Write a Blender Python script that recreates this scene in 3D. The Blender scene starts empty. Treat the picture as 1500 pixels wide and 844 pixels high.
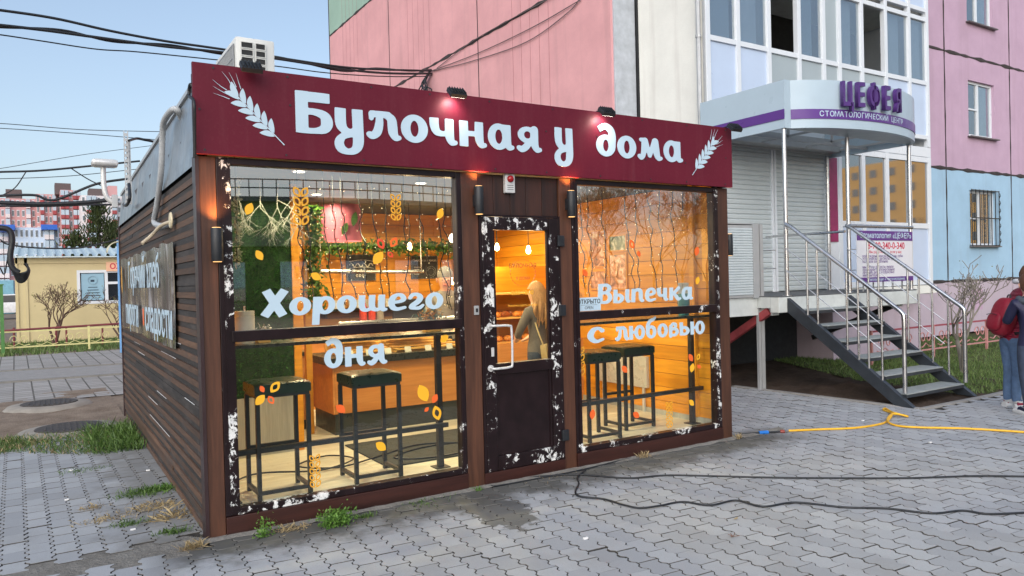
import bpy, bmesh, math, random
import numpy as np
from mathutils import Vector, Matrix
random.seed(7)
rng = np.random.default_rng(7)
SC = bpy.context.scene
COL = SC.collection
R = math.radians

# ------------------------------------------------------------------ camera
CAM_POS = np.array([-0.8573, -5.0145, 1.6])
CF = np.array([0.53266806, 0.84623438, -0.01233348])
CR = np.array([0.84587071, -0.5328031, -0.02497186])
CU = np.array([0.02770337, -0.00286918, 0.99961207])
FPX = 1096.36
cam_data = bpy.data.cameras.new('camera')
cam = bpy.data.objects.new('camera', cam_data)
COL.objects.link(cam)
cam_data.sensor_width = 36.0
cam_data.lens = FPX * 36.0 / 1500.0
cam_data.clip_start = 0.05
cam_data.clip_end = 3000
cam.matrix_world = Matrix(((CR[0], CU[0], -CF[0], CAM_POS[0]), (CR[1], CU[1], -CF[1], CAM_POS[1]),
                           (CR[2], CU[2], -CF[2], CAM_POS[2]), (0, 0, 0, 1)))
SC.camera = cam

def PX(u, v, axis, val):
    """point of the photograph's pixel (1500 x 844) on the plane axis = val"""
    d = CF + CR * (u - 750) / FPX - CU * (v - 422) / FPX
    t = (val - CAM_POS[axis]) / d[axis]
    return Vector((CAM_POS + t * d).tolist())

# ------------------------------------------------------------------ sky, sun, exposure
SUN_AZ = (-0.66, -0.75)
SUN_EL = R(28.0)
world = bpy.data.worlds.new('World')
SC.world = world
world.use_nodes = True
wn = world.node_tree
sky = wn.nodes.new('ShaderNodeTexSky')
sky.sky_type = 'NISHITA'
sky.sun_disc = False
sky.sun_elevation = SUN_EL
sky.sun_rotation = math.atan2(SUN_AZ[0], SUN_AZ[1])
sky.air_density = 1.0
sky.dust_density = 3.2
sky.ozone_density = 1.6
bg = wn.nodes['Background']
bg.inputs[1].default_value = 0.15
sky_gamma = wn.nodes.new('ShaderNodeGamma')          # evens out the low sun's sky all round
sky_gamma.inputs[1].default_value = 0.75
wn.links.new(sky.outputs[0], sky_gamma.inputs[0])
sky_sat = wn.nodes.new('ShaderNodeHueSaturation')
sky_sat.inputs['Saturation'].default_value = 1.0
wn.links.new(sky_gamma.outputs[0], sky_sat.inputs['Color'])
wn.links.new(sky_sat.outputs[0], bg.inputs[0])

sun_data = bpy.data.lights.new('sun', 'SUN')
sun_data.energy = 1.1            # the sun itself is down: a broad soft glow
sun_data.angle = R(80)
sun_data.color = (0.94, 0.97, 1.0)
sun = bpy.data.objects.new('sun', sun_data)
COL.objects.link(sun)
n_ = math.hypot(*SUN_AZ)
sd = Vector((SUN_AZ[0] / n_ * math.cos(SUN_EL), SUN_AZ[1] / n_ * math.cos(SUN_EL), math.sin(SUN_EL)))
sun.rotation_euler = sd.to_track_quat('Z', 'Y').to_euler()
sun.location = (0, 0, 60)

SC.view_settings.view_transform = 'Standard'
SC.view_settings.look = 'None'
SC.view_settings.gamma = 1.0
SC.view_settings.exposure = 1.05
SC.cycles.use_denoising = True
SC.cycles.max_bounces = 8
SC.cycles.transparent_max_bounces = 12
SC.cycles.sample_clamp_indirect = 6.0

# ------------------------------------------------------------------ helpers
def lin(r, g, b):
    f = lambda c: (c / 255) / 12.92 if c / 255 <= .04045 else ((c / 255 + .055) / 1.055) ** 2.4
    return (f(r), f(g), f(b))

class NT:
    """small wrapper to write node trees briefly"""
    def __init__(s, name):
        s.m = bpy.data.materials.new(name)
        s.m.use_nodes = True
        s.t = s.m.node_tree
        s.p = s.t.nodes['Principled BSDF']
        s.out = s.t.nodes['Material Output']
    def n(s, kind, **kw):
        nd = s.t.nodes.new(kind)
        for k, v in kw.items():
            if k.startswith('i_'):
                key = k[2:]
                nd.inputs[int(key) if key.isdigit() else key].default_value = v
            else:
                setattr(nd, k, v)
        return nd
    def l(s, a, b):
        s.t.links.new(a, b)
    def pos(s, scale=(1, 1, 1), obj=False, rot=(0, 0, 0)):
        if obj:
            src = s.n('ShaderNodeTexCoord').outputs['Object']
        else:
            src = s.n('ShaderNodeNewGeometry').outputs['Position']
        mp = s.n('ShaderNodeMapping')
        mp.inputs['Scale'].default_value = scale
        mp.inputs['Rotation'].default_value = rot
        s.l(src, mp.inputs['Vector'])
        return mp.outputs[0]
    def noise(s, vec, scale=5, detail=4, rough=.55, dist=0.0):
        nd = s.n('ShaderNodeTexNoise')
        nd.inputs['Scale'].default_value = scale
        nd.inputs['Detail'].default_value = detail
        nd.inputs['Roughness'].default_value = rough
        nd.inputs['Distortion'].default_value = dist
        s.l(vec, nd.inputs['Vector'])
        return nd.outputs['Fac']
    def ramp(s, fac, stops):
        nd = s.n('ShaderNodeValToRGB')
        e = nd.color_ramp.elements
        while len(e) < len(stops):
            e.new(.5)
        for k, (p, c) in enumerate(stops):
            e[k].position = p
            e[k].color = (*c, 1) if len(c) == 3 else c
        s.l(fac, nd.inputs[0])
        return nd.outputs[0]
    def gray(s, fac, a, b, va=0.0, vb=1.0):
        return s.ramp(fac, [(a, (va,) * 3), (b, (vb,) * 3)])
    def mr(s, v, a, b, va=0.0, vb=1.0):
        nd = s.n('ShaderNodeMapRange', interpolation_type='SMOOTHSTEP')
        for k, q in enumerate((a, b, va, vb)): nd.inputs[k + 1].default_value = q
        s.l(v, nd.inputs[0])
        return nd.outputs[0]
    def mix(s, fac, a, b, mode='MIX'):
        nd = s.n('ShaderNodeMix', data_type='RGBA', blend_type=mode)
        for val, idx in ((fac, 0), (a, 6), (b, 7)):
            if isinstance(val, (int, float)):
                nd.inputs[idx].default_value = val
            elif isinstance(val, tuple):
                nd.inputs[idx].default_value = (*val, 1) if len(val) == 3 else val
            else:
                s.l(val, nd.inputs[idx])
        return nd.outputs[2]
    def math(s, op, a, b=0.0):
        nd = s.n('ShaderNodeMath', operation=op)
        for val, idx in ((a, 0), (b, 1)):
            if isinstance(val, (int, float)):
                nd.inputs[idx].default_value = val
            else:
                s.l(val, nd.inputs[idx])
        return nd.outputs[0]
    def color(s, v):
        if isinstance(v, tuple):
            s.p.inputs['Base Color'].default_value = (*v, 1)
        else:
            s.l(v, s.p.inputs['Base Color'])
    def rough(s, v):
        if isinstance(v, (int, float)):
            s.p.inputs['Roughness'].default_value = v
        else:
            s.l(v, s.p.inputs['Roughness'])
    def bump(s, h, strength=.3, dist=.01):
        nd = s.n('ShaderNodeBump')
        nd.inputs['Strength'].default_value = strength
        nd.inputs['Distance'].default_value = dist
        s.l(h, nd.inputs['Height'])
        s.l(nd.outputs[0], s.p.inputs['Normal'])

def sc3(c, k):
    return tuple(min(1, x * k) for x in c)

def M(name, col, rough=.6, metal=0.0, var=.18, scale=6.0, stretch=(1, 1, 1), bump=0.0, bscale=60.0, spec=.5, obj=False):
    t = NT(name)
    v = t.pos(stretch, obj)
    f = t.noise(v, scale, 6, .6)
    t.color(t.ramp(f, [(.28, sc3(col, 1 - var)), (.5, col), (.72, sc3(col, 1 + var))]))
    t.rough(t.gray(t.noise(v, scale * 2.3, 3), .3, .7, max(.02, rough - .08), min(1, rough + .08)))
    t.p.inputs['Metallic'].default_value = metal
    t.p.inputs['Specular IOR Level'].default_value = spec
    if bump:
        t.bump(t.noise(v, bscale, 5), bump, .004)
    return t.m

def wood(name, a, b, axis='x', scale=9.0, rough=.55, dirt=None, grain=.35, per=.35, obj=False, rings=14.):
    """boards with grain along one axis, each board a little different"""
    t = NT(name)
    st = {'x': (.07, 1, 1), 'y': (1, .07, 1), 'z': (1, 1, .07)}[axis]
    v = t.pos(st, obj)
    oi = t.n('ShaderNodeObjectInfo').outputs['Random']
    cmb = t.n('ShaderNodeCombineXYZ')
    t.l(t.math('MULTIPLY', oi, 37.0), cmb.inputs[0]); t.l(t.math('MULTIPLY', oi, 91.0), cmb.inputs[1])
    t.l(t.math('MULTIPLY', oi, 53.0), cmb.inputs[2])
    ad = t.n('ShaderNodeVectorMath', operation='ADD')
    t.l(v, ad.inputs[0]); t.l(cmb.outputs[0], ad.inputs[1])
    v = ad.outputs[0]
    f1 = t.noise(v, scale, 7, .65, .6)
    f2 = t.noise(v, scale * rings, 3, .5)
    c = t.ramp(f1, [(.3, a), (.68, b)])
    c = t.mix(t.math('MULTIPLY', t.gray(f2, .35, .65), grain), c, sc3(a, .55))
    hs = t.n('ShaderNodeHueSaturation')
    t.l(t.math('ADD', t.math('MULTIPLY', oi, per), 1 - per / 2), hs.inputs['Value'])
    t.l(c, hs.inputs['Color'])
    c = hs.outputs[0]
    if dirt:
        c = t.mix(t.math('MULTIPLY', t.gray(t.noise(t.pos((.6, .6, 2.0), obj), 3.5, 6, .7), .5, .68), .75), c, dirt)
    t.color(c)
    t.rough(t.gray(f1, .2, .8, rough - .1, rough + .15))
    t.bump(f2, .25, .003)
    return t.m

def emit(name, col, strength):
    t = NT(name)
    t.p.inputs['Base Color'].default_value = (*col, 1)
    t.p.inputs['Emission Color'].default_value = (*col, 1)
    t.p.inputs['Emission Strength'].default_value = strength
    return t.m

def glass(name, tint=(.93, .97, .96), ior=1.5, rough=0.0, wave=0.0):
    """thin pane: see-through with a mirror part that grows towards grazing angles"""
    t = NT(name)
    t.t.nodes.remove(t.p)
    tr = t.n('ShaderNodeBsdfTransparent'); tr.inputs[0].default_value = (*tint, 1)
    gl = t.n('ShaderNodeBsdfGlossy'); gl.inputs['Roughness'].default_value = rough
    gl.inputs['Color'].default_value = (1, 1, 1, 1)
    ge = t.n('ShaderNodeNewGeometry')
    dt = t.n('ShaderNodeVectorMath', operation='DOT_PRODUCT'); t.l(ge.outputs['Normal'], dt.inputs[0]); t.l(ge.outputs['Incoming'], dt.inputs[1])
    r0 = ((ior - 1) / (ior + 1)) ** 2
    fres = t.math('ADD', t.math('MULTIPLY', t.math('POWER', t.math('SUBTRACT', 1.0, t.math('ABSOLUTE', dt.outputs['Value'])), 5.0), 1 - r0), r0)
    mx = t.n('ShaderNodeMixShader')
    if wave:
        nd = t.n('ShaderNodeBump'); nd.inputs['Strength'].default_value = wave; nd.inputs['Distance'].default_value = .02
        t.l(t.noise(t.pos((1, 1, 1)), 2.2, 2), nd.inputs['Height'])
        t.l(nd.outputs[0], gl.inputs['Normal'])
    t.l(fres, mx.inputs[0]); t.l(tr.outputs[0], mx.inputs[1]); t.l(gl.outputs[0], mx.inputs[2])
    t.l(mx.outputs[0], t.out.inputs[0])
    return t.m

class MB:
    """collects shapes and links them as ONE mesh object"""
    def __init__(s):
        s.v = []; s.f = []; s.mi = []
        s.cur = 0
    def add(s, vs, fs):
        o = len(s.v)
        s.v += [tuple(map(float, p)) for p in vs]
        for f in fs:
            s.f.append(tuple(i + o for i in f)); s.mi.append(s.cur)
        return s
    def box(s, x0, x1, y0, y1, z0, z1):
        if x0 > x1: x0, x1 = x1, x0
        if y0 > y1: y0, y1 = y1, y0
        if z0 > z1: z0, z1 = z1, z0
        return s.add([(x0, y0, z0), (x1, y0, z0), (x1, y1, z0), (x0, y1, z0), (x0, y0, z1), (x1, y0, z1), (x1, y1, z1), (x0, y1, z1)],
                     [(0, 3, 2, 1), (4, 5, 6, 7), (0, 1, 5, 4), (1, 2, 6, 5), (2, 3, 7, 6), (3, 0, 4, 7)])
    def bar(s, p0, p1, w, h, up=(0, 0, 1)):
        p0, p1 = Vector(p0), Vector(p1)
        d = (p1 - p0).normalized()
        u = Vector(up)
        if abs(d.dot(u)) > .98: u = Vector((1, 0, 0))
        a = d.cross(u).normalized() * (w / 2)
        b = a.cross(d).normalized() * (h / 2)
        vs = [p + i * a + j * b for p in (p0, p1) for i, j in ((-1, -1), (1, -1), (1, 1), (-1, 1))]
        return s.add(vs, [(0, 1, 2, 3)[::-1], (4, 5, 6, 7), (0, 1, 5, 4), (1, 2, 6, 5), (2, 3, 7, 6), (3, 0, 4, 7)])
    def tube(s, pts, r, n=8, caps=True):
        pts = [Vector(p) for p in pts]
        rs = r if isinstance(r, (list, tuple)) else [r] * len(pts)
        vs, fs = [], []
        prev = None
        for i, p in enumerate(pts):
            d = (pts[min(i + 1, len(pts) - 1)] - pts[max(i - 1, 0)])
            d = d.normalized() if d.length > 1e-9 else Vector((0, 0, 1))
            if prev is None:
                a = d.orthogonal().normalized()
            else:
                a = prev - d * prev.dot(d)
                a = a.normalized() if a.length > 1e-6 else d.orthogonal().normalized()
            prev = a
            b = d.cross(a)
            for k in range(n):
                t = 2 * math.pi * k / n
                vs.append(p + (a * math.cos(t) + b * math.sin(t)) * rs[i])
        for i in range(len(pts) - 1):
            for k in range(n):
                k2 = (k + 1) % n
                fs.append((i * n + k, i * n + k2, (i + 1) * n + k2, (i + 1) * n + k))
        if caps:
            fs.append(tuple(range(n))[::-1]); fs.append(tuple((len(pts) - 1) * n + k for k in range(n)))
        return s.add(vs, fs)
    def cyl(s, p0, p1, r, n=12):
        return s.tube([p0, p1], r, n)
    def prism(s, pts, off):
        n = len(pts); off = Vector(off)
        vs = [Vector(p) for p in pts] + [Vector(p) + off for p in pts]
        return s.add(vs, [tuple(range(n))[::-1], tuple(range(n, 2 * n))] + [(i, (i + 1) % n, n + (i + 1) % n, n + i) for i in range(n)])
    def lathe(s, prof, c, n=16, axis=2):
        vs, fs = [], []
        c = Vector(c)
        for r, h in prof:
            for k in range(n):
                t = 2 * math.pi * k / n
                q = [r * math.cos(t), r * math.sin(t), h]
                if axis == 1: q = [q[0], q[2], q[1]]
                if axis == 0: q = [q[2], q[0], q[1]]
                vs.append(c + Vector(q))
        for i in range(len(prof) - 1):
            for k in range(n):
                k2 = (k + 1) % n
                fs.append((i * n + k, i * n + k2, (i + 1) * n + k2, (i + 1) * n + k))
        fs.append(tuple(range(n))[::-1]); fs.append(tuple((len(prof) - 1) * n + k for k in range(n)))
        return s.add(vs, fs)
    def mesh(s, name, mats, smooth=None, bevel=0.0):
        me = bpy.data.meshes.new(name)
        me.from_pydata(s.v, [], s.f)
        for m in (mats if isinstance(mats, (list, tuple)) else [mats]):
            me.materials.append(m)
        if any(s.mi):
            me.polygons.foreach_set('material_index', s.mi)
        bm = bmesh.new(); bm.from_mesh(me)
        if bevel:
            bmesh.ops.remove_doubles(bm, verts=bm.verts, dist=1e-5)
            es = [e for e in bm.edges if len(e.link_faces) == 2 and e.calc_face_angle(0) > .6]
            bmesh.ops.bevel(bm, geom=es, offset=bevel, segments=2, profile=.6, affect='EDGES', clamp_overlap=True)
        if len(bm.faces) > 1: bmesh.ops.recalc_face_normals(bm, faces=bm.faces)
        bm.to_mesh(me); bm.free()
        if smooth:
            me.polygons.foreach_set('use_smooth', [True] * len(me.polygons))
            me.set_sharp_from_angle(angle=R(smooth))
        me.update()
        return me
    def build(s, name, mats, parent=None, smooth=None, bevel=0.0, label=None):
        return put(name, s.mesh(name, mats, smooth, bevel), parent, label)

def put(name, me, parent=None, label=None):
    o = bpy.data.objects.new(name, me)
    COL.objects.link(o)
    if parent is not None:
        o.parent = parent
        if parent.type == 'EMPTY':
            o.matrix_parent_inverse = Matrix.LocRotScale(parent.location, parent.rotation_euler, None).inverted()
    if label: o['label'] = label
    return o

def thing(name, label, cat, loc=(0, 0, 0), group=None):
    o = bpy.data.objects.new(name, None)
    COL.objects.link(o)
    o.empty_display_size = .1
    o.location = loc
    return tag(o, label, cat, group)

def tag(o, label, cat, group=None):
    o['label'] = label; o['category'] = cat
    if group: o['group'] = group
    return o

def structure(o):
    o['kind'] = 'structure'
    return o

def stuff(o):
    o['kind'] = 'stuff'
    return o

def dup(root, loc, label=None, rotz=None):
    r = root.copy(); COL.objects.link(r); r.location = loc
    if rotz is not None: r.rotation_euler = (0, 0, rotz)
    if label: r['label'] = label
    for ch in root.children:
        c = ch.copy(); COL.objects.link(c); c.parent = r; c.matrix_parent_inverse = ch.matrix_parent_inverse.copy()
        for g in ch.children:
            d = g.copy(); COL.objects.link(d); d.parent = c; d.matrix_parent_inverse = g.matrix_parent_inverse.copy()
    return r

def B(name, mat, parent, *dims, bevel=0.0, label=None, smooth=None):
    return MB().box(*dims).build(name, mat, parent, bevel=bevel, label=label, smooth=smooth)

def catmull(pts, k=6):
    P = [Vector(p) for p in pts]
    P = [P[0] * 2 - P[1]] + P + [P[-1] * 2 - P[-2]]
    out = []
    for i in range(1, len(P) - 2):
        a, b, c, d = P[i - 1], P[i], P[i + 1], P[i + 2]
        for j in range(k):
            t = j / k
            out.append(.5 * ((2 * b) + (c - a) * t + (2 * a - 5 * b + 4 * c - d) * t * t + (3 * b - a - 3 * c + d) * t ** 3))
    out.append(P[-2])
    return out

def text_mesh(s, size, mat, extrude=.0, offset=0.0, align='CENTER', spacing=1.0, name='lettering'):
    """flat text in the xz plane, facing -y"""
    cu = bpy.data.curves.new(name, 'FONT')
    cu.body = s; cu.size = size; cu.align_x = align; cu.align_y = 'CENTER'
    cu.extrude = extrude; cu.offset = offset; cu.space_character = spacing
    cu.resolution_u = 3
    o = bpy.data.objects.new(name, cu)
    COL.objects.link(o)
    dg = bpy.context.evaluated_depsgraph_get()
    me = bpy.data.meshes.new_from_object(o.evaluated_get(dg))
    bpy.data.objects.remove(o)
    me.name = name
    me.transform(Matrix.Rotation(R(90), 4, 'X'))
    me.materials.clear(); me.materials.append(mat)
    return me

# ---- drawn letters: strokes and rings -> distance field -> outline -> filled mesh
def _stroke_field(X, Y, pts, flat):
    pts = np.array(pts, float)
    if len(pts) > 2:
        pts = np.array([list(p) for p in catmull([Vector(p) for p in pts], 5)])
    f = np.full(X.shape, 9.0)
    for a, b in zip(pts[:-1], pts[1:]):
        d = b[:2] - a[:2]; L = max(d @ d, 1e-9)
        t = np.clip(((X - a[0]) * d[0] + (Y - a[1]) * d[1]) / L, 0, 1)
        f = np.minimum(f, np.hypot(X - a[0] - t * d[0], Y - a[1] - t * d[1]) - (a[2] + t * (b[2] - a[2])))
    for end, nxt, on in ((pts[0], pts[1], flat[0]), (pts[-1], pts[-2], flat[1])):
        if on:
            d = end[:2] - nxt[:2]; d = d / np.linalg.norm(d)
            al = (X - end[0]) * d[0] + (Y - end[1]) * d[1]
            near = np.hypot(X - end[0], Y - end[1]) < end[2] * 2.2
            f = np.where(near, np.maximum(f, al), f)
    return f

def glyph_loops(prims, res=.028):
    x0, x1, y0, y1 = -.3, 2.0, -.9, 1.8
    xs = np.arange(x0, x1, res); ys = np.arange(y0, y1, res)
    X, Y = np.meshgrid(xs, ys)
    F = np.full(X.shape, 9.0)
    for pr in prims:
        if pr[0] == 's':
            f = _stroke_field(X, Y, pr[1], pr[2] if len(pr) > 2 else (0, 0))
        else:
            _, cx, cy, rx, ry, ix, iy = pr
            def el(a, b):
                q = np.hypot((X - cx) / a, (Y - cy) / b)
                return (q - 1) * min(a, b)
            f = np.maximum(el(rx, ry), -el(ix, iy))
        k = .03
        h = np.clip(.5 + .5 * (F - f) / k, 0, 1)
        F = F * (1 - h) + f * h - k * h * (1 - h)
    segs = {}
    def ip(i, j, i2, j2):
        a, b = F[j, i], F[j2, i2]
        t = a / (a - b)
        return (round(xs[i] + t * (xs[i2] - xs[i]), 5), round(ys[j] + t * (ys[j2] - ys[j]), 5))
    for j in range(len(ys) - 1):
        for i in range(len(xs) - 1):
            c = (F[j, i] < 0) | (F[j, i + 1] < 0) << 1 | (F[j + 1, i + 1] < 0) << 2 | (F[j + 1, i] < 0) << 3
            c = int(c)
            if c in (0, 15): continue
            e = {'b': (i, j, i + 1, j), 'r': (i + 1, j, i + 1, j + 1), 't': (i, j + 1, i + 1, j + 1), 'l': (i, j, i, j + 1)}
            tab = {1: ['lb'], 2: ['br'], 3: ['lr'], 4: ['rt'], 5: ['lt', 'rb'], 6: ['bt'], 7: ['lt'], 8: ['tl'], 9: ['tb'],
                   10: ['bl', 'tr'], 11: ['tr'], 12: ['rl'], 13: ['rb'], 14: ['bl']}
            for sgm in tab[c]:
                a, b = ip(*e[sgm[0]]), ip(*e[sgm[1]])
                if a != b:
                    segs.setdefault(a, []).append(b); segs.setdefault(b, []).append(a)
    loops = []
    while segs:
        st = next(iter(segs)); cur = st; lp = []
        while True:
            lp.append(cur)
            nb = segs.get(cur)
            if not nb: break
            nx = nb.pop()
            if not nb: segs.pop(cur, None)
            l2 = segs.get(nx)
            if l2 and cur in l2:
                l2.remove(cur)
                if not l2: segs.pop(nx, None)
            cur = nx
            if cur == st: break
        if len(lp) > 6:
            keep = []
            for q in lp:
                if len(keep) >= 2:
                    a, b = np.array(keep[-2]), np.array(keep[-1]); c_ = np.array(q)
                    cr = abs((b - a)[0] * (c_ - a)[1] - (b - a)[1] * (c_ - a)[0])
                    if cr < 2e-4 and np.linalg.norm(c_ - a) < .22:
                        keep[-1] = q; continue
                keep.append(q)
            loops.append(keep)
    return loops

def loops_mesh(loops, name, mat, s=1.0, off=(0, 0), extrude=0.0):
    cu = bpy.data.curves.new(name, 'CURVE')
    cu.dimensions = '2D'; cu.fill_mode = 'BOTH'; cu.extrude = extrude
    for lp in loops:
        sp = cu.splines.new('POLY'); sp.points.add(len(lp) - 1); sp.use_cyclic_u = True
        for q, (x, y) in zip(sp.points, lp):
            q.co = (x * s + off[0], y * s + off[1], 0, 1)
    o = bpy.data.objects.new(name, cu); COL.objects.link(o)
    dg = bpy.context.evaluated_depsgraph_get()
    me = bpy.data.meshes.new_from_object(o.evaluated_get(dg))
    bpy.data.objects.remove(o)
    me.name = name
    me.transform(Matrix.Rotation(R(90), 4, 'X'))
    me.materials.clear(); me.materials.append(mat)
    return me

F1 = (1, 0); F2 = (0, 1); FF = (1, 1)
TAILST = lambda x: ('s', [(x, 1.0, .165), (x, .62, .17), (x + .01, .3, .165), (x + .09, .1, .12), (x + .22, .1, .09)], F1)
GLY = {
 'Б': (1.22, [('s', [(.195, 0, .195), (.195, 1.45, .195)], FF), ('s', [(.2, 1.27, .175), (1.08, 1.27, .175)], FF),
              ('s', [(.2, .76, .11), (.6, .76, .12), (.9, .65, .16), (.98, .43, .19), (.9, .2, .16), (.6, .1, .1), (.2, .1, .1)])]),
 'у': (1.06, [('s', [(.2, 1.0, .18), (.2, .5, .18), (.28, .27, .15), (.48, .17, .11), (.7, .24, .1)], F1),
              ('s', [(.76, 1.0, .18), (.77, .4, .18), (.77, -.2, .18), (.66, -.46, .14), (.42, -.54, .11), (.2, -.44, .15), (.14, -.22, .15), (.25, -.02, .12), (.45, .06, .1), (.7, .1, .1)], F1)]),
 'л': (1.2, [('s', [(.2, .9, .12), (.5, .92, .11), (.75, .9, .13)]), ('s', [(.72, .88, .12), (.87, .76, .16), (.9, .5, .17), (.92, .28, .165), (1.0, .1, .12), (1.12, .1, .09)]),
             ('s', [(.46, .9, .11), (.44, .55, .14), (.36, .25, .15), (.2, .11, .13), (.1, .15, .11)]), ('s', [(.19, .92, .1), (.17, .74, .08)])]),
 'о': (1.04, [('ring', .49, .5, .49, .53, .15, .3)]),
 'ч': (1.13, [('s', [(.18, 1.0, .17), (.19, .7, .17), (.28, .47, .14), (.5, .41, .1), (.75, .47, .1)], F1), TAILST(.76)]),
 'н': (1.16, [('s', [(.19, 0, .17), (.19, 1.0, .17)], FF), ('s', [(.2, .52, .1), (.78, .52, .1)]), TAILST(.8)]),
 'а': (1.16, [('ring', .45, .5, .45, .53, .15, .29), TAILST(.79)]),
 'я': (1.2, [('ring', .52, .68, .42, .34, .15, .15), ('s', [(.82, .9, .17), (.82, .55, .17), (.83, .3, .165), (.93, .1, .12), (1.06, .1, .09)], (0, 0)),
             ('s', [(.62, .42, .12), (.46, .2, .14), (.28, .08, .13), (.14, .13, .1)])]),
 'д': (1.06, [('ring', .48, .48, .48, .5, .14, .27), ('s', [(.8, .5, .16), (.82, .9, .17), (.72, 1.22, .17), (.45, 1.36, .14), (.14, 1.2, .13)], F2)]),
 'м': (1.42, [('s', [(.1, .14, .1), (.22, .1, .13), (.33, .3, .13), (.38, .85, .15)]), ('s', [(.2, .92, .09), (.42, .9, .12)]), ('s', [(.42, .88, .15), (.66, .2, .1)]),
             ('s', [(.66, .2, .1), (.95, .9, .15)]), ('s', [(.98, .88, .16), (1.02, .5, .17), (1.05, .27, .165), (1.14, .1, .12), (1.27, .1, .09)])]),
 'Х': (1.25, [('s', [(.2, 1.45, .2), (1.0, 0, .2)], FF), ('s', [(1.02, 1.45, .2), (.18, 0, .2)], FF)]),
 'р': (1.12, [('s', [(.19, -.62, .17), (.19, 1.0, .17)], FF), ('ring', .6, .5, .47, .53, .15, .3)]),
 'ш': (1.5, [('s', [(.18, 1.0, .16), (.18, .45, .16), (.26, .18, .14), (.45, .1, .1), (.66, .2, .1)], F1), ('s', [(.68, 1.0, .16), (.68, .4, .16), (.76, .18, .14), (.95, .1, .1), (1.16, .2, .1)], F1), TAILST(1.17)]),
 'е': (1.02, [('s', [(.2, .5, .1), (.6, .54, .1), (.8, .68, .14), (.7, .9, .12), (.48, .95, .1), (.25, .8, .15), (.17, .5, .17), (.25, .2, .15), (.5, .08, .11), (.88, .16, .09)])]),
 'г': (.95, [('s', [(.12, .74, .11), (.25, .92, .11), (.5, .93, .11), (.66, .74, .16), (.54, .48, .15), (.28, .28, .14), (.2, .14, .12), (.4, .09, .1), (.65, .1, .11), (.82, .25, .08)])]),
 'В': (1.26, [('s', [(.2, 0, .19), (.2, 1.45, .19)], FF), ('s', [(.2, 1.34, .11), (.7, 1.34, .12), (.92, 1.1, .17), (.7, .82, .12), (.2, .79, .1)]),
              ('s', [(.2, .78, .1), (.75, .77, .12), (1.0, .44, .18), (.78, .12, .12), (.2, .1, .1)])]),
 'ы': (1.5, [('s', [(.18, 0, .17), (.18, 1.0, .17)], FF), ('s', [(.2, .58, .1), (.55, .57, .12), (.75, .33, .16), (.55, .1, .11), (.2, .1, .1)]), TAILST(1.16)]),
 'п': (1.2, [('s', [(.19, 0, .17), (.19, 1.0, .17)], FF), ('s', [(.2, .75, .1), (.5, .93, .12), (.78, .82, .16), (.83, .5, .17), (.84, .28, .165), (.93, .1, .12), (1.06, .1, .09)])]),
 'к': (1.16, [('s', [(.19, 0, .17), (.19, 1.0, .17)], FF), ('s', [(.3, .48, .1), (.6, .7, .13), (.86, .95, .14)]), ('s', [(.42, .55, .12), (.66, .3, .15), (.85, .1, .14), (1.05, .12, .09)])]),
 'с': (.95, [('s', [(.8, .78, .13), (.6, .95, .1), (.33, .86, .14), (.17, .5, .17), (.28, .2, .15), (.52, .08, .11), (.82, .2, .09)])]),
 'ю': (1.5, [('s', [(.19, 0, .17), (.19, 1.0, .17)], FF), ('s', [(.2, .52, .1), (.6, .52, .1)]), ('ring', .96, .5, .48, .53, .15, .3)]),
 'б': (1.06, [('ring', .49, .46, .48, .49, .15, .26), ('s', [(.17, .5, .16), (.2, .95, .16), (.4, 1.25, .14), (.7, 1.36, .12), (.88, 1.5, .09)])]),
 'в': (1.04, [('s', [(.19, .05, .16), (.19, .7, .16)]), ('s', [(.2, .66, .15), (.4, .92, .12), (.68, .86, .13), (.62, .62, .12), (.4, .54, .09)]), ('s', [(.4, .54, .09), (.72, .5, .12), (.82, .3, .16), (.62, .1, .11), (.2, .1, .1)])]),
 'ь': (1.05, [('s', [(.18, 0, .17), (.18, 1.0, .17)], FF), ('s', [(.2, .58, .1), (.6, .57, .12), (.82, .33, .17), (.6, .1, .11), (.2, .1, .1)])]),
}
_gl = {}
def draw_word(word, x0, x1, z, u, y, mat, parent, slant=0.0, rise=0.0, extrude=.002, slope=0.0):
    """one mesh per letter in the xz plane at y; u = x-height, fitted between x0 and x1"""
    tot = sum(GLY[c][0] for c in word)
    k = (x1 - x0) / (tot * u)
    x = x0
    for c in word:
        if c not in _gl: _gl[c] = glyph_loops(GLY[c][1])
        lp = [[((px + slant * py) * u * k + x, py * u + z + slope * (x - x0)) for px, py in l] for l in _gl[c]]
        put('letter', loops_mesh(lp, 'letter', mat, 1.0, (0, 0), extrude), parent).location.y = y
        x += GLY[c][0] * u * k
# ================================================================== materials shared
DARK = (.012, .0062, .0075)
def peel(name, lo, hi, base=DARK, rough=.35):
    t = NT(name)
    v = t.pos((1, 1, .8))
    n1 = t.noise(v, 17, 12, .74, .35)
    n2 = t.noise(v, 4.5, 3, .5)
    f = t.math('ADD', t.math('MULTIPLY', n1, .65), t.math('MULTIPLY', n2, .35))
    k = t.gray(f, lo, hi)
    c = t.ramp(t.noise(v, 9, 5), [(.3, sc3(base, .75)), (.7, sc3(base, 1.5))])
    t.color(t.mix(k, c, t.ramp(t.noise(v, 40, 3), [(.3, (.55, .56, .56)), (.7, (.8, .8, .79))])))
    t.rough(t.gray(k, 0, 1, rough, .6)); t.p.inputs['Specular IOR Level'].default_value = .3
    t.bump(k, .35, -.002)
    return t.m
m_peel = peel('paint_peeling_heavily', .548, .558)
m_peel2 = peel('paint_peeling_lightly', .595, .605)
m_frame = peel('dark_frame_paint', .72, .74)
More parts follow.
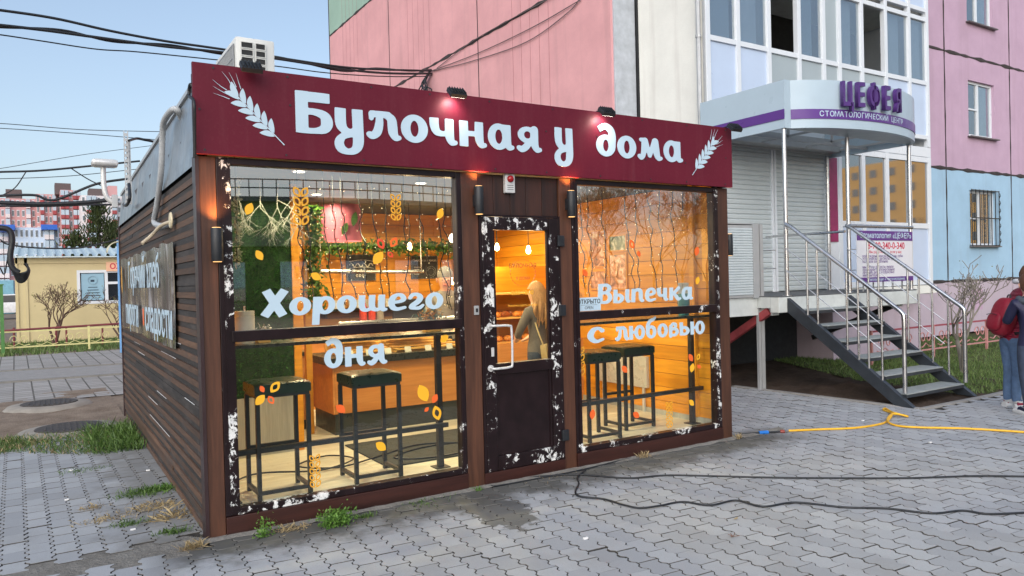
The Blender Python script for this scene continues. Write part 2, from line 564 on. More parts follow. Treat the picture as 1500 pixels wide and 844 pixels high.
m_post = wood('stained_post_wood', lin(54, 32, 23), lin(98, 60, 41), 'z', 10, .5, grain=.3, rings=6)
m_baseb = wood('stained_base_board', lin(38, 18, 15), lin(66, 32, 25), 'x', 8, .42, grain=.25, rings=6)
m_plankdoor = wood('stained_vertical_plank', lin(34, 19, 16), lin(66, 36, 26), 'z', 10, .5, grain=.35, rings=6)
m_slatb = wood('brown_slat_wood', lin(70, 51, 40), lin(108, 80, 61), 'y', 7, .65, dirt=lin(66, 60, 58), grain=.5, per=.65)
m_slatd = wood('grey_slat_wood', lin(38, 34, 34), lin(62, 56, 53), 'y', 7, .7, dirt=lin(78, 72, 69), grain=.45, per=.4)
m_brownmetal = M('brown_sheet_metal', lin(52, 36, 38), .4, 0, .12, 4)
m_galv = NT('galvanized_sheet')
_v = m_galv.pos((1, .5, 1))
m_galv.color(m_galv.ramp(m_galv.noise(_v, 3.0, 5, .6, .5), [(.3, (.30, .32, .34)), (.7, (.46, .48, .5))]))
m_galv.p.inputs['Metallic'].default_value = .85
m_galv.rough(m_galv.gray(m_galv.noise(_v, 6, 4), .3, .7, .28, .5))
m_galv.bump(m_galv.noise(m_galv.pos((1, 2.6, .35)), 1.9, 3, .5, .6), .8, .06)
m_galv = m_galv.m
t = NT('burgundy_sign_panel')
_v = t.pos((1, 1, 1))
_c = t.ramp(t.noise(_v, 1.4, 6, .6), [(.3, lin(90, 20, 38)), (.7, lin(98, 23, 42))])
_c = t.mix(t.math('MULTIPLY', t.gray(t.noise(t.pos((5, 5, .3)), 2.4, 6, .65), .5, .75), .07), _c, lin(140, 96, 100))
_c = t.mix(t.math('MULTIPLY', t.gray(t.noise(_v, 46, 5), .52, .7), .06), _c, lin(134, 84, 92))
t.color(_c); t.rough(t.gray(t.noise(_v, 3, 5), .3, .7, .42, .55)); t.p.inputs['Specular IOR Level'].default_value = .22; t.bump(t.noise(t.pos((1, 1, 1)), 2.2, 2), .15, .02)
m_sign = t.m
m_white = M('white_letter_vinyl', (.47, .61, .72), .45, 0, .03, 5)
m_black = M('black_metal', (.018, .018, .02), .42, 0, .2, 20)
m_blackpl = M('black_plastic', (.012, .014, .018), .5, 0, .2, 20)
m_glass = glass('window_glass', (.76, .81, .79), 3.9, 0, .0)
m_glass2 = glass('lower_window_glass', (.86, .93, .88), 1.65)
m_steel = M('brushed_steel', (.55, .55, .56), .3, 1, .02, 4)
m_greyalu = M('grey_painted_metal', (.42, .43, .44), .4, .3, .08, 6)
m_roof = M('roof_felt', (.09, .09, .1), .85, 0, .2, 3, bump=.3)
m_acw = M('ac_white_plastic', (.62, .63, .61), .45, 0, .06, 5)
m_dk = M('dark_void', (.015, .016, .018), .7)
m_yel = M('yellow_vinyl', lin(240, 178, 40), .5, 0, .04)
m_org = M('orange_vinyl', lin(232, 100, 38), .5, 0, .04)
m_red_s = M('red_orange_vinyl', lin(225, 75, 45), .5, 0, .04)
m_gold = M('gold_vinyl', lin(222, 160, 44), .5, 0, .04)

# ================================================================== kiosk
W, D, HT = 4.78, 5.55, 2.99
kiosk = thing('bakery_kiosk', 'small bakery kiosk with burgundy fascia, glazed front and dark slatted side wall', 'kiosk')
K = kiosk
# base, roof, back and right walls
B('floor_slab', M('slab_concrete', (.2, .19, .18), .8, 0, .2, 8, bump=.3), K, .03, W - .03, .06, D - .02, .0, .1)
B('roof', m_roof, K, .02, W - .02, .05, D, 2.56, 2.64)
B('back_wall', m_brownmetal, K, .02, W - .02, D - .08, D, .1, 2.56)
B('wall', m_brownmetal, K, W - .06, W, .12, D - .09, .02, 2.56, label='plain brown right wall of the kiosk')
B('wall_core', m_dk, K, .032, .06, .12, D - .09, .02, 2.5)
# the slatted side (plane x = 0)
zz = .012
nsl = 56
pitch = (2.36 - zz) / nsl
def slat_mesh(brown, y0, y1):
    return (MB().box(-.003, .014, y0, y1, zz, zz + pitch * .98) if brown else MB().box(.004, .030, y0, y1, zz, zz + pitch * .93)).mesh('slat', m_slatb if brown else m_slatd)
cuts = [.10, 1.45, 2.3, 3.3, 4.2, D - .02]
for k in range(nsl):
    brown = k % 2 == 0
    br = [.10, random.choice(cuts[1:-1]) + random.uniform(-.3, .3), D - .02]
    for a, b in zip(br[:-1], br[1:]):
        o = put('slat', slat_mesh(brown if random.random() > .06 else not brown, a + .001, b - .001), K)
        o.location = (random.uniform(-.005, .004), random.uniform(-.006, .006) * 0, k * pitch + random.uniform(-.002, .002))
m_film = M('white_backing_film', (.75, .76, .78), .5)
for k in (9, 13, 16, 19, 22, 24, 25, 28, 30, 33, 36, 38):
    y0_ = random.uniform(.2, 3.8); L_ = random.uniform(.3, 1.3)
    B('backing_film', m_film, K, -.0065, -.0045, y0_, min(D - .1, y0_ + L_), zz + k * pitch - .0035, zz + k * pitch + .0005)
# metal edge trims of the side
B('corner_trim', m_brownmetal, K, -.022, .0, -.012, .098, .0, 2.42, label='dark brown metal trim at the front corner')
B('corner_trim', m_brownmetal, K, -.016, .02, D - .018, D + .012, .0, 2.5)
# galvanised parapet along the left side: leaning sheets in three lengths with a rolled edge
ys = [.0, 2.0, 3.95, D]
top = lambda y: 2.93 - .03 * y
for a, b in zip(ys[:-1], ys[1:]):
    m = MB()
    n = 10
    vs = []
    for i in range(n + 1):
        y = a + (b - a - .004) * i / n
        w = .010 * math.sin(i * 2.1 + a) * (0 < i < n)
        for j, zf in enumerate((0, .33, .66, 1)):
            z = 2.375 + (top(y) - 2.375) * zf
            vs.append((-.012 + w * (0 < j < 3) + .05 * zf, y, z))
    fs = [(i * 4 + j, (i + 1) * 4 + j, (i + 1) * 4 + j + 1, i * 4 + j + 1) for i in range(n) for j in range(3)]
    m.add(vs, fs)
    m.build('parapet_sheet', m_galv, K, smooth=60)
MB().bar((.045, 0, top(0) + .012), (.045, D, top(D) + .012), .05, .03).build('parapet_cap', m_greyalu, K)
B('parapet_back', m_dk, K, .05, .09, .02, D, 2.64, 2.74)

# posts of the front
B('post', m_post, K, .0, .10, -.004, .10, .0, 2.42, bevel=.004)
B('post', m_post, K, 1.86, 2.005, -.004, .10, .0, 2.42, bevel=.004)
B('post', m_post, K, 2.775, 2.895, -.004, .10, .0, 2.42, bevel=.004)
B('post', m_post, K, 4.645, W, -.004, .12, .0, 2.42, bevel=.004)
B('drain_trim', m_brownmetal, K, W + .003, W + .03, .03, .10, .0, 2.1)
# base boards
B('base_board', m_baseb, K, .102, 1.858, -.018, .05, .0, .125, bevel=.004)
B('base_board', m_baseb, K, 2.897, 4.643, -.018, .05, .0, .125, bevel=.004)
B('threshold', m_baseb, K, 2.007, 2.773, -.012, .08, .0, .10, bevel=.004)

def window(x0, x1, heavy, gx0, gx1):
    """dark peeling frame with a mid bar and two panes"""
    o = B('window_frame', m_peel2, K, x0, gx0, -.008, .07, .128, 2.42, bevel=.004)
    B('frame_stile', m_peel if heavy == 'l' else m_peel2, o, x0 + .03, gx0 + .012, -.014, -.0085, .14, 2.40)
    B('frame_stile', m_peel2, o, gx1, x1, -.008, .07, .128, 2.42, bevel=.004)
    B('frame_stile', m_peel2 if heavy == 'l' else m_peel, o, gx1 + .004, x1 - .012, -.014, -.0085, .14, 2.40)
    B('top_rail', m_frame, o, gx0 + .002, gx1 - .002, -.010, .068, 2.375, 2.42, bevel=.004)
    B('bottom_rail', m_peel, o, gx0 + .002, gx1 - .002, -.012, .068, .128, .172, bevel=.004)
    B('middle_bar', m_frame if heavy == 'l' else m_peel2, o, gx0 - .006, gx1 + .02, -.022, .06, 1.238, 1.308, bevel=.005)
    up = MB().add([(gx0 + .001, .026, 1.306), (gx1 - .001, .026, 1.306), (gx1 - .001, .026, 2.376), (gx0 + .001, .026, 2.376)], [(0, 1, 2, 3)]).build('window_pane', m_glass, K)
    lo = MB().add([(gx0 + .001, .026, .170), (gx1 - .001, .026, .170), (gx1 - .001, .026, 1.240), (gx0 + .001, .026, 1.240)], [(0, 1, 2, 3)]).build('window_pane', m_glass2, K)
    return up, lo
LU, LL = window(.102, 1.858, 'l', .175, 1.815)
RU, RL = window(2.897, 4.643, 'r', 2.945, 4.575)

# planks above the door
xs = [2.007, 2.155, 2.31, 2.46, 2.615, 2.773]
for a, b in zip(xs[:-1], xs[1:]):
    B('plank', m_plankdoor, K, a + .002, b - .002, .012 + random.uniform(0, .004), .05, 2.105, 2.418, bevel=.003)
B('plank_backing', m_dk, K, 2.007, 2.773, .052, .09, 2.105, 2.418)

# ---- sign fascia with letters
sign = B('sign_fascia', m_sign, K, -.03, W + .012, -.062, -.03, 2.424, HT, bevel=.002)
MB().box(-.012, .03, -.028, .10, 2.43, 2.95).box(W - .03, W, -.028, .10, 2.43, 2.95).box(.03, W - .03, -.028, .0, 2.9, 2.95).build('sign_frame', m_dk, K)
YS = -.0655
draw_word('Булочная', .60, 2.585, 2.605, .192, YS, m_white, sign, slope=.0)
draw_word('у', 2.70, 2.905, 2.63, .192, YS, m_white, sign)
draw_word('дома', 3.13, 4.15, 2.622, .185, YS, m_white, sign)

def leafpts(L, w, n=7, bend=.0):
    a = [(w * math.sin(math.pi * i / n) ** .8 if 0 < i < n else 0, L * i / n) for i in range(n + 1)]
    r = [(x + bend * math.sin(math.pi * y / L), y) for x, y in a]
    l = [(-x + bend * math.sin(math.pi * y / L), y) for x, y in a[::-1][1:-1]]
    return r + l

def place(pts, cx, cz, ang, s=1.0):
    c, sn = math.cos(ang), math.sin(ang)
    return [(cx + s * (x * c - y * sn), cz + s * (x * sn + y * c)) for x, y in pts]

def wheat_sign(base, tip, n=6):
    base, tip = Vector(base), Vector(tip)
    ax = tip - base; L = ax.length; ang = math.atan2(ax.y, ax.x) - math.pi / 2
    mb = MB(); cnt = [0]
    def leaf(poly):
        q = place(poly, base.x, base.y, ang); cnt[0] += 1
        mb.prism([(x, YS + .0010 - .00012 * cnt[0], z) for x, z in q], (0, -.0012, 0))
    for i in range(n):
        y = L * (.10 + .62 * i / (n - 1))
        for sgn in (-1, 1):
            yy = y + (.035 * L if sgn > 0 else 0)
            leaf(place(leafpts(.098, .0185, 9, -sgn * .010), sgn * .006, yy, -sgn * (.62 if i < n - 1 else .35)))
    for sgn in (-1, 1):
        for k in range(3):
            pts = catmull([(sgn * (.022 + .014 * k), L * (.90 - .05 * k), 0), (sgn * (.034 + .020 * k), L * (.99 - .05 * k), 0), (sgn * (.040 + .030 * k), L * (1.10 - .06 * k), 0)], 4)
            rr = [(p.x - .0028 * (1 - i / 9), p.y) for i, p in enumerate(pts)]; ll = [(p.x + .0028 * (1 - i / 9), p.y) for i, p in enumerate(pts)]
            leaf(rr + ll[::-1])
    leaf([(-.003, -.03), (.003, -.03), (.003, L * .80), (-.003, L * .80)])
    mb.build('wheat_ear', m_white, sign)
wheat_sign((.50, 2.535), (.15, 2.885))
wheat_sign((4.27, 2.535), (4.60, 2.90))
scr = MB().cyl((0, 0, 0), (0, -.004, 0), .007, 8).mesh('screw', m_black)
for x in np.arange(.05, 4.75, .52):
    for z in (2.45, 2.70, 2.965):
        if z == 2.70 and not (x < .1 or x > 4.6): z = 2.78 if int(x * 10) % 3 else 2.62
        o = put('screw', scr, sign); o.location = (x + random.uniform(-.05, .05), -.0622, z)

# ---- door
door = B('door', m_peel, K, 2.03, 2.125, -.014, .05, .105, 2.085, bevel=.005)
B('door_stile', m_peel, door, 2.66, 2.755, -.014, .05, .105, 2.085, bevel=.005)
B('door_rail', m_peel, door, 2.127, 2.658, -.013, .05, 1.985, 2.085, bevel=.005)
B('door_rail', m_peel2, door, 2.127, 2.658, -.016, .05, .855, .94, bevel=.005)
B('door_rail', m_peel, door, 2.127, 2.658, -.013, .05, .105, .215, bevel=.005)
B('door_panel', m_frame, door, 2.127, 2.658, .008, .04, .217, .853, label='dark lower panel of the door')
for a in ((2.127, 2.147, .217, .853), (2.638, 2.658, .217, .853)):
    B('panel_bead', m_frame, door, a[0], a[1], -.004, .0075, a[2], a[3], bevel=.004)
for a in ((2.127, 2.147, .942, 1.983), (2.638, 2.658, .942, 1.983)):
    B('glazing_bead', m_frame, door, a[0], a[1], -.006, .02, a[2], a[3], bevel=.004)
dpane = MB().add([(2.128, .022, .941), (2.657, .022, .941), (2.657, .022, 1.984), (2.128, .022, 1.984)], [(0, 1, 2, 3)]).build('door_pane', m_glass2, door)
B('door_frame', m_peel2, K, 2.007, 2.028, -.010, .06, .103, 2.103)
B('door_frame', m_peel2, K, 2.757, 2.773, -.010, .06, .103, 2.103)
B('door_frame', m_frame, K, 2.030, 2.755, -.008, .06, 2.088, 2.103)
m_whmetal = M('white_enamel', (.6, .6, .6), .3, .2, .05)
MB().tube(catmull([(2.075, -.014, 1.235), (2.075, -.06, 1.24), (2.12, -.075, 1.24), (2.215, -.08, 1.235), (2.235, -.08, 1.20), (2.235, -.08, .95),
                   (2.215, -.08, .915), (2.12, -.075, .91), (2.075, -.06, .91), (2.075, -.014, .915)], 5), .0095, 10).build('handle', m_whmetal, door, smooth=60)
for z in (1.235, .91):
    MB().cyl((2.075, -.0145, z), (2.075, -.022, z), .026, 14).build('handle_rose', m_whmetal, door)
B('lock_plate', m_whmetal, door, 2.085, 2.11, -.02, -.0145, 1.0, 1.07, bevel=.004)
for z in (1.90, 1.33, .30):
    B('hinge', m_blackpl, door, 2.735, 2.80, -.036, -.0145, z - .045, z + .045, bevel=.006)
# printed badge and opening hours on the door pane
m_badge = M('badge_print', lin(150, 70, 40), .5)
t_ = put('lettering', text_mesh('БУЛОЧНАЯ', .048, m_badge, .0006), dpane); t_.location = (2.42, .0205, 1.70)
t_ = put('lettering', text_mesh('У ДОМА', .034, m_badge, .0006), dpane); t_.location = (2.42, .0205, 1.60)
mb = MB()
for k in range(24):
    a0, a1 = math.pi * 2 * k / 24, math.pi * 2 * (k + .6) / 24
    mb.bar((2.42 + .12 * math.cos(a0), .0208, 1.645 + .105 * math.sin(a0)), (2.42 + .12 * math.cos(a1), .0208, 1.645 + .105 * math.sin(a1)), .001, .008, (0, -1, 0))
mb.build('badge_ring', m_badge, dpane)
t_ = put('lettering', text_mesh('8:00-18:00', .05, m_gold, .0006, .001), dpane); t_.location = (2.41, .0205, 1.485)
t_ = put('lettering', text_mesh('Выпечка здесь всегда', .026, m_gold, .0006), dpane); t_.location = (2.41, .0205, 1.385)

# ---- window lettering and stickers (on the panes)
YP = .022
draw_word('Хорошего', .355, 1.705, 1.392, .118, YP, m_white, LU, extrude=.0006, slant=.06)
draw_word('дня', .775, 1.245, 1.015, .138, YP, m_white, LL, extrude=.0006)
draw_word('Выпечка', 3.175, 4.325, 1.365, .118, YP, m_white, RU, extrude=.0006, slant=.06)
draw_word('с', 3.055, 3.25, 1.035, .128, YP, m_white, RL, extrude=.0006)
draw_word('любовью', 3.36, 4.47, 1.035, .122, YP, m_white, RL, extrude=.0006)
plate = B('open_plate', m_white, RU, 2.95, 3.205, .016, .021, 1.312, 1.425, label='small white plate reading open')
m_ink = M('black_print', (.02, .02, .022), .5)
t_ = put('lettering', text_mesh('ОТКРЫТО', .05, m_ink, .0004, .0008), K); t_.parent = plate; t_.location = (3.077, .0153, 1.388)
t_ = put('lettering', text_mesh('OPEN', .036, m_ink, .0004), K); t_.parent = plate; t_.location = (3.077, .0153, 1.337)
MB().box(2.99, 3.165, .0150, .0155, 1.360, 1.362).build('lettering', m_ink, plate)

def sticker(pane, px, py, ang, L, mat, hollow=False, fat=.32):
    p = PX(px, py, 1, YP)
    o = place(leafpts(L, L * fat, 10), 0, 0, R(ang)); ms = [q for q in o]
    cy = sum(q[1] for q in o) / len(o); cx = sum(q[0] for q in o) / len(o)
    lp = [[(x - cx + p.x, y - cy + p.z) for x, y in o]]
    if hollow:
        lp.append([((x - cx) * .5 + p.x, (y - cy) * .5 + p.z) for x, y in o])
    put('leaf_sticker', loops_mesh(lp, 'leaf_sticker', mat, 1, (0, 0), .0005), pane).location.y = YP
for a in ((LU, 365, 306, -25, .085, m_yel), (LU, 380, 374, 30, .075, m_yel), (LU, 645, 313, -20, .085, m_yel), (LU, 463, 405, 60, .08, m_yel),
          (LU, 558, 357, 28, .085, m_red_s, True), (LU, 577, 355, -35, .085, m_org, True), (LU, 554, 378, -40, .11, m_yel), (LU, 572, 373, 45, .055, m_red_s, True),
          (LL, 381, 586, -45, .085, m_yel), (LL, 403, 567, -42, .09, m_yel, True), (LL, 397, 586, 30, .065, m_org, True), (LL, 384, 570, 25, .05, m_org),
          (LL, 620, 576, 25, .14, m_yel), (LL, 637, 584, -30, .075, m_org), (LL, 640, 605, 15, .115, m_yel, True), (LL, 625, 600, -50, .045, m_org),
          (LL, 558, 654, 50, .095, m_yel), (LL, 499, 599, 50, .085, m_org), (LL, 651, 496, -55, .08, m_yel),
          (RU, 857, 400, 40, .075, m_org), (RU, 926, 358, 25, .09, m_org, True), (RU, 936, 372, 20, .06, m_org), (RU, 1021, 368, -15, .09, m_org), (RU, 1022, 411, -20, .08, m_yel),
          (RL, 915, 541, 45, .085, m_org), (RL, 868, 607, -10, .09, m_org), (RL, 932, 608, 55, .085, m_org), (RL, 1012, 524, 35, .085, m_org), (RL, 1023, 523, -30, .07, m_yel, True),
          (RL, 1014, 539, -20, .09, m_yel), (RL, 1024, 537, 60, .06, m_org), (RL, 1013, 590, 45, .08, m_yel)):
    sticker(*a)

def wheat_sticker(pane, px0, py0, px1, py1, n, mat):
    a, b = PX(px0, py0, 1, YP), PX(px1, py1, 1, YP)
    cx = (a.x + b.x) / 2; w = abs(b.x - a.x) / 2; z0, z1 = min(a.z, b.z), max(a.z, b.z)
    lp = []
    L = (z1 - z0) / n * 1.25
    for i in range(n):
        for sgn in (-1, 1):
            o = place(leafpts(L, L * .30, 8), 0, 0, -sgn * .55)
            i_ = [((x - sgn * .27 * L) * .55 + sgn * .27 * L, (y - .43 * L) * .55 + .43 * L) for x, y in o]
            zz_ = z0 + (z1 - z0) * i / n
            lp.append([(cx + sgn * .006 + x, zz_ + y) for x, y in o])
            lp.append([(cx + sgn * .006 + x, zz_ + y) for x, y in i_])
    put('wheat_sticker', loops_mesh(lp, 'wheat_sticker', mat, 1, (0, 0), .0004), pane).location.y = YP
wheat_sticker(LU, 432, 330, 450, 275, 4, m_gold)
wheat_sticker(LU, 575, 323, 585, 285, 4, m_gold)
wheat_sticker(LL, 452, 716, 471, 665, 5, m_gold)
wheat_sticker(RL, 842, 552, 857, 508, 4, m_gold)
wheat_sticker(RL, 974, 628, 987, 588, 5, m_gold)

# ---- side banner (vinyl in soft folds, on the slats)
t = NT('banner_vinyl_painted_sheen')
_v = t.pos((1, 1, .35))
t.color(t.ramp(t.noise(_v, 3.2, 5, .6, 1.2), [(.38, lin(46, 40, 38)), (.56, lin(96, 88, 84)), (.7, lin(190, 190, 194))]))  # pale and dark streaks in the colour imitate gloss on the folds
t.rough(.1)
t.bump(t.noise(t.pos((1, 1.6, .25)), 3.2, 3, .5, .8), .8, .05)
m_banner = t.m
n, mrow = 30, 6
vs = []
for i in range(n + 1):
    y = 1.0 + 4.1 * i / n
    for j in range(mrow + 1):
        z = 1.14 + (.80 - .012 * math.sin(i * 1.3) * (j == mrow)) * j / mrow
        vs.append((-.027 - .011 * math.sin(y * 5.2 + .5 * math.sin(z * 7)) - .006 * math.sin(y * 13), y, z))
mb = MB().add(vs, [(i * (mrow + 1) + j, (i + 1) * (mrow + 1) + j, (i + 1) * (mrow + 1) + j + 1, i * (mrow + 1) + j + 1) for i in range(n) for j in range(mrow)])
banner = tag(mb.build('vinyl_banner', m_banner, None, smooth=80), 'crinkled glossy vinyl banner about hot bread on the slatted side wall', 'banner')
def side_text(s, size, y, z, mat):
    me = text_mesh(s, size, mat, .001, .004)
    me.transform(Matrix.Rotation(R(-90), 4, 'Z'))
    o = put('lettering', me, banner); o.location = (-.049, y, z)
side_text('Горячий хлеб', .38, 2.85, 1.72, m_white)
side_text('пироги', .38, 3.85, 1.33, m_white)
side_text('сладости', .38, 1.8, 1.33, m_white)
MB().prism([(-.049, 2.78 + .07 * math.cos(k * math.pi / 4) * (1 if k % 2 else .6), 1.33 + .09 * math.sin(k * math.pi / 4)) for k in range(8)], (-.001, 0, 0)).build('flower_print', m_org, banner)
MB().prism([(-.046, 4.9 + .05 * math.cos(k * math.pi / 4), 1.70 + .16 * math.sin(k * math.pi / 4)) for k in range(8)], (-.001, 0, 0)).build('wheat_print', m_gold, banner)

# ---- lamps on the posts (cylinders shining up and down)
m_lens = emit('lamp_lens', (1.0, .55, .2), .8)
def wall_lamp(x, y, z, label, lit=True, side=0):
    t = thing('wall_lamp', label, 'wall lamp', (x, y, z), 'cylinder lamps on the kiosk posts')
    c = (x, y - .055, z) if not side else (x + .055, y, z)
    MB().lathe([(.034, 0), (.036, .004), (.036, .206), (.034, .21)], c, 18).build('housing', m_blackpl, t, smooth=40)
    if not side: B('mount', m_blackpl, t, x - .025, x + .025, y - .03, y - .0005, z + .06, z + .15)
    else: B('mount', m_blackpl, t, x + .0005, x + .03, y - .025, y + .025, z + .06, z + .15)
    for zz_ in (z + .2105, z - .0035):
        MB().cyl((c[0], c[1], zz_), (c[0], c[1], zz_ + .003), .027, 14).build('lens', m_lens, t)
    if lit:
        ld = bpy.data.lights.new('wall_lamp_light', 'SPOT'); ld.energy = 15; ld.color = (1, .45, .13); ld.spot_size = R(110); ld.spot_blend = 1; ld.shadow_soft_size = .025
        lo = bpy.data.objects.new('lamp_light', ld); COL.objects.link(lo); lo.parent = t
        lo.location = (c[0] - x, c[1] - y, .222); lo.rotation_euler = (R(180), 0, 0)
        ld2 = ld.copy(); ld2.energy = .2
        l2 = bpy.data.objects.new('lamp_light', ld2); COL.objects.link(l2); l2.parent = t
        l2.location = (c[0] - x, c[1] - y, -.012)
wall_lamp(.085, -.004, 1.755, 'black cylinder wall lamp on the left corner post')
wall_lamp(1.985, -.004, 2.10, 'black cylinder wall lamp on the post left of the door')
wall_lamp(2.86, -.004, 2.10, 'black cylinder wall lamp on the post right of the door')
wall_lamp(W + .03, .06, 1.775, 'black cylinder wall lamp sticking out of the kiosk right corner', True, 1)

# ---- floodlights on the fascia
m_flood = emit('floodlight_lens', (1.0, .93, .82), 6.0)
m_floodoff = M('floodlight_glass', (.2, .2, .22), .1)
for x, lit, lab in ((.30, 0, 'dark floodlight over the left wheat ear on the fascia'), (1.76, 1, 'lit floodlight on the fascia above the letters of the first word'),
                    (3.17, 1, 'lit floodlight on the fascia above the last word'), (4.72, 0, 'dark floodlight at the right end of the fascia')):
    t = thing('floodlight', lab, 'floodlight', (x, -.06, HT), 'floodlights along the top of the fascia')
    MB().bar((x, -.03, HT + .004), (x, -.14, HT + .012), .03, .006).bar((x, -.13, HT + .012), (x, -.155, HT - .03), .03, .008).build('bracket', m_black, t)
    a, b = Vector((0, -.62, .78)), Vector((0, -.78, -.62))     # slab axes: b points along the beam's tilt
    c = Vector((x, -.165, HT - .02))
    ux = Vector((1, 0, 0)); un = Vector((0, .66, -.75)).normalized(); ut = ux.cross(un).normalized()
    vs = [c + ux * (sx * .065) + ut * (sy * .045) + un * (sz * .016) for sz in (-1, 1) for sx, sy in ((-1, -1), (1, -1), (1, 1), (-1, 1))]
    MB().add(vs, [(0, 3, 2, 1), (4, 5, 6, 7), (0, 1, 5, 4), (1, 2, 6, 5), (2, 3, 7, 6), (3, 0, 4, 7)]).build('housing', m_blackpl, t, bevel=.004)
    mb = MB()
    for k in range(6):
        e = c + ux * (-.055 + .022 * k) - un * .022
        mb.bar(e - ut * .04, e + ut * .04, .004, .013, un)
    mb.build('cooling_fins', m_blackpl, t)
    vs = [c + ux * (sx * .055) + ut * (sy * .036) + un * .0175 for sx, sy in ((-1, -1), (1, -1), (1, 1), (-1, 1))]
    MB().prism(vs, un * .002).build('lens', m_flood if lit else m_floodoff, t)
    if lit:
        ld = bpy.data.lights.new('floodlight_light', 'SPOT'); ld.energy = 2.6; ld.color = (1, .90, .78); ld.spot_size = R(130); ld.spot_blend = .8; ld.shadow_soft_size = .03
        lo = bpy.data.objects.new('lamp_light', ld); COL.objects.link(lo); lo.parent = t
        q = c + un * .03 - Vector((x, -.06, HT)); lo.location = q
        lo.rotation_euler = (-un).to_track_quat('Z', 'Y').to_euler()

# ---- alarm siren, call button
t = thing('alarm_siren', 'white alarm siren box with a red light above the kiosk door', 'alarm', (2.29, .01, 2.28))
B('casing', m_whmetal, t, 2.245, 2.335, -.028, .011, 2.275, 2.425, bevel=.008)
MB().lathe([(.028, 0), (.028, -.01), (.02, -.022), (.004, -.026)], (2.29, -.028, 2.385), 16, 1).build('red_light', M('red_plastic', lin(150, 16, 24), .2), t, smooth=50)
for k in range(3): B('print_line', m_ink, t, 2.262, 2.318, -.0292, -.0285, 2.30 + k * .016, 2.304 + k * .016)
t = thing('call_button', 'small grey call button on the post left of the door', 'button', (1.965, -.004, 1.335))
B('casing', m_greyalu, t, 1.945, 1.985, -.018, -.0045, 1.33, 1.40, bevel=.004)
B('button', m_black, t, 1.955, 1.975, -.021, -.0182, 1.35, 1.38, bevel=.002)

# ---- things on the left wall: conduit, vent stub, bracket, lamp head, cables
m_cond = M('grey_corrugated_conduit', (.42, .44, .46), .5, 0, .1, 30)
def flex(name, pts, r, mat, label, cat, n=9, k=10, ribs=True, group=None):
    P = catmull(pts, k)
    if ribs:
        Q = []; rs = []
        for a, b in zip(P[:-1], P[1:]):
            L = (b - a).length; c = max(1, int(L / .012))
            for j in range(c):
                Q.append(a + (b - a) * j / c); rs.append(r * (1 if len(Q) % 2 else .86))
        Q.append(P[-1]); rs.append(r)
        return tag(MB().tube(Q, rs, n).build(name, mat, None, smooth=50), label, cat, group)
    return tag(MB().tube(P, r, n).build(name, mat, None, smooth=60), label, cat, group)
S = lambda u, v, x=-.04: PX(u, v, 0, x)
flex('conduit', [(.10, 1.05, 2.78), S(258, 160, .0), S(241, 176), S(238, 200), S(236, 250), S(230, 300), S(226, 325), S(236, 331, -.05), S(250, 328, -.01)], .024, m_cond,
     'grey corrugated conduit running over the parapet and down the side wall', 'conduit')
flex('drain_pipe', [S(252, 324, -.02), S(236, 331, -.075), S(222, 345, -.13), S(208, 357, -.2)], .014, M('beige_pipe', (.45, .38, .28), .5), 'short beige drain pipe sticking out of the side wall', 'pipe', ribs=False)
c = S(251, 323, -.028)
tag(MB().lathe([(.055, -.012), (.06, -.006), (.06, 0)], c, 18, 0).build('wall_rosette', M('beige_plastic', (.6, .52, .36), .5), None, smooth=40), 'round beige rosette where the conduit enters the side wall', 'rosette')
flex('cable', [(.02, -.02, 2.72), S(280, 124, -.03), S(277, 140, -.04), S(284, 150, -.04), S(285, 190, -.035), S(285, 232, -.035)], .010, m_blackpl, 'black cable down the edge of the burgundy fascia', 'cable', ribs=False)
B0 = PX(190, 270, 0, -.03)
t = thing('perforated_bracket', 'upright perforated steel bracket standing on the side wall', 'bracket', (-.03, B0.y, 2.3))
zb, zt = PX(190, 300, 0, -.03).z, PX(187, 193, 0, -.03).z
mb = MB()
ns = 14
for k in range(ns):
    z0_, z1_ = zb + (zt - zb) * k / ns, zb + (zt - zb) * (k + 1) / ns
    mb.box(-.075, -.03, B0.y - .003, B0.y + .003, z0_, z0_ + (z1_ - z0_) * .55)
    mb.box(-.075, -.065, B0.y - .003, B0.y + .003, z0_ + (z1_ - z0_) * .55, z1_)
    mb.box(-.040, -.03, B0.y - .003, B0.y + .003, z0_ + (z1_ - z0_) * .55, z1_)
mb.build('perforated_strip', m_greyalu, t)
MB().bar((-.03, B0.y + .02, zb), (-.03, B0.y + .02, zt - .1), .006, .04).build('strip_flange', m_greyalu, t)
flex('cable', [PX(189, 206, 0, -.05), PX(200, 203, 1, B0.y + .1), PX(212, 205, 1, B0.y + .15), PX(226, 208, 1, B0.y + .25), PX(234, 212, 1, B0.y + .4)], .014, m_blackpl, 'twisted black cable tied to the perforated bracket', 'cable', ribs=False)
flex('cable', [PX(189, 270, 0, -.07), PX(190, 290, 0, -.09), PX(186, 300, 0, -.09), PX(183, 301, 0, -.07)], .016, m_blackpl, 'short black cable end below the perforated bracket', 'cable', ribs=False)
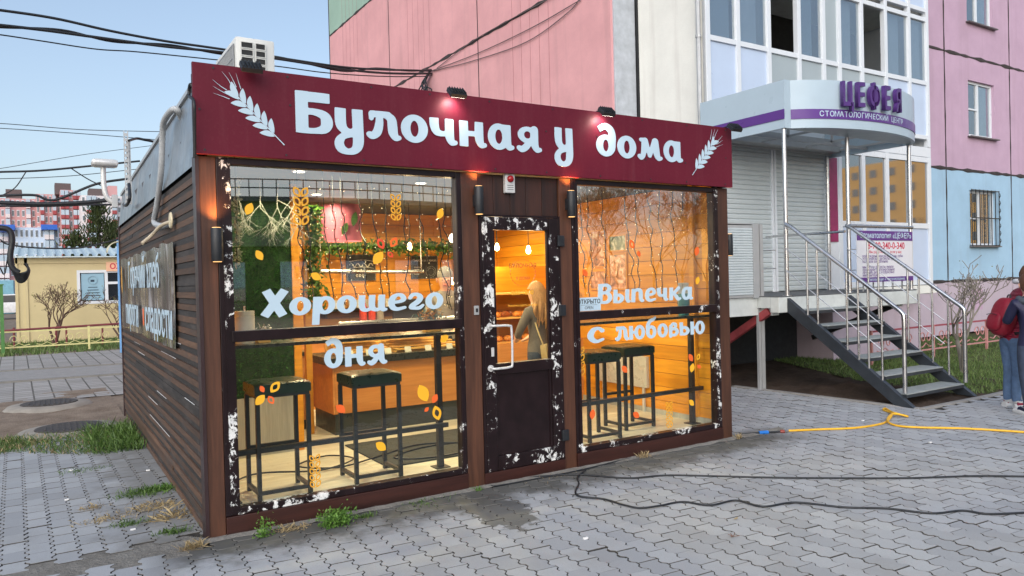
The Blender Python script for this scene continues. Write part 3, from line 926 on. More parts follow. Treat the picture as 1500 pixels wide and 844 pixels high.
# white lamp on a curved arm at the kiosk's far corner
Yl = 5.75
t = thing('area_light', 'white flat lamp head on a curved arm at the far corner of the kiosk', 'lamp', (0, Yl, 2.2))
pl = [PX(177, 297, 1, Yl), PX(166, 297, 1, Yl), PX(156, 288, 1, Yl), PX(152, 270, 1, Yl), PX(151, 246, 1, Yl)]
MB().tube(catmull(pl, 6), .032, 10).build('arm', m_whmetal, t, smooth=60)
a_, b_ = PX(133, 233, 1, Yl), PX(173, 246, 1, Yl)
B('lamp_head', m_whmetal, t, a_.x, b_.x, Yl - .12, Yl + .12, b_.z, a_.z, bevel=.05, smooth=60)
a_, b_ = PX(164, 285, 1, Yl - .1), PX(176, 304, 1, Yl - .1)
B('mounting_plate', m_greyalu, t, a_.x, .0, Yl - .1, Yl - .02, b_.z, a_.z, bevel=.004)
mb = MB()
n = 10
for k in range(n):
    t0, t1 = math.pi / 2 * k / n, math.pi / 2 * (k + 1) / n
    mb.prism([(-.02 - .13 * math.sin(t0), Yl - .25, 2.06 - .13 + .13 * math.cos(t0) + .13), (-.02 - .13 * math.sin(t1), Yl - .25, 2.06 + .13 * math.cos(t1)),
              (-.02 - .12 * math.sin(t1), Yl - .25, 2.05 + .13 * math.cos(t1)), (-.02 - .12 * math.sin(t0), Yl - .25, 2.05 + .13 * math.cos(t0))], (0, .2, 0))
tag(mb.build('vent_hood', M('cream_plastic', (.62, .6, .45), .45), None, smooth=50), 'cream rounded vent hood on the side wall near the far corner', 'vent')

# ---- air conditioner on the roof
acz = 2.665
A = PX(345, 85, 1, .72)
t = thing('air_conditioner', 'white air conditioner unit on the kiosk roof behind the fascia', 'air conditioner', (A.x, .72, acz))
topz = PX(350, 52, 1, .72).z
x0, x1 = A.x, A.x + .29
y0, y1 = .72, 1.48
B('feet', m_black, t, x0 + .02, x1 - .02, y0 + .1, y1 - .1, 2.64, acz)
body = B('body', m_acw, t, x0 + .006, x1, y0 + .012, y1, acz, topz, bevel=.018, smooth=40)
# long left face: coil behind a fine wire guard
mb = MB(); mb.box(x0 - .002, x0 + .004, y0 + .05, y1 - .03, acz + .03, topz - .05)
mb.build('coil', M('coil_fins', (.16, .17, .18), .5, .4, .2, 60), t)
mb = MB()
for k in range(24):
    y = y0 + .05 + (y1 - y0 - .08) * k / 23
    mb.box(x0 - .008, x0 - .004, y - .002, y + .002, acz + .03, topz - .05)
for k in range(8):
    z = acz + .04 + (topz - acz - .1) * k / 7
    mb.box(x0 - .0105, x0 - .0085, y0 + .05, y1 - .03, z - .002, z + .002)
mb.build('wire_guard', m_greyalu, t)
# end face with two columns of slots
nrow = 6
for i in range(nrow):
    zc = topz - .062 - i * .056
    for (a, b) in ((.045, .125), (.15, .215)):
        s_ = B('slot', m_dk, t, x0 + a, x0 + b, y0 + .0055, y0 + .0115, zc - .019, zc + .019, bevel=.0)
        mb = MB().box(x0 + a - .006, x0 + b + .006, y0 - .0005, y0 + .005, zc + .0195, zc + .025).box(x0 + a - .006, x0 + b + .006, y0 - .0005, y0 + .005, zc - .025, zc - .0195)
        mb.box(x0 + a - .006, x0 + a - .0005, y0 - .0005, y0 + .005, zc - .019, zc + .019).box(x0 + b + .0005, x0 + b + .006, y0 - .0005, y0 + .005, zc - .019, zc + .019)
        mb.build('slot_rim', m_acw, s_)
# ================================================================== inside the kiosk
FZ = .12
YB = 4.2
m_pine = wood('pine_board', lin(204, 128, 20), lin(230, 160, 40), 'y', 5, .5, grain=.3, per=.25, rings=7)
m_pineb = wood('pine_board_back', lin(204, 128, 20), lin(230, 160, 40), 'x', 5, .5, grain=.3, per=.25, rings=7)
m_floor = wood('laminate_board', lin(196, 188, 170), lin(222, 216, 200), 'x', 6, .4, grain=.25, per=.12, rings=5)
m_veneer = wood('counter_veneer', lin(188, 118, 58), lin(222, 152, 86), 'x', 6, .4, grain=.25, per=.05, rings=5)
m_ctop = M('dark_counter_top', (.02, .024, .022), .3, 0, .2, 12)
m_greybd = wood('grey_board', lin(150, 148, 144), lin(186, 184, 178), 'z', 5, .5, grain=.25, per=.05)
m_ceil = M('ceiling_board', (.09, .095, .09), .8)
B('ceiling', m_ceil, K, .065, W - .07, .10, YB + .1, 2.50, 2.55)
B('inner_wall', m_pine, K, .062, .072, .11, YB, FZ, 2.499)
for k in range(15):
    y0_ = .075 + k * .19
    for x0_, x1_ in ((.07, 1.35 + .4 * (k % 3)), (1.35 + .4 * (k % 3), 3.2 + .3 * (k % 2)), (3.2 + .3 * (k % 2), 4.71)):
        B('floor_board', m_floor, K, x0_ + .001, x1_ - .001, y0_ + .0008, y0_ + .1892, .101, FZ)
B('floor_board', m_floor, K, .07, 4.71, 2.926, YB, .101, FZ)
ph = (2.498 - FZ) / 16
b1 = MB().box(4.698, 4.718, .125, YB - .001, 0, ph - .004).mesh('wall_board', m_pine, bevel=.003)
b2 = MB().box(.075, 4.697, YB, YB + .02, 0, ph - .004).mesh('wall_board', m_pineb, bevel=.003)
for k in range(16):
    put('wall_board', b1, K).location.z = FZ + k * ph
    put('wall_board', b2, K).location.z = FZ + k * ph
B('skirting', m_greybd, K, 4.68, 4.6975, .13, YB - .002, FZ, FZ + .05)
for x_ in (4.66,):
    B('inner_post', m_pine, K, x_, 4.697, .34, .40, FZ + .051, 2.498)

# partition with artificial grass
P = thing('grass_partition', 'partition covered with dark green artificial grass behind the left window', 'partition', (.55, 1.66, FZ))
B('lower_board', m_greybd, P, .075, 1.03, 1.64, 1.70, FZ, .63)
B('core', M('grass_backing', (.008, .04, .005), .9), P, .075, 1.03, 1.65, 1.70, .632, 2.49)
B('edge_post', m_pineb, P, 1.032, 1.10, 1.64, 1.72, FZ, 2.49)
def blades(name, mat, n, sampler, L, w, parent=None, lean=.5, up=(0, 0, 1)):
    V = np.zeros((n * 4, 3)); 
    for i in range(n):
        p, d = sampler()
        l = L * random.uniform(.5, 1.2)
        a = random.uniform(0, 6.283)
        side = np.array([math.cos(a), math.sin(a), random.uniform(-.3, .3)]) * w
        d = np.array(d, float) + np.array([random.gauss(0, lean), random.gauss(0, lean), random.gauss(0, lean * .5)])
        d /= np.linalg.norm(d)
        p = np.array(p, float)
        mid = p + d * l * .55
        bend = np.array([random.gauss(0, .3), random.gauss(0, .3), -.12]) * l * lean
        V[i * 4] = p - side * .5; V[i * 4 + 1] = p + side * .5
        V[i * 4 + 2] = mid + side * .35 + bend * .3; V[i * 4 + 3] = p + d * l + bend
    me = bpy.data.meshes.new(name)
    F = []
    for i in range(n):
        F.append((i * 4, i * 4 + 1, i * 4 + 2)); F.append((i * 4, i * 4 + 2, i * 4 + 3))
    me.from_pydata(V.tolist(), [], F); me.materials.append(mat); me.update()
    return put(name, me, parent)
def leafmat(name, a, b, rough=.55, trans=.25):
    t = NT(name)
    r_ = t.n('ShaderNodeNewGeometry').outputs['Random Per Island']
    t.color(t.ramp(r_, [(0, a), (1, b)]))
    t.rough(rough)
    tl = t.n('ShaderNodeBsdfTranslucent'); t.l(t.ramp(r_, [(0, a), (1, b)]), tl.inputs[0])
    mx = t.n('ShaderNodeMixShader'); mx.inputs[0].default_value = trans
    t.l(t.p.outputs[0], mx.inputs[1]); t.l(tl.outputs[0], mx.inputs[2]); t.l(mx.outputs[0], t.out.inputs[0])
    return t.m
m_art = leafmat('artificial_grass', (.02, .12, .008), (.06, .26, .03))
m_leafd = leafmat('garland_leaf', (.03, .09, .015), (.12, .24, .04))
stuff(blades('grass_pile', m_art, 9000, lambda: ((random.uniform(.08, 1.03), 1.648, random.uniform(.635, 2.48)), (0, -1, .25)), .045, .007, P, .45))

# serving counter
C = thing('serving_counter', 'wood veneer serving counter with dark top and dark plinth', 'counter', (2.3, 2.3, FZ))
B('front_panel', m_veneer, C, 1.53, 3.15, 2.045, 2.075, .325, .80, bevel=.002)
B('side_panel', m_veneer, C, 1.51, 1.528, 2.045, 2.70, .325, .80)
B('plinth', M('dark_plinth', (.03, .035, .035), .35), C, 1.53, 3.15, 2.06, 2.68, FZ, .324)
B('counter_top', m_ctop, C, 1.46, 3.18, 2.0, 2.72, .802, .875, bevel=.004)
B('carcass', m_dk, C, 1.53, 3.15, 2.08, 2.68, .325, .80)
CT = .876
C2 = thing('back_cabinet', 'orange wood cabinet along the back wall with a dark worktop', 'cabinet', (2.6, 3.9, FZ))
B('body', m_veneer, C2, 1.15, 4.6, 3.68, 4.19, FZ, .95)
B('worktop', m_ctop, C2, 1.12, 4.62, 3.64, 4.19, .952, .99)
C3 = thing('side_cabinet', 'orange wood cabinet between the grass partition and the serving counter', 'cabinet', (1.3, 2.8, FZ))
B('body', m_veneer, C3, 1.12, 1.42, 2.55, 3.5, FZ + .1, .87)
B('plinth', m_dk, C3, 1.13, 1.41, 2.57, 3.5, FZ, FZ + .1)
B('worktop', m_ctop, C3, 1.10, 1.44, 2.53, 3.5, .872, .91)

m_crate = wood('display_slat', lin(216, 156, 76), lin(240, 190, 112), 'x', 6, .5, grain=.2, per=.1)
m_tray = M('white_tray', (.7, .66, .6), .4)
m_bun = M('baked_crust', lin(206, 128, 52), .5, 0, .35, 24, bump=.4)
m_bun2 = M('dark_crust', lin(150, 78, 34), .5, 0, .35, 24, bump=.4)
def display(x0_, x1_, y0_, y1_, z0_, label):
    t = thing('display_rack', label, 'display rack', ((x0_ + x1_) / 2, (y0_ + y1_) / 2, z0_))
    B('back_board', m_crate, t, x0_, x1_, y1_ - .02, y1_, z0_, z0_ + .2)
    for k in range(5):
        B('slat', m_crate, t, x0_, x1_, y0_ + k * (y1_ - y0_ - .04) / 5, y0_ + (k + .8) * (y1_ - y0_ - .04) / 5, z0_ + .02 + .022 * k, z0_ + .035 + .022 * k)
    for x_ in (x0_, x1_ - .015):
        B('side', m_crate, t, x_, x_ + .015, y0_, y1_ - .021, z0_, z0_ + .03)
    return t
display(1.62, 2.16, 2.12, 2.6, CT, 'slatted wooden pastry rack at the left end of the serving counter')
display(2.2, 2.95, 2.12, 2.6, CT, 'slatted wooden pastry rack in the middle of the serving counter')
bun = MB().lathe([(.012, 0), (.05, .006), (.058, .022), (.05, .042), (.026, .056), (.004, .06)], (0, 0, 0), 12).mesh('pastry', m_bun, smooth=60)
roll = MB().tube(catmull([(-.07, 0, .025), (-.035, .012, .032), (0, .015, .035), (.035, .012, .032), (.07, 0, .025)], 3), [.012, .018, .024, .028, .03, .031, .032, .031, .03, .028, .024, .018, .012], 10).mesh('pastry', m_bun2, smooth=60)
def tray(cx, cy, z, label, spots):
    t = thing('tray', label, 'tray', (cx, cy, z))
    B('base', m_tray, t, cx - .21, cx + .21, cy - .13, cy + .13, z, z + .008)
    mb = MB().box(cx - .22, cx + .22, cy - .14, cy - .1305, z, z + .028).box(cx - .22, cx + .22, cy + .1305, cy + .14, z, z + .028)
    mb.box(cx - .22, cx - .2105, cy - .13, cy + .13, z, z + .028).box(cx + .2105, cx + .22, cy - .13, cy + .13, z, z + .028).build('rim', m_tray, t)
    for k, (dx, dy, m_) in enumerate(spots):
        o = put('pastry', m_); o.location = (cx + dx, cy + dy, z + .009); o.rotation_euler.z = random.uniform(0, 3)
        tag(o, 'golden pastry on the ' + label, 'pastry', 'pastries on the ' + label)
sp = [(dx, dy, bun if (i + j) % 2 else roll) for i, dx in enumerate((-.14, 0, .14)) for j, dy in enumerate((-.065, .065))]
tray(2.42, 2.30, CT + .135, 'white tray standing on the slatted rack near the register', sp)
tray(1.87, 2.32, CT + .135, 'white tray on the left slatted rack', sp)
# glass guard
t = thing('glass_guard', 'clear glass guard in front of the pastries on the counter', 'glass guard', (2.3, 2.05, CT))
MB().box(1.6, 2.98, 2.04, 2.046, CT, CT + .26).build('pane', glass('guard_glass', (.97, .98, .97), 1.4), t)
MB().tube([(1.58, 2.04, CT + .33), (2.98, 2.04, CT + .33)], .018, 8).build('tube', m_steel, t)
for x_ in (1.59, 2.97): MB().cyl((x_, 2.05, CT), (x_, 2.05, CT + .33), .010, 8).build('support', m_steel, t)
# register screen, bottles
p = PX(594, 430, 1, 2.62)
t = thing('register_screen', 'dark back of a till screen standing on the serving counter', 'screen', (p.x, 2.64, CT))
B('screen', m_blackpl, t, p.x - .16, p.x + .16, 2.60, 2.63, 1.16, 1.40, bevel=.006)
B('stand', m_blackpl, t, p.x - .03, p.x + .03, 2.631, 2.66, CT + .012, 1.3)
B('foot', m_blackpl, t, p.x - .1, p.x + .1, 2.56, 2.70, CT, CT + .012)
for px_, mt, nm in ((531, lin(206, 62, 30), 'first'), (544, lin(206, 62, 30), 'second'), (556, lin(150, 140, 130), 'third')):
    p = PX(px_, 430, 1, 3.9)
    t = thing('bottle', {'first': 'red sauce bottle with white cap on the back worktop, left one', 'second': 'red sauce bottle with white cap on the back worktop, right one', 'third': 'grey jar beside the red bottles on the back worktop'}[nm], 'bottle', (p.x, 3.9, .991))
    MB().lathe([(.045, 0), (.048, .02), (.048, .3), (.03, .36), (.022, .38)], (p.x, 3.9, .991), 12).build('body', M('bottle_' + nm, mt, .25), t, smooth=50)
    MB().lathe([(.026, .381), (.026, .43)], (p.x, 3.9, .991), 10).build('cap', m_tray, t)
# white display shelf in the middle of the back wall, above the worktop
t = thing('wall_shelf', 'dark wall shelf under the chalkboards', 'shelf', (2.9, 4.0, 1.27))
B('board', m_ctop, t, 2.0, 4.3, 3.95, 4.195, 1.25, 1.28)
for x_ in (2.1, 4.2): B('bracket', m_black, t, x_, x_ + .02, 4.0, 4.195, 1.17, 1.2495)
t = thing('steel_rail', 'long bright steel tube across the back of the shop', 'rail', (2.9, 3.2, 1.7))
MB().tube([PX(467, 398, 1, 3.2), PX(620, 398, 1, 3.2)], .022, 10).build('tube', m_steel, t)
for u_ in (470, 617):
    q = PX(u_, 398, 1, 3.2); MB().cyl(q, (q.x, q.y, 2.5), .006, 6).build('hanger', m_steel, t)

# chalkboards on the back wall
m_chalk = M('chalkboard_black', (.03, .03, .03), .7, 0, .3, 30)
m_chw = M('chalk_print', (.62, .6, .55), .8)
for (u0, v0, u1, v1, lab, txt) in ((507, 373, 551, 411, 'black chalkboard with a ribbon drawing on the back wall', None), (602, 375, 642, 408, 'black chalkboard about pies with a round pie drawing on the back wall', 1)):
    a_, b_ = PX(u0, v0, 1, YB - .02), PX(u1, v1, 1, YB - .02)
    t = thing('chalkboard', lab, 'chalkboard', ((a_.x + b_.x) / 2, YB - .01, b_.z))
    B('board', m_chalk, t, a_.x, b_.x, YB - .018, YB - .001, b_.z, a_.z)
    yy = YB - .0195
    mb = MB()
    for (q0, q1) in (((.02, .02), (.98, .02)), ((.02, .98), (.98, .98)), ((.02, .02), (.02, .98)), ((.98, .02), (.98, .98))):
        mb.bar((a_.x + (b_.x - a_.x) * q0[0], yy, b_.z + (a_.z - b_.z) * q0[1]), (a_.x + (b_.x - a_.x) * q1[0], yy, b_.z + (a_.z - b_.z) * q1[1]), .001, .008, (0, -1, 0) if q0[1] == q1[1] else (0, 1, 0))
    mb.build('border_line', m_chw, t)
    w_, h_ = b_.x - a_.x, a_.z - b_.z
    if txt:
        o = put('lettering', text_mesh('Пироги на заказ', .045, m_chw, .0004), t); o.location = Vector((a_.x + w_ * .5, yy, b_.z + h_ * .8))
        mb = MB()
        for k in range(16):
            a0, a1 = k * math.pi / 8, (k + 1) * math.pi / 8
            for rr in (.05, .075):
                c_ = Vector((a_.x + w_ * .73, yy, b_.z + h_ * .3))
                mb.bar(c_ + Vector((rr * math.cos(a0), 0, rr * math.sin(a0))), c_ + Vector((rr * math.cos(a1), 0, rr * math.sin(a1))), .001, .007, (0, -1, 0))
        for k in range(4):
            mb.box(a_.x + w_ * .1, a_.x + w_ * (.3 + .06 * (k % 2)), yy - .0005, yy, b_.z + h_ * (.2 + .1 * k), b_.z + h_ * (.22 + .1 * k))
        mb.build('drawing', m_chw, t)
    else:
        mb = MB()
        pts = [(a_.x + w_ * (.1 + .8 * k / 16), yy, b_.z + h_ * (.6 + .07 * math.sin(k * 1.4))) for k in range(17)]
        mb.tube(pts, .008, 5)
        mb.tube([(x_, y_, z_ + .045) for x_, y_, z_ in [(a_.x + w_ * (.08 + .84 * k / 12), yy, b_.z + h_ * (.6 + .06 * math.sin(k * .26))) for k in range(13)]], .004, 5)
        mb.tube([(x_, y_, z_ - .045) for x_, y_, z_ in [(a_.x + w_ * (.08 + .84 * k / 12), yy, b_.z + h_ * (.6 + .06 * math.sin(k * .26))) for k in range(13)]], .004, 5)
        for k in range(3): mb.tube([(a_.x + w_ * (.35 + .1 * k + .03 * math.cos(j)), yy, b_.z + h_ * (.2 + .05 * math.sin(j))) for j in range(7)], .005, 5)
        mb.build('drawing', m_chw, t)

# lamps
m_shade = NT('pink_lampshade'); m_shade.color(lin(176, 92, 118)); m_shade.rough(.8); m_shade = m_shade.m
m_bulb = emit('bulb_glass', (1.0, .72, .34), 14.0)
m_bulbw = emit('globe_glass', (1.0, .9, .74), 4.0)
def inner_light(loc, e, parent, col=(1, .70, .36), size=.08):
    ld = bpy.data.lights.new('bulb_light', 'POINT'); ld.energy = e; ld.color = col; ld.shadow_soft_size = size
    o = bpy.data.objects.new('bulb_light', ld); COL.objects.link(o)
    o.parent = parent; o.matrix_parent_inverse = Matrix.Translation(parent.location).inverted(); o.location = loc
def shade(px0, py0, px1, py1, Y, lab):
    a_, b_ = PX(px0, py0, 1, Y), PX(px1, py1, 1, Y)
    c_ = ((a_.x + b_.x) / 2, Y, b_.z); r_ = (b_.x - a_.x) / 2
    t = thing('pendant_lamp', lab, 'pendant lamp', c_)
    mb = MB(); n = 28
    vs = [(c_[0] + r_ * math.cos(6.2832 * k / n), Y + r_ * math.sin(6.2832 * k / n), z) for z in (b_.z, a_.z) for k in range(n)]
    mb.add(vs, [(k, (k + 1) % n, n + (k + 1) % n, n + k) for k in range(n)]).build('lampshade', m_shade, t, smooth=60)
    MB().lathe([(.02, .1), (.035, .06), (.02, .02)], (c_[0], Y, b_.z), 10).build('bulb', m_bulb, t, smooth=60)
    MB().cyl((c_[0], Y, b_.z + .1), (c_[0], Y, 2.5), .004, 6).build('cord', m_black, t)
    # leaf print on the shade
    for k, (u_, v_, an, L_) in enumerate(((500, 344, -25, .14), (516, 332, -12, .16))) if px0 < 600 else ():
        q = PX(u_, v_, 1, Y - r_ * .93); o_ = place(leafpts(L_, .035, 8), q.x, q.z, R(an))
        put('leaf_print', loops_mesh([o_], 'leaf_print', m_leafd, 1, (0, 0), .001), t).location.y = Y - r_ - .012
    inner_light((c_[0], Y, b_.z + .05), 9, t)
shade(471, 300, 528, 354, 2.7, 'pink drum pendant lamp with a green leaf print over the counter')
shade(905, 305, 946, 353, 2.1, 'pink drum pendant lamp near the right wall')
for k, (u_, v_, Y_, lab, glob) in enumerate(((600, 361, 2.9, 'bare glowing bulb in front of the chalkboards', 0), (664, 349, 2.2, 'round white globe lamp at the right edge of the left window', 1),
                                     (774, 366, 1.9, 'bare glowing bulb behind the door glass', 0), (728, 362, 2.6, 'small glowing bulb at the left edge of the door glass', 0), (663, 412, 3.3, 'dim bulb low behind the left window edge', 0))):
    q = PX(u_, v_, 1, Y_)
    t = thing('hanging_bulb', lab, 'bulb', tuple(q), 'bulbs hanging in the shop')
    if glob: MB().lathe([(.006, -.05), (.034, -.04), (.052, 0), (.034, .04), (.012, .052)], q, 14).build('globe', m_bulbw, t, smooth=70)
    else: MB().lathe([(.004, -.045), (.022, -.035), (.028, -.01), (.018, .03), (.012, .045)], q, 12).build('globe', m_bulb, t, smooth=70)
    MB().cyl((q.x, q.y, q.z + .05), (q.x, q.y, 2.5), .004, 6).build('cord', m_black, t)
    inner_light((q.x, q.y, q.z - .08), 6 if not glob else 9, t)
# unseen ceiling lamps added to brighten the shop
for k, (x_, y_) in enumerate(((.9, .9), (2.1, 1.2), (3.5, 1.1), (2.2, 3.2), (3.7, 3.0), (1.5, 2.35))):
    t = thing('ceiling_fill', ['added fill light over the left window bar', 'added fill light inside the door', 'added fill light over the right window stools', 'added fill light over the back worktop', 'added fill light by the right wall pictures', 'added fill light over the pastry racks'][k], 'fill light', (x_, y_, 2.49), 'added fill lights in the shop')
    MB().lathe([(.06, 0), (.06, .009)], (x_, y_, 2.49), 16).build('ring', m_whmetal, t)
    MB().lathe([(.045, -.003), (.045, -.0005)], (x_, y_, 2.49), 16).build('lens', m_bulbw, t)
    ld = bpy.data.lights.new('ceiling_fill_light', 'SPOT'); ld.energy = (60, 62, 34, 85, 42, 48)[k]; ld.color = (1, .79, .44); ld.spot_size = R(166); ld.spot_blend = .25; ld.shadow_soft_size = .05
    o = bpy.data.objects.new('fill_light', ld); COL.objects.link(o); o.parent = t; o.location = (0, 0, -.03)

# greenery
def leafcloud(name, n, sampler, s, mat, parent=None):
    vs, fs = [], []
    for i in range(n):
        p = np.array(sampler()); a = rng.normal(size=3); a /= np.linalg.norm(a)
        b = np.cross(a, rng.normal(size=3)); b /= np.linalg.norm(b)
        k = s * random.uniform(.6, 1.3); o = len(vs)
        vs += [tuple(p - a * k), tuple(p + b * k * .45), tuple(p + a * k), tuple(p - b * k * .45)]
        fs.append((o, o + 1, o + 2, o + 3))
    me = bpy.data.meshes.new(name); me.from_pydata(vs, [], fs); me.materials.append(mat)
    return put(name, me, parent)
ga, gb = PX(455, 362, 1, 3.9), PX(700, 366, 1, 3.9)
t = thing('leaf_garland', 'green leaf garland hung across the back of the shop', 'garland', (2.8, 3.9, ga.z))
MB().tube([(ga.x, 3.9, ga.z), (gb.x, 3.9, gb.z)], .01, 6).build('cord', m_black, t)
stuff(leafcloud('foliage', 1500, lambda: (random.uniform(ga.x, gb.x), 3.9 + random.gauss(0, .04), ga.z + random.gauss(0, .045)), .035, m_leafd, t))
t = thing('climbing_plant', 'green climbing plant down the wooden post beside the grass partition', 'plant', (1.2, 2.3, FZ))
q0, q1 = PX(456, 340, 1, 2.3), PX(458, 452, 1, 2.3)
B('post', m_pineb, t, q0.x - .09, q0.x - .03, 2.28, 2.34, FZ, 2.49)
stuff(leafcloud('foliage', 700, lambda: (q0.x + random.gauss(0, .045), 2.3 + random.gauss(0, .04) - .05, random.uniform(q1.z, q0.z + .25)), .032, m_leafd, t))
t = thing('hanging_vine', 'pale hanging vine at the left edge of the left window', 'plant', (.35, .25, 1.4))
q0, q1 = PX(346, 300, 1, .2), PX(347, 392, 1, .2)
MB().tube([q1, q0, (q0.x, .2, 2.5)], .004, 6).build('stem', m_black, t)
stuff(leafcloud('foliage', 220, lambda: (q0.x + random.gauss(0, .016), .2 + random.gauss(0, .015), random.uniform(q1.z, q0.z + .2)), .018, leafmat('pale_leaf', (.25, .3, .22), (.5, .52, .42)), t))
# white branching roots decor in front of the grass
t = thing('dried_branches', 'pale dried branches hanging upside down before the grass partition', 'branches', (.75, 1.3, 2.45))
def twig(mb, p, d, L, r, depth):
    e = p + d * L
    mb.tube([p, (p + e) / 2 + Vector((random.gauss(0, .02), random.gauss(0, .02), 0)) * L * 2, e], [r, r * .8, r * .6], 4)
    if depth:
        for _ in range(random.choice((2, 3))):
            dd = (d + Vector((random.gauss(0, .45), random.gauss(0, .25), random.gauss(0, .15)))).normalized()
            twig(mb, p + (e - p) * random.uniform(.5, 1), dd, L * .68, r * .62, depth - 1)
m_twig = M('pale_twig', (.3, .33, .33), .7)
for x_ in (.55, .72, .88, 1.0):
    mb = MB(); twig(mb, Vector((x_, 1.42, 2.5)), Vector((random.uniform(-.1, .1), 0, -1)), .26, .008, 4); mb.build('branch', m_twig, t)

# fairy lights hanging behind both windows
m_fb = emit('fairy_bulb', (1, .8, .45), 1.5)
def fairy(lab, cols, Y):
    t = thing('fairy_lights', lab, 'string lights', (PX(cols[0][0], 330, 1, Y).x, Y, 2.45))
    for (u_, v0, v1, du) in cols:
        a_, b_ = PX(u_, v0, 1, Y), PX(u_ + du, v1, 1, Y)
        a_.z = min(a_.z, 2.49)
        n = 9
        pts = [a_ + (b_ - a_) * k / n + Vector((random.gauss(0, .006), random.gauss(0, .02), 0)) * (k > 0) for k in range(n + 1)]
        pts = [Vector((a_.x, Y, 2.495))] + pts if a_.z < 2.48 else pts
        P_ = catmull(pts, 4)
        mb = MB().tube(P_, .0045, 5)
        mb2 = MB()
        for q in P_[2::3]:
            s_ = random.choice((-1, 1)); e = q + Vector((s_ * .022, random.uniform(-.01, .01), -.014))
            mb.tube([q, e], .003, 4); mb2.lathe([(.001, -.004), (.004, 0), (.001, .004)], e, 5)
        o = mb.build('strand', m_black, t); mb2.build('bulb', m_fb, o)
fairy('dark wires with tiny lights hanging behind the left window', [(u_, 300 + random.uniform(-10, 6), 400 + random.uniform(30, 55), random.uniform(4, 20)) for u_ in (436, 449, 474, 488, 500, 526, 545, 563, 592, 615, 640, 652)], .55)
fairy('dark wires with tiny lights hanging behind the right window', [(u_, 290 + random.uniform(-10, 6), 400 + random.uniform(10, 40), random.uniform(4, 14)) for u_ in (848, 860, 882, 916, 930, 948, 966, 985, 1000, 1012, 1028)], .5)

# window bars: narrow tables with posts and a foot rail
def window_bar(x0_, x1_, posts, zr, lab):
    t = thing('window_bar', lab, 'bar table', ((x0_ + x1_) / 2, .28, FZ))
    B('table_top', m_ctop, t, x0_, x1_, .10, .42, 1.182, 1.205, bevel=.003)
    for x_ in posts:
        MB().box(x_ - .022, x_ + .022, .30, .344, FZ + .008, 1.181).build('post', m_black, t)
        B('foot_plate', m_black, t, x_ - .06, x_ + .06, .262, .382, FZ, FZ + .008)
    MB().box(x0_, x1_, .262, .298, zr - .018, zr + .018).build('foot_rail', m_black, t)
window_bar(.10, 1.84, (.2, 1.79), .46, 'narrow black window bar with foot rail behind the left window')
window_bar(2.92, 4.68, (3.0, 4.58), .47, 'narrow black window bar with foot rail behind the right window')

# stools
m_leather = M('black_green_leather', (.012, .024, .018), .32, 0, .2, 10)
st = thing('bar_stool', 'black bar stool with padded seat nearest the slatted side wall', 'bar stool', (.55, .41, FZ), 'bar stools at the window bars')
sx, sy, H = .175, .155, .70
for ax in (-1, 1):
    for ay in (-1, 1):
        B('leg', m_black, st, .55 + ax * sx - .014, .55 + ax * sx + .014, .41 + ay * sy - .014, .41 + ay * sy + .014, FZ, FZ + H)
for ax in (-1, 1):
    B('stretcher', m_black, st, .55 + ax * sx - .012, .55 + ax * sx + .012, .41 - sy + .0145, .41 + sy - .0145, FZ + .035, FZ + .06)
for ay in (-1, 1):
    B('stretcher', m_black, st, .55 - sx + .0145, .55 + sx - .0145, .41 + ay * sy - .012, .41 + ay * sy + .012, FZ + (.035 if ay < 0 else .30), FZ + (.06 if ay < 0 else .325))
B('seat_frame', m_black, st, .55 - sx - .01, .55 + sx + .01, .41 - sy - .01, .41 + sy + .01, FZ + H + .0005, FZ + H + .022)
mb = MB(); n = 12
vs = []
for i in range(n + 1):
    for j in range(n + 1):
        u_, v_ = i / n * 2 - 1, j / n * 2 - 1
        tuft = sum(.010 * math.exp(-((u_ - a) ** 2 + (v_ - b) ** 2) / .02) for a in (-.4, .4) for b in (-.4, .4)) + .004 * math.exp(-(u_ / .05) ** 2) + .004 * math.exp(-(v_ / .05) ** 2)
        edge = (abs(u_) ** 8 + abs(v_) ** 8) * .012
        vs.append((.55 + u_ * .195, .41 + v_ * .172, FZ + H + .105 - tuft - edge))
top_n = len(vs)
fs = [(i * (n + 1) + j, (i + 1) * (n + 1) + j, (i + 1) * (n + 1) + j + 1, i * (n + 1) + j + 1) for i in range(n) for j in range(n)]
ring = [i * (n + 1) for i in range(n + 1)] + [n * (n + 1) + j for j in range(1, n + 1)] + [i * (n + 1) + n for i in range(n - 1, -1, -1)] + [j for j in range(n - 1, 0, -1)]
for r_ in ring: vs.append((vs[r_][0], vs[r_][1], FZ + H + .0225))
for k in range(len(ring)):
    k2 = (k + 1) % len(ring); fs.append((ring[k], ring[k2], top_n + k2, top_n + k))
fs.append(tuple(range(top_n, top_n + len(ring))))
mb.add(vs, fs).build('seat', m_leather, st, smooth=50)
dup(st, (1.245, .41, FZ), 'black bar stool with padded seat in front of the serving counter')
dup(st, (3.42, .42, FZ), 'black bar stool with padded seat behind the right window, nearest the door')
dup(st, (4.02, .62, FZ), 'black bar stool with padded seat set back behind the right window, further from the door')

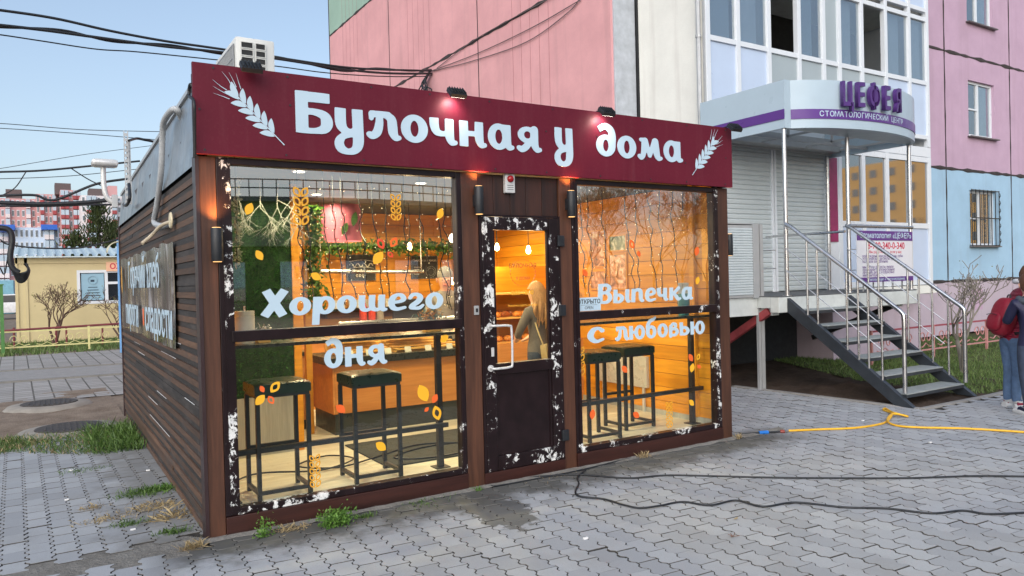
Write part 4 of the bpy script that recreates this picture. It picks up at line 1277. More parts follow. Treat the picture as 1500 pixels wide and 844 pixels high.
# wall pictures, radiator, vase, tissue roll, flowers, mat, floor cable
m_pic = {}
def picture(u0, v0, u1, v1, lab, cols):
    a_, b_ = PX(u0, v0, 0, 4.68), PX(u1, v1, 0, 4.68)
    y0_, y1_ = min(a_.y, b_.y), max(a_.y, b_.y); z0_, z1_ = min(a_.z, b_.z), max(a_.z, b_.z)
    t = thing('framed_picture', lab, 'picture', (4.697, (y0_ + y1_) / 2, z0_), 'framed prints on the right wall')
    mb = MB().box(4.676, 4.697, y0_, y1_, z1_ - .018, z1_).box(4.676, 4.697, y0_, y1_, z0_, z0_ + .018).box(4.676, 4.697, y0_, y0_ + .018, z0_ + .0185, z1_ - .0185).box(4.676, 4.697, y1_ - .018, y1_, z0_ + .0185, z1_ - .0185)
    mb.build('frame', m_pine, t)
    q = NT('print_' + cols); c3 = {'warm': [(.3, lin(60, 40, 30)), (.5, lin(190, 120, 70)), (.68, lin(226, 200, 180))], 'pale': [(.3, lin(90, 70, 60)), (.5, lin(210, 150, 120)), (.65, lin(230, 215, 205))], 'green': [(.3, lin(40, 60, 30)), (.5, lin(120, 130, 90)), (.65, lin(210, 205, 190))]}[cols]
    q.color(q.ramp(q.noise(q.pos((1, 1, 1)), 9, 3, .5, 1.5), c3)); q.rough(.3)
    B('print', q.m, t, 4.685, 4.696, y0_ + .0185, y1_ - .0185, z0_ + .0185, z1_ - .0185)
picture(864, 338, 887, 392, 'tall warm framed print, upper left of the group on the right wall', 'warm')
picture(864, 396, 888, 425, 'small framed print below the tall warm one on the right wall', 'pale')
picture(891, 372, 919, 425, 'large framed print of a figure on the right wall', 'pale')
picture(891, 345, 918, 368, 'small wide framed print at the top right of the group', 'green')
a_, b_ = PX(878, 540, 0, 4.66), PX(948, 575, 0, 4.66)
t = thing('radiator', 'white panel heater low on the right wall', 'heater', (4.69, 1.5, .35))
B('panel', m_whmetal, t, 4.655, 4.697, min(a_.y, b_.y), max(a_.y, b_.y), .38, .72, bevel=.006)
B('foot', m_whmetal, t, 4.66, 4.679, min(a_.y, b_.y) + .05, min(a_.y, b_.y) + .08, FZ, .3795)
B('foot', m_whmetal, t, 4.66, 4.679, max(a_.y, b_.y) - .08, max(a_.y, b_.y) - .05, FZ, .3795)
t = thing('vase', 'teal and white vase on the right window bar', 'vase', (4.42, .25, 1.206))
MB().lathe([(.05, 0), (.055, .02), (.062, .2), (.06, .21)], (4.42, .25, 1.206), 14).build('body', M('teal_glaze', lin(60, 130, 140), .3), t, smooth=50)
B('card', m_tray, t, 4.36, 4.50, .255, .258, 1.30, 1.52)
t = thing('paper_roll', 'white paper towel roll at the left end of the window bar', 'paper roll', (.31, .26, 1.206))
MB().lathe([(.02, 0), (.065, .0), (.065, .22), (.02, .22)], (.31, .26, 1.206), 18).build('roll', m_tray, t, smooth=40)
MB().cyl((.31, .26, 1.2065), (.31, .26, 1.46), .006, 6).build('holder', m_steel, t)
t = thing('flower_pot', 'small white flowers in a wooden pot beside the paper roll', 'plant', (.43, .25, 1.206))
B('pot', m_crate, t, .385, .465, .21, .29, 1.206, 1.245)
stuff(leafcloud('blossoms', 60, lambda: (.42 + random.gauss(0, .018), .25 + random.gauss(0, .018), 1.285 + random.gauss(0, .018)), .014, m_tray, t))
m_straw = leafmat('straw_flower', lin(190, 110, 40), lin(235, 180, 90)); m_bluef = leafmat('dusty_leaf', lin(60, 96, 92), lin(120, 150, 140))
t = thing('bouquet', 'bouquet of orange and blue-grey dried flowers at the right end of the left window bar', 'bouquet', (1.72, .27, 1.206))
B('box', m_crate, t, 1.66, 1.78, .22, .32, 1.206, 1.25)
stuff(leafcloud('blossoms', 130, lambda: (1.70 + random.gauss(0, .045), .27 + random.gauss(0, .03), 1.33 + random.gauss(0, .03)), .018, m_straw, t))
stuff(leafcloud('leaves', 130, lambda: (1.70 + random.gauss(0, .055), .27 + random.gauss(0, .03), 1.31 + random.gauss(0, .035)), .02, m_bluef, t))
t = tag(MB().box(1.44, 2.75, .55, 1.55, FZ + .001, FZ + .012).build('door_mat', M('dark_mat', (.03, .032, .03), .9, 0, .25, 40, bump=.5), None), 'dark rubber mat on the shop floor inside the door', 'mat')
def floor_cable(pts, lab):
    tag(MB().tube(catmull([(x_, y_, FZ + .019) for x_, y_ in pts], 8), .007, 6).build('floor_cable', m_blackpl, None, smooth=60), lab, 'cable')
floor_cable([(.12, .55), (.5, .95), (.95, .75), (1.3, .95), (1.15, 1.2), (.85, 1.0), (1.1, .75), (1.5, .9), (1.95, 1.1), (2.3, .9), (2.1, .6), (1.75, .62), (1.6, .8), (2.0, .98), (2.6, .9)], 'black cable looping over the shop floor behind the stools')

# pastry case seen through the door
a_, b_ = PX(716, 470, 1, 2.2), PX(830, 470, 1, 2.2)
x0_, x1_ = a_.x - .02, b_.x + .3
t = thing('pastry_case', 'lit pastry case with shelves of buns seen through the door', 'display case', ((x0_ + x1_) / 2, 2.5, FZ))
B('base', m_veneer, t, x0_, x1_, 2.22, 2.75, FZ, .86)
B('back_board', m_pineb, t, x0_, x1_, 2.74, 2.76, .861, 1.75)
for z_ in (.862, 1.14, 1.42):
    B('shelf', m_crate, t, x0_, x1_, 2.26, 2.739, z_, z_ + .018)
for x_ in (x0_, x1_ - .02): B('side', m_pineb, t, x_ - .021, x_ - .001, 2.22, 2.739, .861, 1.75)
k = 0
for z_ in (.881, 1.159):
    for x_ in np.arange(x0_ + .08, x1_ - .08, .135):
        for y_ in (2.36, 2.52):
            o = put('pastry', bun if k % 3 else roll); o.location = (x_ + random.uniform(-.015, .015), y_, z_); o.rotation_euler.z = random.uniform(0, 3); k += 1
            o.scale = (1, 1, 1.1)
            tag(o, 'golden bun on the lower shelf of the pastry case' if z_ < 1 else 'golden bun on the upper shelf of the pastry case', 'pastry', 'buns on the lower case shelf' if z_ < 1 else 'buns on the upper case shelf')

# coffee machine, cups, price cards, bread loaves on the back shelf
p = PX(560, 445, 1, 3.88)
t = thing('coffee_machine', 'dark coffee machine on the back worktop', 'coffee machine', (p.x + .55, 3.92, .991))
x_ = p.x + .55
B('body', m_blackpl, t, x_ - .22, x_ + .22, 3.78, 4.10, .991 + .12, .991 + .38, bevel=.012)
B('base', m_blackpl, t, x_ - .22, x_ + .22, 3.72, 4.10, .991, 1.03, bevel=.006)
B('back_column', m_steel, t, x_ - .21, x_ + .21, 4.0, 4.09, 1.0305, 1.1105)
for dx in (-.1, .1): MB().cyl((x_ + dx, 3.76, 1.10), (x_ + dx, 3.76, 1.13), .03, 12).build('group_head', m_steel, t)
for k in range(9):
    q = thing('paper_cup', 'white paper cup in the row on the dark wall shelf', 'cup', (2.25 + k * .1, 4.08, 1.281), 'paper cups on the wall shelf')
    MB().lathe([(.026, 0), (.036, .10), (.038, .103)], (2.25 + k * .1, 4.08, 1.281), 12).build('cup', m_tray, q, smooth=50)
for k in range(7):
    q = tag(MB().lathe([(.01, -.13), (.04, -.11), (.052, 0), (.04, .11), (.01, .13)], (3.35 + k * .13, 4.07, 1.332), 10, 1).build('bread_loaf', m_bun2 if k % 2 else m_bun, None, smooth=60), 'round brown bread loaf on the dark wall shelf', 'bread', 'loaves on the wall shelf')
for k, x_ in enumerate((1.7, 1.9, 2.1, 2.32, 2.55, 2.8)):
    tag(MB().prism([(x_ - .035, 2.062, CT + .001), (x_ + .035, 2.062, CT + .001), (x_ + .035, 2.08, CT + .055), (x_ - .035, 2.08, CT + .055)], (0, .003, 0)).build('price_card', m_tray, None), 'small white price card in the row on the counter edge', 'price card', 'price cards on the counter')
basket = M('wicker', lin(150, 104, 60), .7, 0, .3, 40, bump=.8)
for k, (x_, y_) in enumerate(((1.22, 2.75), (1.3, 3.1))):
    t = thing('bread_basket', ['wicker basket of rolls on the side cabinet, front one', 'wicker basket of rolls on the side cabinet, rear one'][k], 'basket', (x_, y_, .911))
    MB().lathe([(.07, 0), (.10, .03), (.12, .09), (.11, .085), (.09, .03)], (x_, y_, .911), 16).build('basket', basket, t, smooth=60)
    for j in range(5):
        a = j * 1.26; o = put('pastry', bun); o.location = (x_ + .05 * math.cos(a), y_ + .05 * math.sin(a), .911 + .05)
        tag(o, 'roll in the ' + t['label'], 'pastry', 'rolls in the ' + t['label'])
# ================================================================== apartment building
def plaster(name, col, var=.1, streak=.12):
    t = NT(name)
    v = t.pos((1, 1, 1))
    f = t.noise(v, 1.3, 8, .65)
    c = t.ramp(f, [(.3, sc3(col, 1 - var)), (.7, sc3(col, 1 + var))])
    s_ = t.noise(t.pos((2.2, 2.2, .12)), 1.6, 5, .6)
    c = t.mix(t.math('MULTIPLY', t.gray(s_, .52, .72), streak), c, (.22, .16, .15))
    c = t.mix(t.math('MULTIPLY', t.gray(t.noise(v, 42, 4), .4, .7), .10), c, sc3(col, .7))
    t.color(c); t.rough(.85); t.p.inputs['Specular IOR Level'].default_value = .25
    t.bump(t.noise(v, 70, 5), .35, .006)
    return t.m
m_pink = plaster('pink_plaster', lin(214, 160, 163), .10, .22)
m_mauve = plaster('mauve_plaster', lin(188, 160, 182), .08, .15)
m_green = plaster('sage_plaster', lin(150, 178, 164), .07)
m_blue = plaster('blue_plaster', lin(160, 192, 216), .08, .14)
m_plin = plaster('pink_plinth', lin(184, 170, 182), .08, .15)
m_whitew = plaster('white_plaster', lin(226, 226, 220), .07, .25)
m_seam = M('seam_mortar', lin(60, 54, 54), .9, 0, .35, 9, bump=.6, bscale=30)
m_pvc = M('white_pvc', (.68, .72, .77), .35, 0, .03, 3)
m_bpan = M('bluish_panel', lin(186, 202, 226), .35, 0, .04, 2)
m_gpan = M('grey_panel', lin(160, 172, 178), .4, 0, .05, 2)
m_bglass = NT('building_glass')
m_bglass.p.inputs['Base Color'].default_value = (.02, .03, .04, 1); m_bglass.p.inputs['Roughness'].default_value = .03
m_bglass.p.inputs['IOR'].default_value = 4.0
m_bglass = m_bglass.m
m_wglass = glass('clear_window_glass', (.7, .76, .8), 3.1)
m_curt = M('pale_curtain', (.6, .62, .64), .9, 0, .15, 14, (6, 6, .3))
m_blinds = wood('wood_blind', lin(96, 62, 40), lin(130, 86, 56), 'z', 6, .6)

XB, YF, HB = 7.2, 4.5, 26.8
apt = thing('apartment_building', 'pink panel apartment building with mauve and blue facade behind the kiosk', 'apartment building', (XB, YF, 0))
A = apt
B('core', m_seam, A, XB + .12, 46, YF + .12, 18.8, 0, HB)
zs = [0.0, 1.28, 3.96, 6.74, 9.52, 12.3, 15.1, 17.9, 20.7, 23.5, HB]
# end wall panels
yse = [YF + .02, 8.91, 13.64, 18.39]
for i, (a, b) in enumerate(zip(yse[:-1], yse[1:])):
    for j, (c, d) in enumerate(zip(zs[:-1], zs[1:])):
        mt = m_plin if j == 0 else (m_green if j >= 4 else m_pink)
        g = .03
        pan = B('wall_panel', mt, A, XB, XB + .119, a + .012, b - .012, c + g * .6, d - g * .6, bevel=.006)
        if 2 <= j <= 4:
            mb = MB()
            mid = (a + b) / 2 + (.55 if i else .2)
            for k in range(5):
                y = mid - .62 + k * .31
                mb.box(XB - .0025, XB - .0005, y - .004, y + .004, c + .03, d - .03)
            mb.build('groove', M('groove_%d_%d' % (i, j), sc3(lin(176, 110, 116), .8), .9) if (i, j) == (0, 2) else bpy.data.materials['groove_0_2'], pan)
for z in zs[2:6]:
    # mortar squeezed out along the seams
    mb = MB(); n = 60
    vs = []
    for k in range(n + 1):
        y = YF + .05 + (18.3 - YF - .05) * k / n
        w = .028 + .014 * math.sin(k * 2.3) + .01 * math.sin(k * 5.1 + z)
        vs += [(XB - .006, y, z - w), (XB - .012, y, z), (XB - .006, y, z + w)]
    fs = [(k * 3 + j, k * 3 + 3 + j, k * 3 + 4 + j, k * 3 + 1 + j) for k in range(n) for j in (0, 1)]
    mb.add(vs, fs).build('seam_filler', m_seam, A, smooth=60)
for y in yse[1:3]:
    B('seam_filler', m_dk, A, XB - .004, XB + .02, y - .012, y + .012, 0, HB)
# front facade: panels with window openings
def panel_with_window(x0, x1, z0, z1, win, mt):
    """wall panel at y = YF with an opening; returns nothing, adds window parts"""
    y0, y1 = YF, YF + .119
    g = .022
    x0 += g; x1 -= g; z0 += g; z1 -= g
    if not win:
        B('wall_panel', mt, A, x0, x1, y0, y1, z0, z1, bevel=.006); return
    a, b, c, d = win
    MB().box(x0, a, y0, y1, z0, z1).box(b, x1, y0, y1, z0, z1).box(a, b, y0, y1, z0, c).box(a, b, y0, y1, d, z1).build('wall_panel', mt, A)
    w = thing_part = B('window', m_pvc, A, a + .001, a + .06, y0 + .07, y0 + .125, c + .001, d - .001)
    xm = a + (b - a) * .46
    B('frame_bar', m_pvc, w, b - .06, b - .001, y0 + .07, y0 + .125, c + .001, d - .001)
    B('frame_bar', m_pvc, w, a + .0605, b - .0605, y0 + .07, y0 + .125, c + .001, c + .06)
    B('frame_bar', m_pvc, w, a + .0605, b - .0605, y0 + .07, y0 + .125, d - .06, d - .001)
    B('frame_bar', m_pvc, w, xm - .04, xm + .04, y0 + .068, y0 + .124, c + .0605, d - .0605)
    B('frame_bar', m_pvc, w, a + .0605, xm - .0405, y0 + .072, y0 + .124, c + (d - c) * .5 - .02, c + (d - c) * .5 + .02)
    B('pane', m_wglass, w, a + .0605, b - .0605, y0 + .10, y0 + .104, c + .0605, d - .0605)
    B('curtain', m_curt, w, xm + .08, b - .07, y0 + .1055, y0 + .1095, c + .07, d - .07)
    B('sill', M('window_sill_tin', (.12, .11, .11), .5) if 'window_sill_tin' not in bpy.data.materials else bpy.data.materials['window_sill_tin'], w, a - .06, b + .06, y0 - .10, y0 - .001, c - .04, c - .012)
    MB().box(a - .0, a + .0005, y0, y0 + .07, c, d).build('reveal', m_whitew, w)
cols = [14.23, 17.36, 20.49, 23.62, 26.75, 29.9, 33.0, 36.1, 39.3, 42.4, 45.9]
for x0, x1 in zip(cols[:-1], cols[1:]):
    for j in range(0, 7):
        z0, z1 = zs[j], zs[j + 1]
        mt = m_plin if j == 0 else (m_blue if j == 1 else m_mauve)
        win = None
        if j >= 1 and x0 > 17:
            zc = z0 + (.86 if j > 1 else .85)
            win = (x0 + 1.06, x0 + 2.33, zc, zc + 1.36)
        panel_with_window(x0, x1, z0, z1, win, mt)
for j in range(7): panel_with_window(XB + .02, 7.72, zs[j], zs[j + 1], None, m_plin if j == 0 else M('grey_strip', lin(170, 176, 184), .7) if 'grey_strip' not in bpy.data.materials else bpy.data.materials['grey_strip'])
for z in zs[1:6]:
    mb = MB(); n = 90; vs = []
    for k in range(n + 1):
        x = 14.2 + (36 - 14.2) * k / n
        w = .034 + .016 * math.sin(k * 2.3) + .012 * math.sin(k * 5.1 + z)
        vs += [(x, YF - .004, z - w), (x, YF - .014, z), (x, YF - .004, z + w)]
    mb.add(vs, [(k * 3 + j, k * 3 + 3 + j, k * 3 + 4 + j, k * 3 + 1 + j) for k in range(n) for j in (0, 1)]).build('seam_filler', m_seam, A, smooth=60)
for x in cols[1:5]:
    mb = MB(); n = 50; vs = []
    for k in range(n + 1):
        z = 1.3 + 13 * k / n
        w = .022 + .012 * math.sin(k * 1.9 + x)
        vs += [(x - w, YF - .003, z), (x, YF - .012, z), (x + w, YF - .003, z)]
    mb.add(vs, [(k * 3 + j, k * 3 + 3 + j, k * 3 + 4 + j, k * 3 + 1 + j) for k in range(n) for j in (0, 1)]).build('seam_filler', m_seam, A, smooth=60)
# plinth vent recess
B('vent_opening', m_mauve, A, 18.4, 18.95, YF - .003, YF + .02, .55, 1.05)
# grille on the ground-floor window
gx0, gx1, gz0, gz1 = 18.42, 19.69, 2.13, 3.49
gr = thing('window_grille', 'black scroll grille over the ground floor window of the blue wall', 'window grille', ((gx0 + gx1) / 2, YF, gz0))
mb = MB()
for k in range(8):
    x = gx0 - .03 + (gx1 - gx0 + .06) * k / 7
    mb.cyl((x, YF - .06, gz0 - .02), (x, YF - .06, gz1 + .02), .011, 6)
mb.build('bars', m_black, gr)
for z in (gz0, (gz0 + gz1) / 2, gz1): MB().bar((gx0 - .05, YF - .06, z), (gx1 + .05, YF - .06, z), .012, .025).build('cross_bar', m_black, gr)
for k in range(7):
    c = Vector((gx1 + .02, YF - .075, gz0 + .1 + k * .19))
    MB().tube([c + Vector((.05 * math.cos(t) * (1 - t / 9), 0, .09 * math.sin(t) * (1 - t / 9))) for t in np.linspace(0, 7, 18)], .008, 5).build('scroll', m_black, gr)
for x in (gx0 - .04, gx1 + .04): B('anchor', m_black, gr, x - .01, x + .01, YF - .06, YF - .0005, gz0 - .0, gz0 + .02)

# ---- glazed bay on the front (x 7.72..13.9, y = 3.0)
YBAY = 3.0
BX0, BX1 = 7.72, 13.9
bay = B('bay_wall', m_whitew, A, BX0, BX0 + .12, YBAY + .02, YF - .004, 1.1, 16.0, label='white plastered side wall of the glazed bay')
# corner trim and downpipe
B('bay_corner', m_greyalu, A, BX0 - .01, BX0 + .10, YBAY - .01, YBAY + .018, 1.2, 16.0)
MB().cyl((BX0 - .05, YBAY + .06, 3.6), (BX0 - .05, YBAY + .06, 16), .035, 10).build('downpipe', m_greyalu, A)
for z_ in (5.2, 7.8): MB().lathe([(.046, -.02), (.046, .02)], (BX0 - .05, YBAY + .06, z_), 10).build('pipe_clamp', m_greyalu, A)
MB().box(BX0 - .012, BX0 + .03, YF - .06, YF - .003, 2, 16).build('joint_crack', m_dk, A)
bay2 = B('bay_back', M('room_dark', (.03, .028, .026), .9), A, BX0 + .13, BX1 - .01, YF - .02, YF - .006, 1.2, 16.0)
B('bay_wall', m_pvc, A, BX1 - .06, BX1, YBAY + .02, YF - .004, 1.1, 16.0)
for z in (3.75, 6.55, 9.4, 12.2): B('bay_floor', m_whitew, A, BX0 + .13, BX1 - .07, YBAY + .09, YF - .021, z, z + .16)
gz = thing('bay_glazing', 'white framed glazing of the bay with pale panels and two open windows', 'glazing', (10.8, YBAY, 3.9))
mx = [7.84, 8.46, 9.19, 9.95, 10.61, 11.05, 11.71, 12.45, 13.22, 13.84]
mx[0] = 7.79
ztr = [3.98, 4.14, 5.19, 6.40, 6.62, 7.95, 9.2, 10.5, 12.0]
for x in mx:
    B('mullion', m_pvc, gz, x - .045, x + .045, YBAY - .03, YBAY + .06, 3.95, 12.0, bevel=.006)
for i, (a, b) in enumerate(zip(mx[:-1], mx[1:])):
    a += .046; b -= .046
    for z in (4.14, 5.19, 6.42, 6.60, 7.95, 9.2, 9.4, 10.7):
        B('transom', m_pvc, gz, a, b, YBAY - .024, YBAY + .05, z - .04, z + .04, bevel=.004)
    pan = m_bpan if i in (0, 1, 7, 8) else m_gpan
    B('spandrel_panel', pan, gz, a, b, YBAY + .005, YBAY + .03, 4.181, 5.149)
    B('spandrel_panel', pan, gz, a, b, YBAY + .005, YBAY + .03, 6.641, 7.909)
    for (z0, z1) in ((5.231, 6.379), (7.991, 9.159)):
        if i == 6 and z0 < 6: continue
        if i == 2 and z0 < 6:
            B('open_sash', m_pvc, gz, a if i == 2 else b - .05, a + .05 if i == 2 else b, YBAY + .06, YBAY + .5, z0, z1)
            continue
        if i in (4,):
            B('pane', m_gpan, gz, a, b, YBAY + .01, YBAY + .02, z0, z1); continue
        B('pane', m_wglass, gz, a, b, YBAY + .012, YBAY + .016, z0, z1)
        B('curtain', m_curt if i % 3 else m_gpan, gz, a + .02, b - (.12 if i % 2 else .02), YBAY + .10, YBAY + .11, z0, z1)
B('inner_blind', m_blinds, gz, 9.28, 9.62, YBAY + .55, YBAY + .56, 5.4, 6.37)
# ground floor: shutters on the left, door glazing on the right, sign of the clinic
PZ = 1.28
B('lintel', m_pvc, A, BX0 + .13, BX1, YBAY - .02, YBAY + .10, 3.76, 3.945)
def shutter(x0, x1, lab):
    t = thing('roller_shutter', lab, 'roller shutter', ((x0 + x1) / 2, YBAY, PZ), 'roller shutters beside the clinic entrance')
    n = 30; vs = []
    z0, z1 = PZ + .01, 3.60
    for k in range(n):
        for q, off in ((0, .0), (.2, .014), (.75, .014), (.97, .0)):
            z = z0 + (z1 - z0) * (k + q) / n
            vs += [(x0 + .05, YBAY - off, z), (x1 - .05, YBAY - off, z)]
    MB().add(vs, [(2 * k, 2 * k + 1, 2 * k + 3, 2 * k + 2) for k in range(len(vs) // 2 - 1)]).build('slat_curtain', M('shutter_white', (.50, .55, .57), .4, 0, .04) if 'shutter_white' not in bpy.data.materials else bpy.data.materials['shutter_white'], t)
    for x in (x0, x1 - .05): B('guide', m_pvc, t, x, x + .049, YBAY - .03, YBAY + .03, PZ + .005, 3.60)
shutter(7.9, 9.22, 'left white roller shutter under the clinic canopy')
shutter(9.24, 10.62, 'right white roller shutter under the clinic canopy')
tag(B('shutter_box', m_greyalu, None, 7.80, 10.72, YBAY - .34, YBAY - .022, 3.58, 3.78, bevel=.01), 'long grey roller box above both shutters', 'shutter box')
tag(B('clinic_sign', M('magenta_panel', lin(142, 40, 92), .4, 0, .25, 5), None, 10.66, 10.88, YBAY - .045, YBAY - .022, 2.1, 3.55), 'narrow magenta sign panel beside the shutters', 'sign')
B('pier', m_pvc, A, 10.635, 10.95, YBAY - .02, YBAY + .03, PZ, 3.76)
eg = thing('entrance_glazing', 'white framed ground floor glazing right of the clinic door', 'glazing', (12.4, YBAY, PZ))
ex = [10.99, 11.68, 12.42, 13.16, 13.84]
for x in ex: B('mullion', m_pvc, eg, x - .05, x + .05, YBAY - .03, YBAY + .06, PZ, 3.755, bevel=.006)
for a, b in zip(ex[:-1], ex[1:]):
    a += .051; b -= .051
    for z in (2.42, 3.70, 1.34): B('transom', m_pvc, eg, a, b, YBAY - .024, YBAY + .05, z - .05, z + .05, bevel=.004)
    B('pane', m_bglass, eg, a, b, YBAY + .005, YBAY + .015, 2.471, 3.649)
    B('lower_panel', m_bpan, eg, a, b, YBAY + .004, YBAY + .02, 1.391, 2.369)
B('bay_base', m_whitew, A, BX0 - .02, BX1 + .05, YBAY - .06, YF - .01, 1.12, 1.275, label='white concrete base slab of the bay')
B('plinth_wall', m_plin, A, 11.1, BX1, YBAY + .25, YF - .03, .0, 1.118)
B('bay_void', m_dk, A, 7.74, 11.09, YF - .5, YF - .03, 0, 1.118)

# ---- entrance platform and canopy of the dental clinic
PXL, PXR, PYF = 7.38, 10.66, 1.47
pf = thing('entrance_platform', 'raised white concrete entrance platform of the clinic', 'platform', (9, 2.2, 0))
m_conc = M('painted_concrete', lin(196, 200, 198), .75, 0, .12, 6, bump=.3)
m_tile = M('dark_step_top', (.10, .105, .11), .7, 0, .2, 10, bump=.3)
B('front_beam', m_conc, pf, PXL, PXR, PYF, PYF + .14, PZ - .22, PZ - .015, bevel=.01)
B('deck', m_tile, pf, PXL, PXR, PYF + .0, YBAY - .061, PZ - .014, PZ, bevel=.003)
B('deck_slab', m_conc, pf, PXL + .002, PXR - .002, PYF + .141, YBAY - .062, PZ - .16, PZ - .015)
MB().bar((PXL + .06, YBAY - .1, .35), (PXL + .06, PYF + .2, PZ - .2), .07, .10).build('brace', M('rusty_red_paint', lin(150, 62, 66), .6, 0, .3, 6, bump=.4), pf)
for x in (PXL + .06, PXR - .3): B('beam', m_conc, pf, x, x + .12, PYF + .142, YBAY - .063, PZ - .26, PZ - .161)
MB().bar((PXR - .2, YBAY + .2, .45), (PXR - .2, PYF + .15, PZ - .2), .07, .08).build('brace', m_black, pf)
# canopy
cn = thing('entrance_canopy', 'white canopy with a curved front and purple stripe over the clinic entrance', 'canopy', (9, 2.0, PZ))
CX0, CX1, CZ0, CZ1 = 7.58, 10.62, 3.52, 4.16
m_cw = M('canopy_white', (.40, .50, .58), .35, 0, .04, 3)
m_pur = M('canopy_purple', lin(88, 48, 128), .35, 0, .05, 3)
def arc(n=24):
    """front edge bulging towards the street"""
    out = []
    for k in range(n + 1):
        s = k / n
        x = CX0 + .12 + (CX1 - CX0 - .12) * s
        out.append((x, 1.47 - .42 * (4 * s * (1 - s)) ** .8))
    return out
def band(pts, z0, z1, th, out=0.0):
    vs, fs = [], []
    for i, (x, y) in enumerate(pts):
        a = Vector(pts[max(i - 1, 0)]); b = Vector(pts[min(i + 1, len(pts) - 1)])
        d = (b - a).normalized(); nrm = Vector((d.y, -d.x))
        p = Vector((x, y)) + nrm * out; q = Vector((x, y)) + nrm * (out - th)
        vs += [(p.x, p.y, z0), (p.x, p.y, z1), (q.x, q.y, z1), (q.x, q.y, z0)]
    for i in range(len(pts) - 1):
        for j in range(4):
            j2 = (j + 1) % 4; fs.append((i * 4 + j, i * 4 + j2, i * 4 + 4 + j2, i * 4 + 4 + j))
    fs += [(0, 1, 2, 3), tuple(len(vs) - 4 + j for j in (3, 2, 1, 0))]
    return MB().add(vs, fs)
front = arc()
fr = band(front, CZ0, CZ1, .05).build('front_fascia', m_cw, cn, smooth=40)
band(front, CZ0 + .12, CZ0 + .25, .008, .009).build('purple_stripe', m_pur, cn, smooth=40)
side = [(CX0, YBAY - .03), (CX0, 1.475)]
band(side, CZ0, CZ1, .05).build('side_fascia', m_cw, cn)
band(side, CZ0 + .12, CZ0 + .25, .008, .009).build('purple_stripe', m_pur, cn)
corner = [(CX0, 1.473), (CX0 + .118, 1.469)]
band(corner, CZ0, CZ1, .05, .001).build('corner_strip', m_cw, cn)
rs = [(CX1, 1.475), (CX1, YBAY - .03)]
band(rs, CZ0, CZ1, .05).build('side_fascia', m_cw, cn)
poly = [(x, y + .055) for x, y in front]
MB().prism([(x, y, CZ0 + .015) for x, y in poly] + [(CX1 - .06, 1.56, CZ0 + .015), (CX0 + .06, 1.56, CZ0 + .015)], (0, 0, .01)).build('soffit', m_gpan, cn)
MB().box(CX0 + .06, CX1 - .06, 1.56, YBAY - .03, CZ1 - .12, CZ1 - .10).build('roof_sheet', glass('polycarbonate', (.55, .58, .6), 1.5, .3), cn)
for y in (1.62, 2.2, 2.85): MB().bar((CX0 + .06, y, CZ0 + .05), (CX1 - .06, y, CZ0 + .05), .03, .04).build('frame_bar', m_greyalu, cn)
for x in (CX0 + .1, 8.6, 9.65, CX1 - .1): MB().bar((x, 1.6, CZ0 + .095), (x, YBAY - .03, CZ0 + .095), .03, .03).build('frame_bar', m_greyalu, cn)
for x in (8.6, 9.65): MB().bar((x, 2.2, CZ0 + .07), (x, 2.2, CZ1 - .13), .03, .03).build('frame_bar', m_greyalu, cn)
for (x, y) in ((7.63, 1.53), (9.02, 1.53), (10.6, 1.53), (10.45, 2.85)):
    MB().cyl((x, y, PZ), (x, y, CZ0 - .001), .029, 14).build('post', m_steel, cn, smooth=60)
    MB().lathe([(.06, 0), (.06, .006), (.03, .012)], (x, y, PZ), 14).build('post_flange', m_steel, cn, smooth=40)
def on_arc(s, z, out):
    x = CX0 + .12 + (CX1 - CX0 - .12) * s
    f = lambda q: 1.47 - .42 * (4 * q * (1 - q)) ** .8
    e = .01
    d = Vector((2 * e * (CX1 - CX0 - .12), f(min(.999, s + e)) - f(max(.001, s - e)))).normalized()
    n = Vector((d.y, -d.x))
    return Vector((x + n.x * out, f(s) + n.y * out, z)), math.atan2(d.y, d.x)
m_pur2 = M('letter_purple', lin(76, 42, 112), .35, 0, .08, 5)
for k, ch in enumerate('ЦЕФЕЯ'):
    p, an = on_arc((.232, .308, .392, .484, .580)[k], CZ1 - .22, .065)
    me = text_mesh(ch, .43, m_pur2, .03, .010); me.transform(Matrix.Diagonal((.6, 1, 1, 1)))
    o = put('letter', me, cn); o.location = p; o.rotation_euler.z = an
for k, ch in enumerate('СТОМАТОЛОГИЧЕСКИЙ ЦЕНТР'):
    if ch == ' ': continue
    p, an = on_arc(.122 + .0248 * k, CZ0 + .183, .0105)
    o = put('lettering', text_mesh(ch, .10, m_white, .0008, .001), cn); o.location = p; o.rotation_euler.z = an

# ---- stairs
sr = thing('entrance_stairs', 'dark steel staircase with stainless railings up to the clinic', 'stairs', (8.25, .6, 0))
SX0, SX1 = 7.58, 8.92
m_dsteel = M('dark_blue_steel', (.035, .042, .052), .4, .2, .2, 8)
m_tread = M('worn_tread', lin(150, 156, 156), .6, 0, .18, 10, bump=.25)
y_b, y_t = -.22, PYF - .004
for x in (SX0, SX1):
    pr = [(x - .035, y_b, .002), (x - .035, y_b + .22, .002), (x - .035, y_t, PZ - .22), (x - .035, y_t, PZ - .03)]
    MB().prism(pr, (.07, 0, 0)).build('stringer', m_dsteel, sr, bevel=.003)
for k in range(6):
    f_ = (k + .75) / 6.6
    z = .005 + (PZ - .03) * f_ * 1.0
    y = y_b + .10 + (y_t - y_b) * (f_ - .02)
    tr = B('tread', m_tread, sr, SX0 + .036, SX1 - .036, y - .14, y + .15, z - .012, z, bevel=.002)
    B('tread_frame', m_dsteel, tr, SX0 + .037, SX1 - .037, y - .135, y + .145, z - .05, z - .0125)
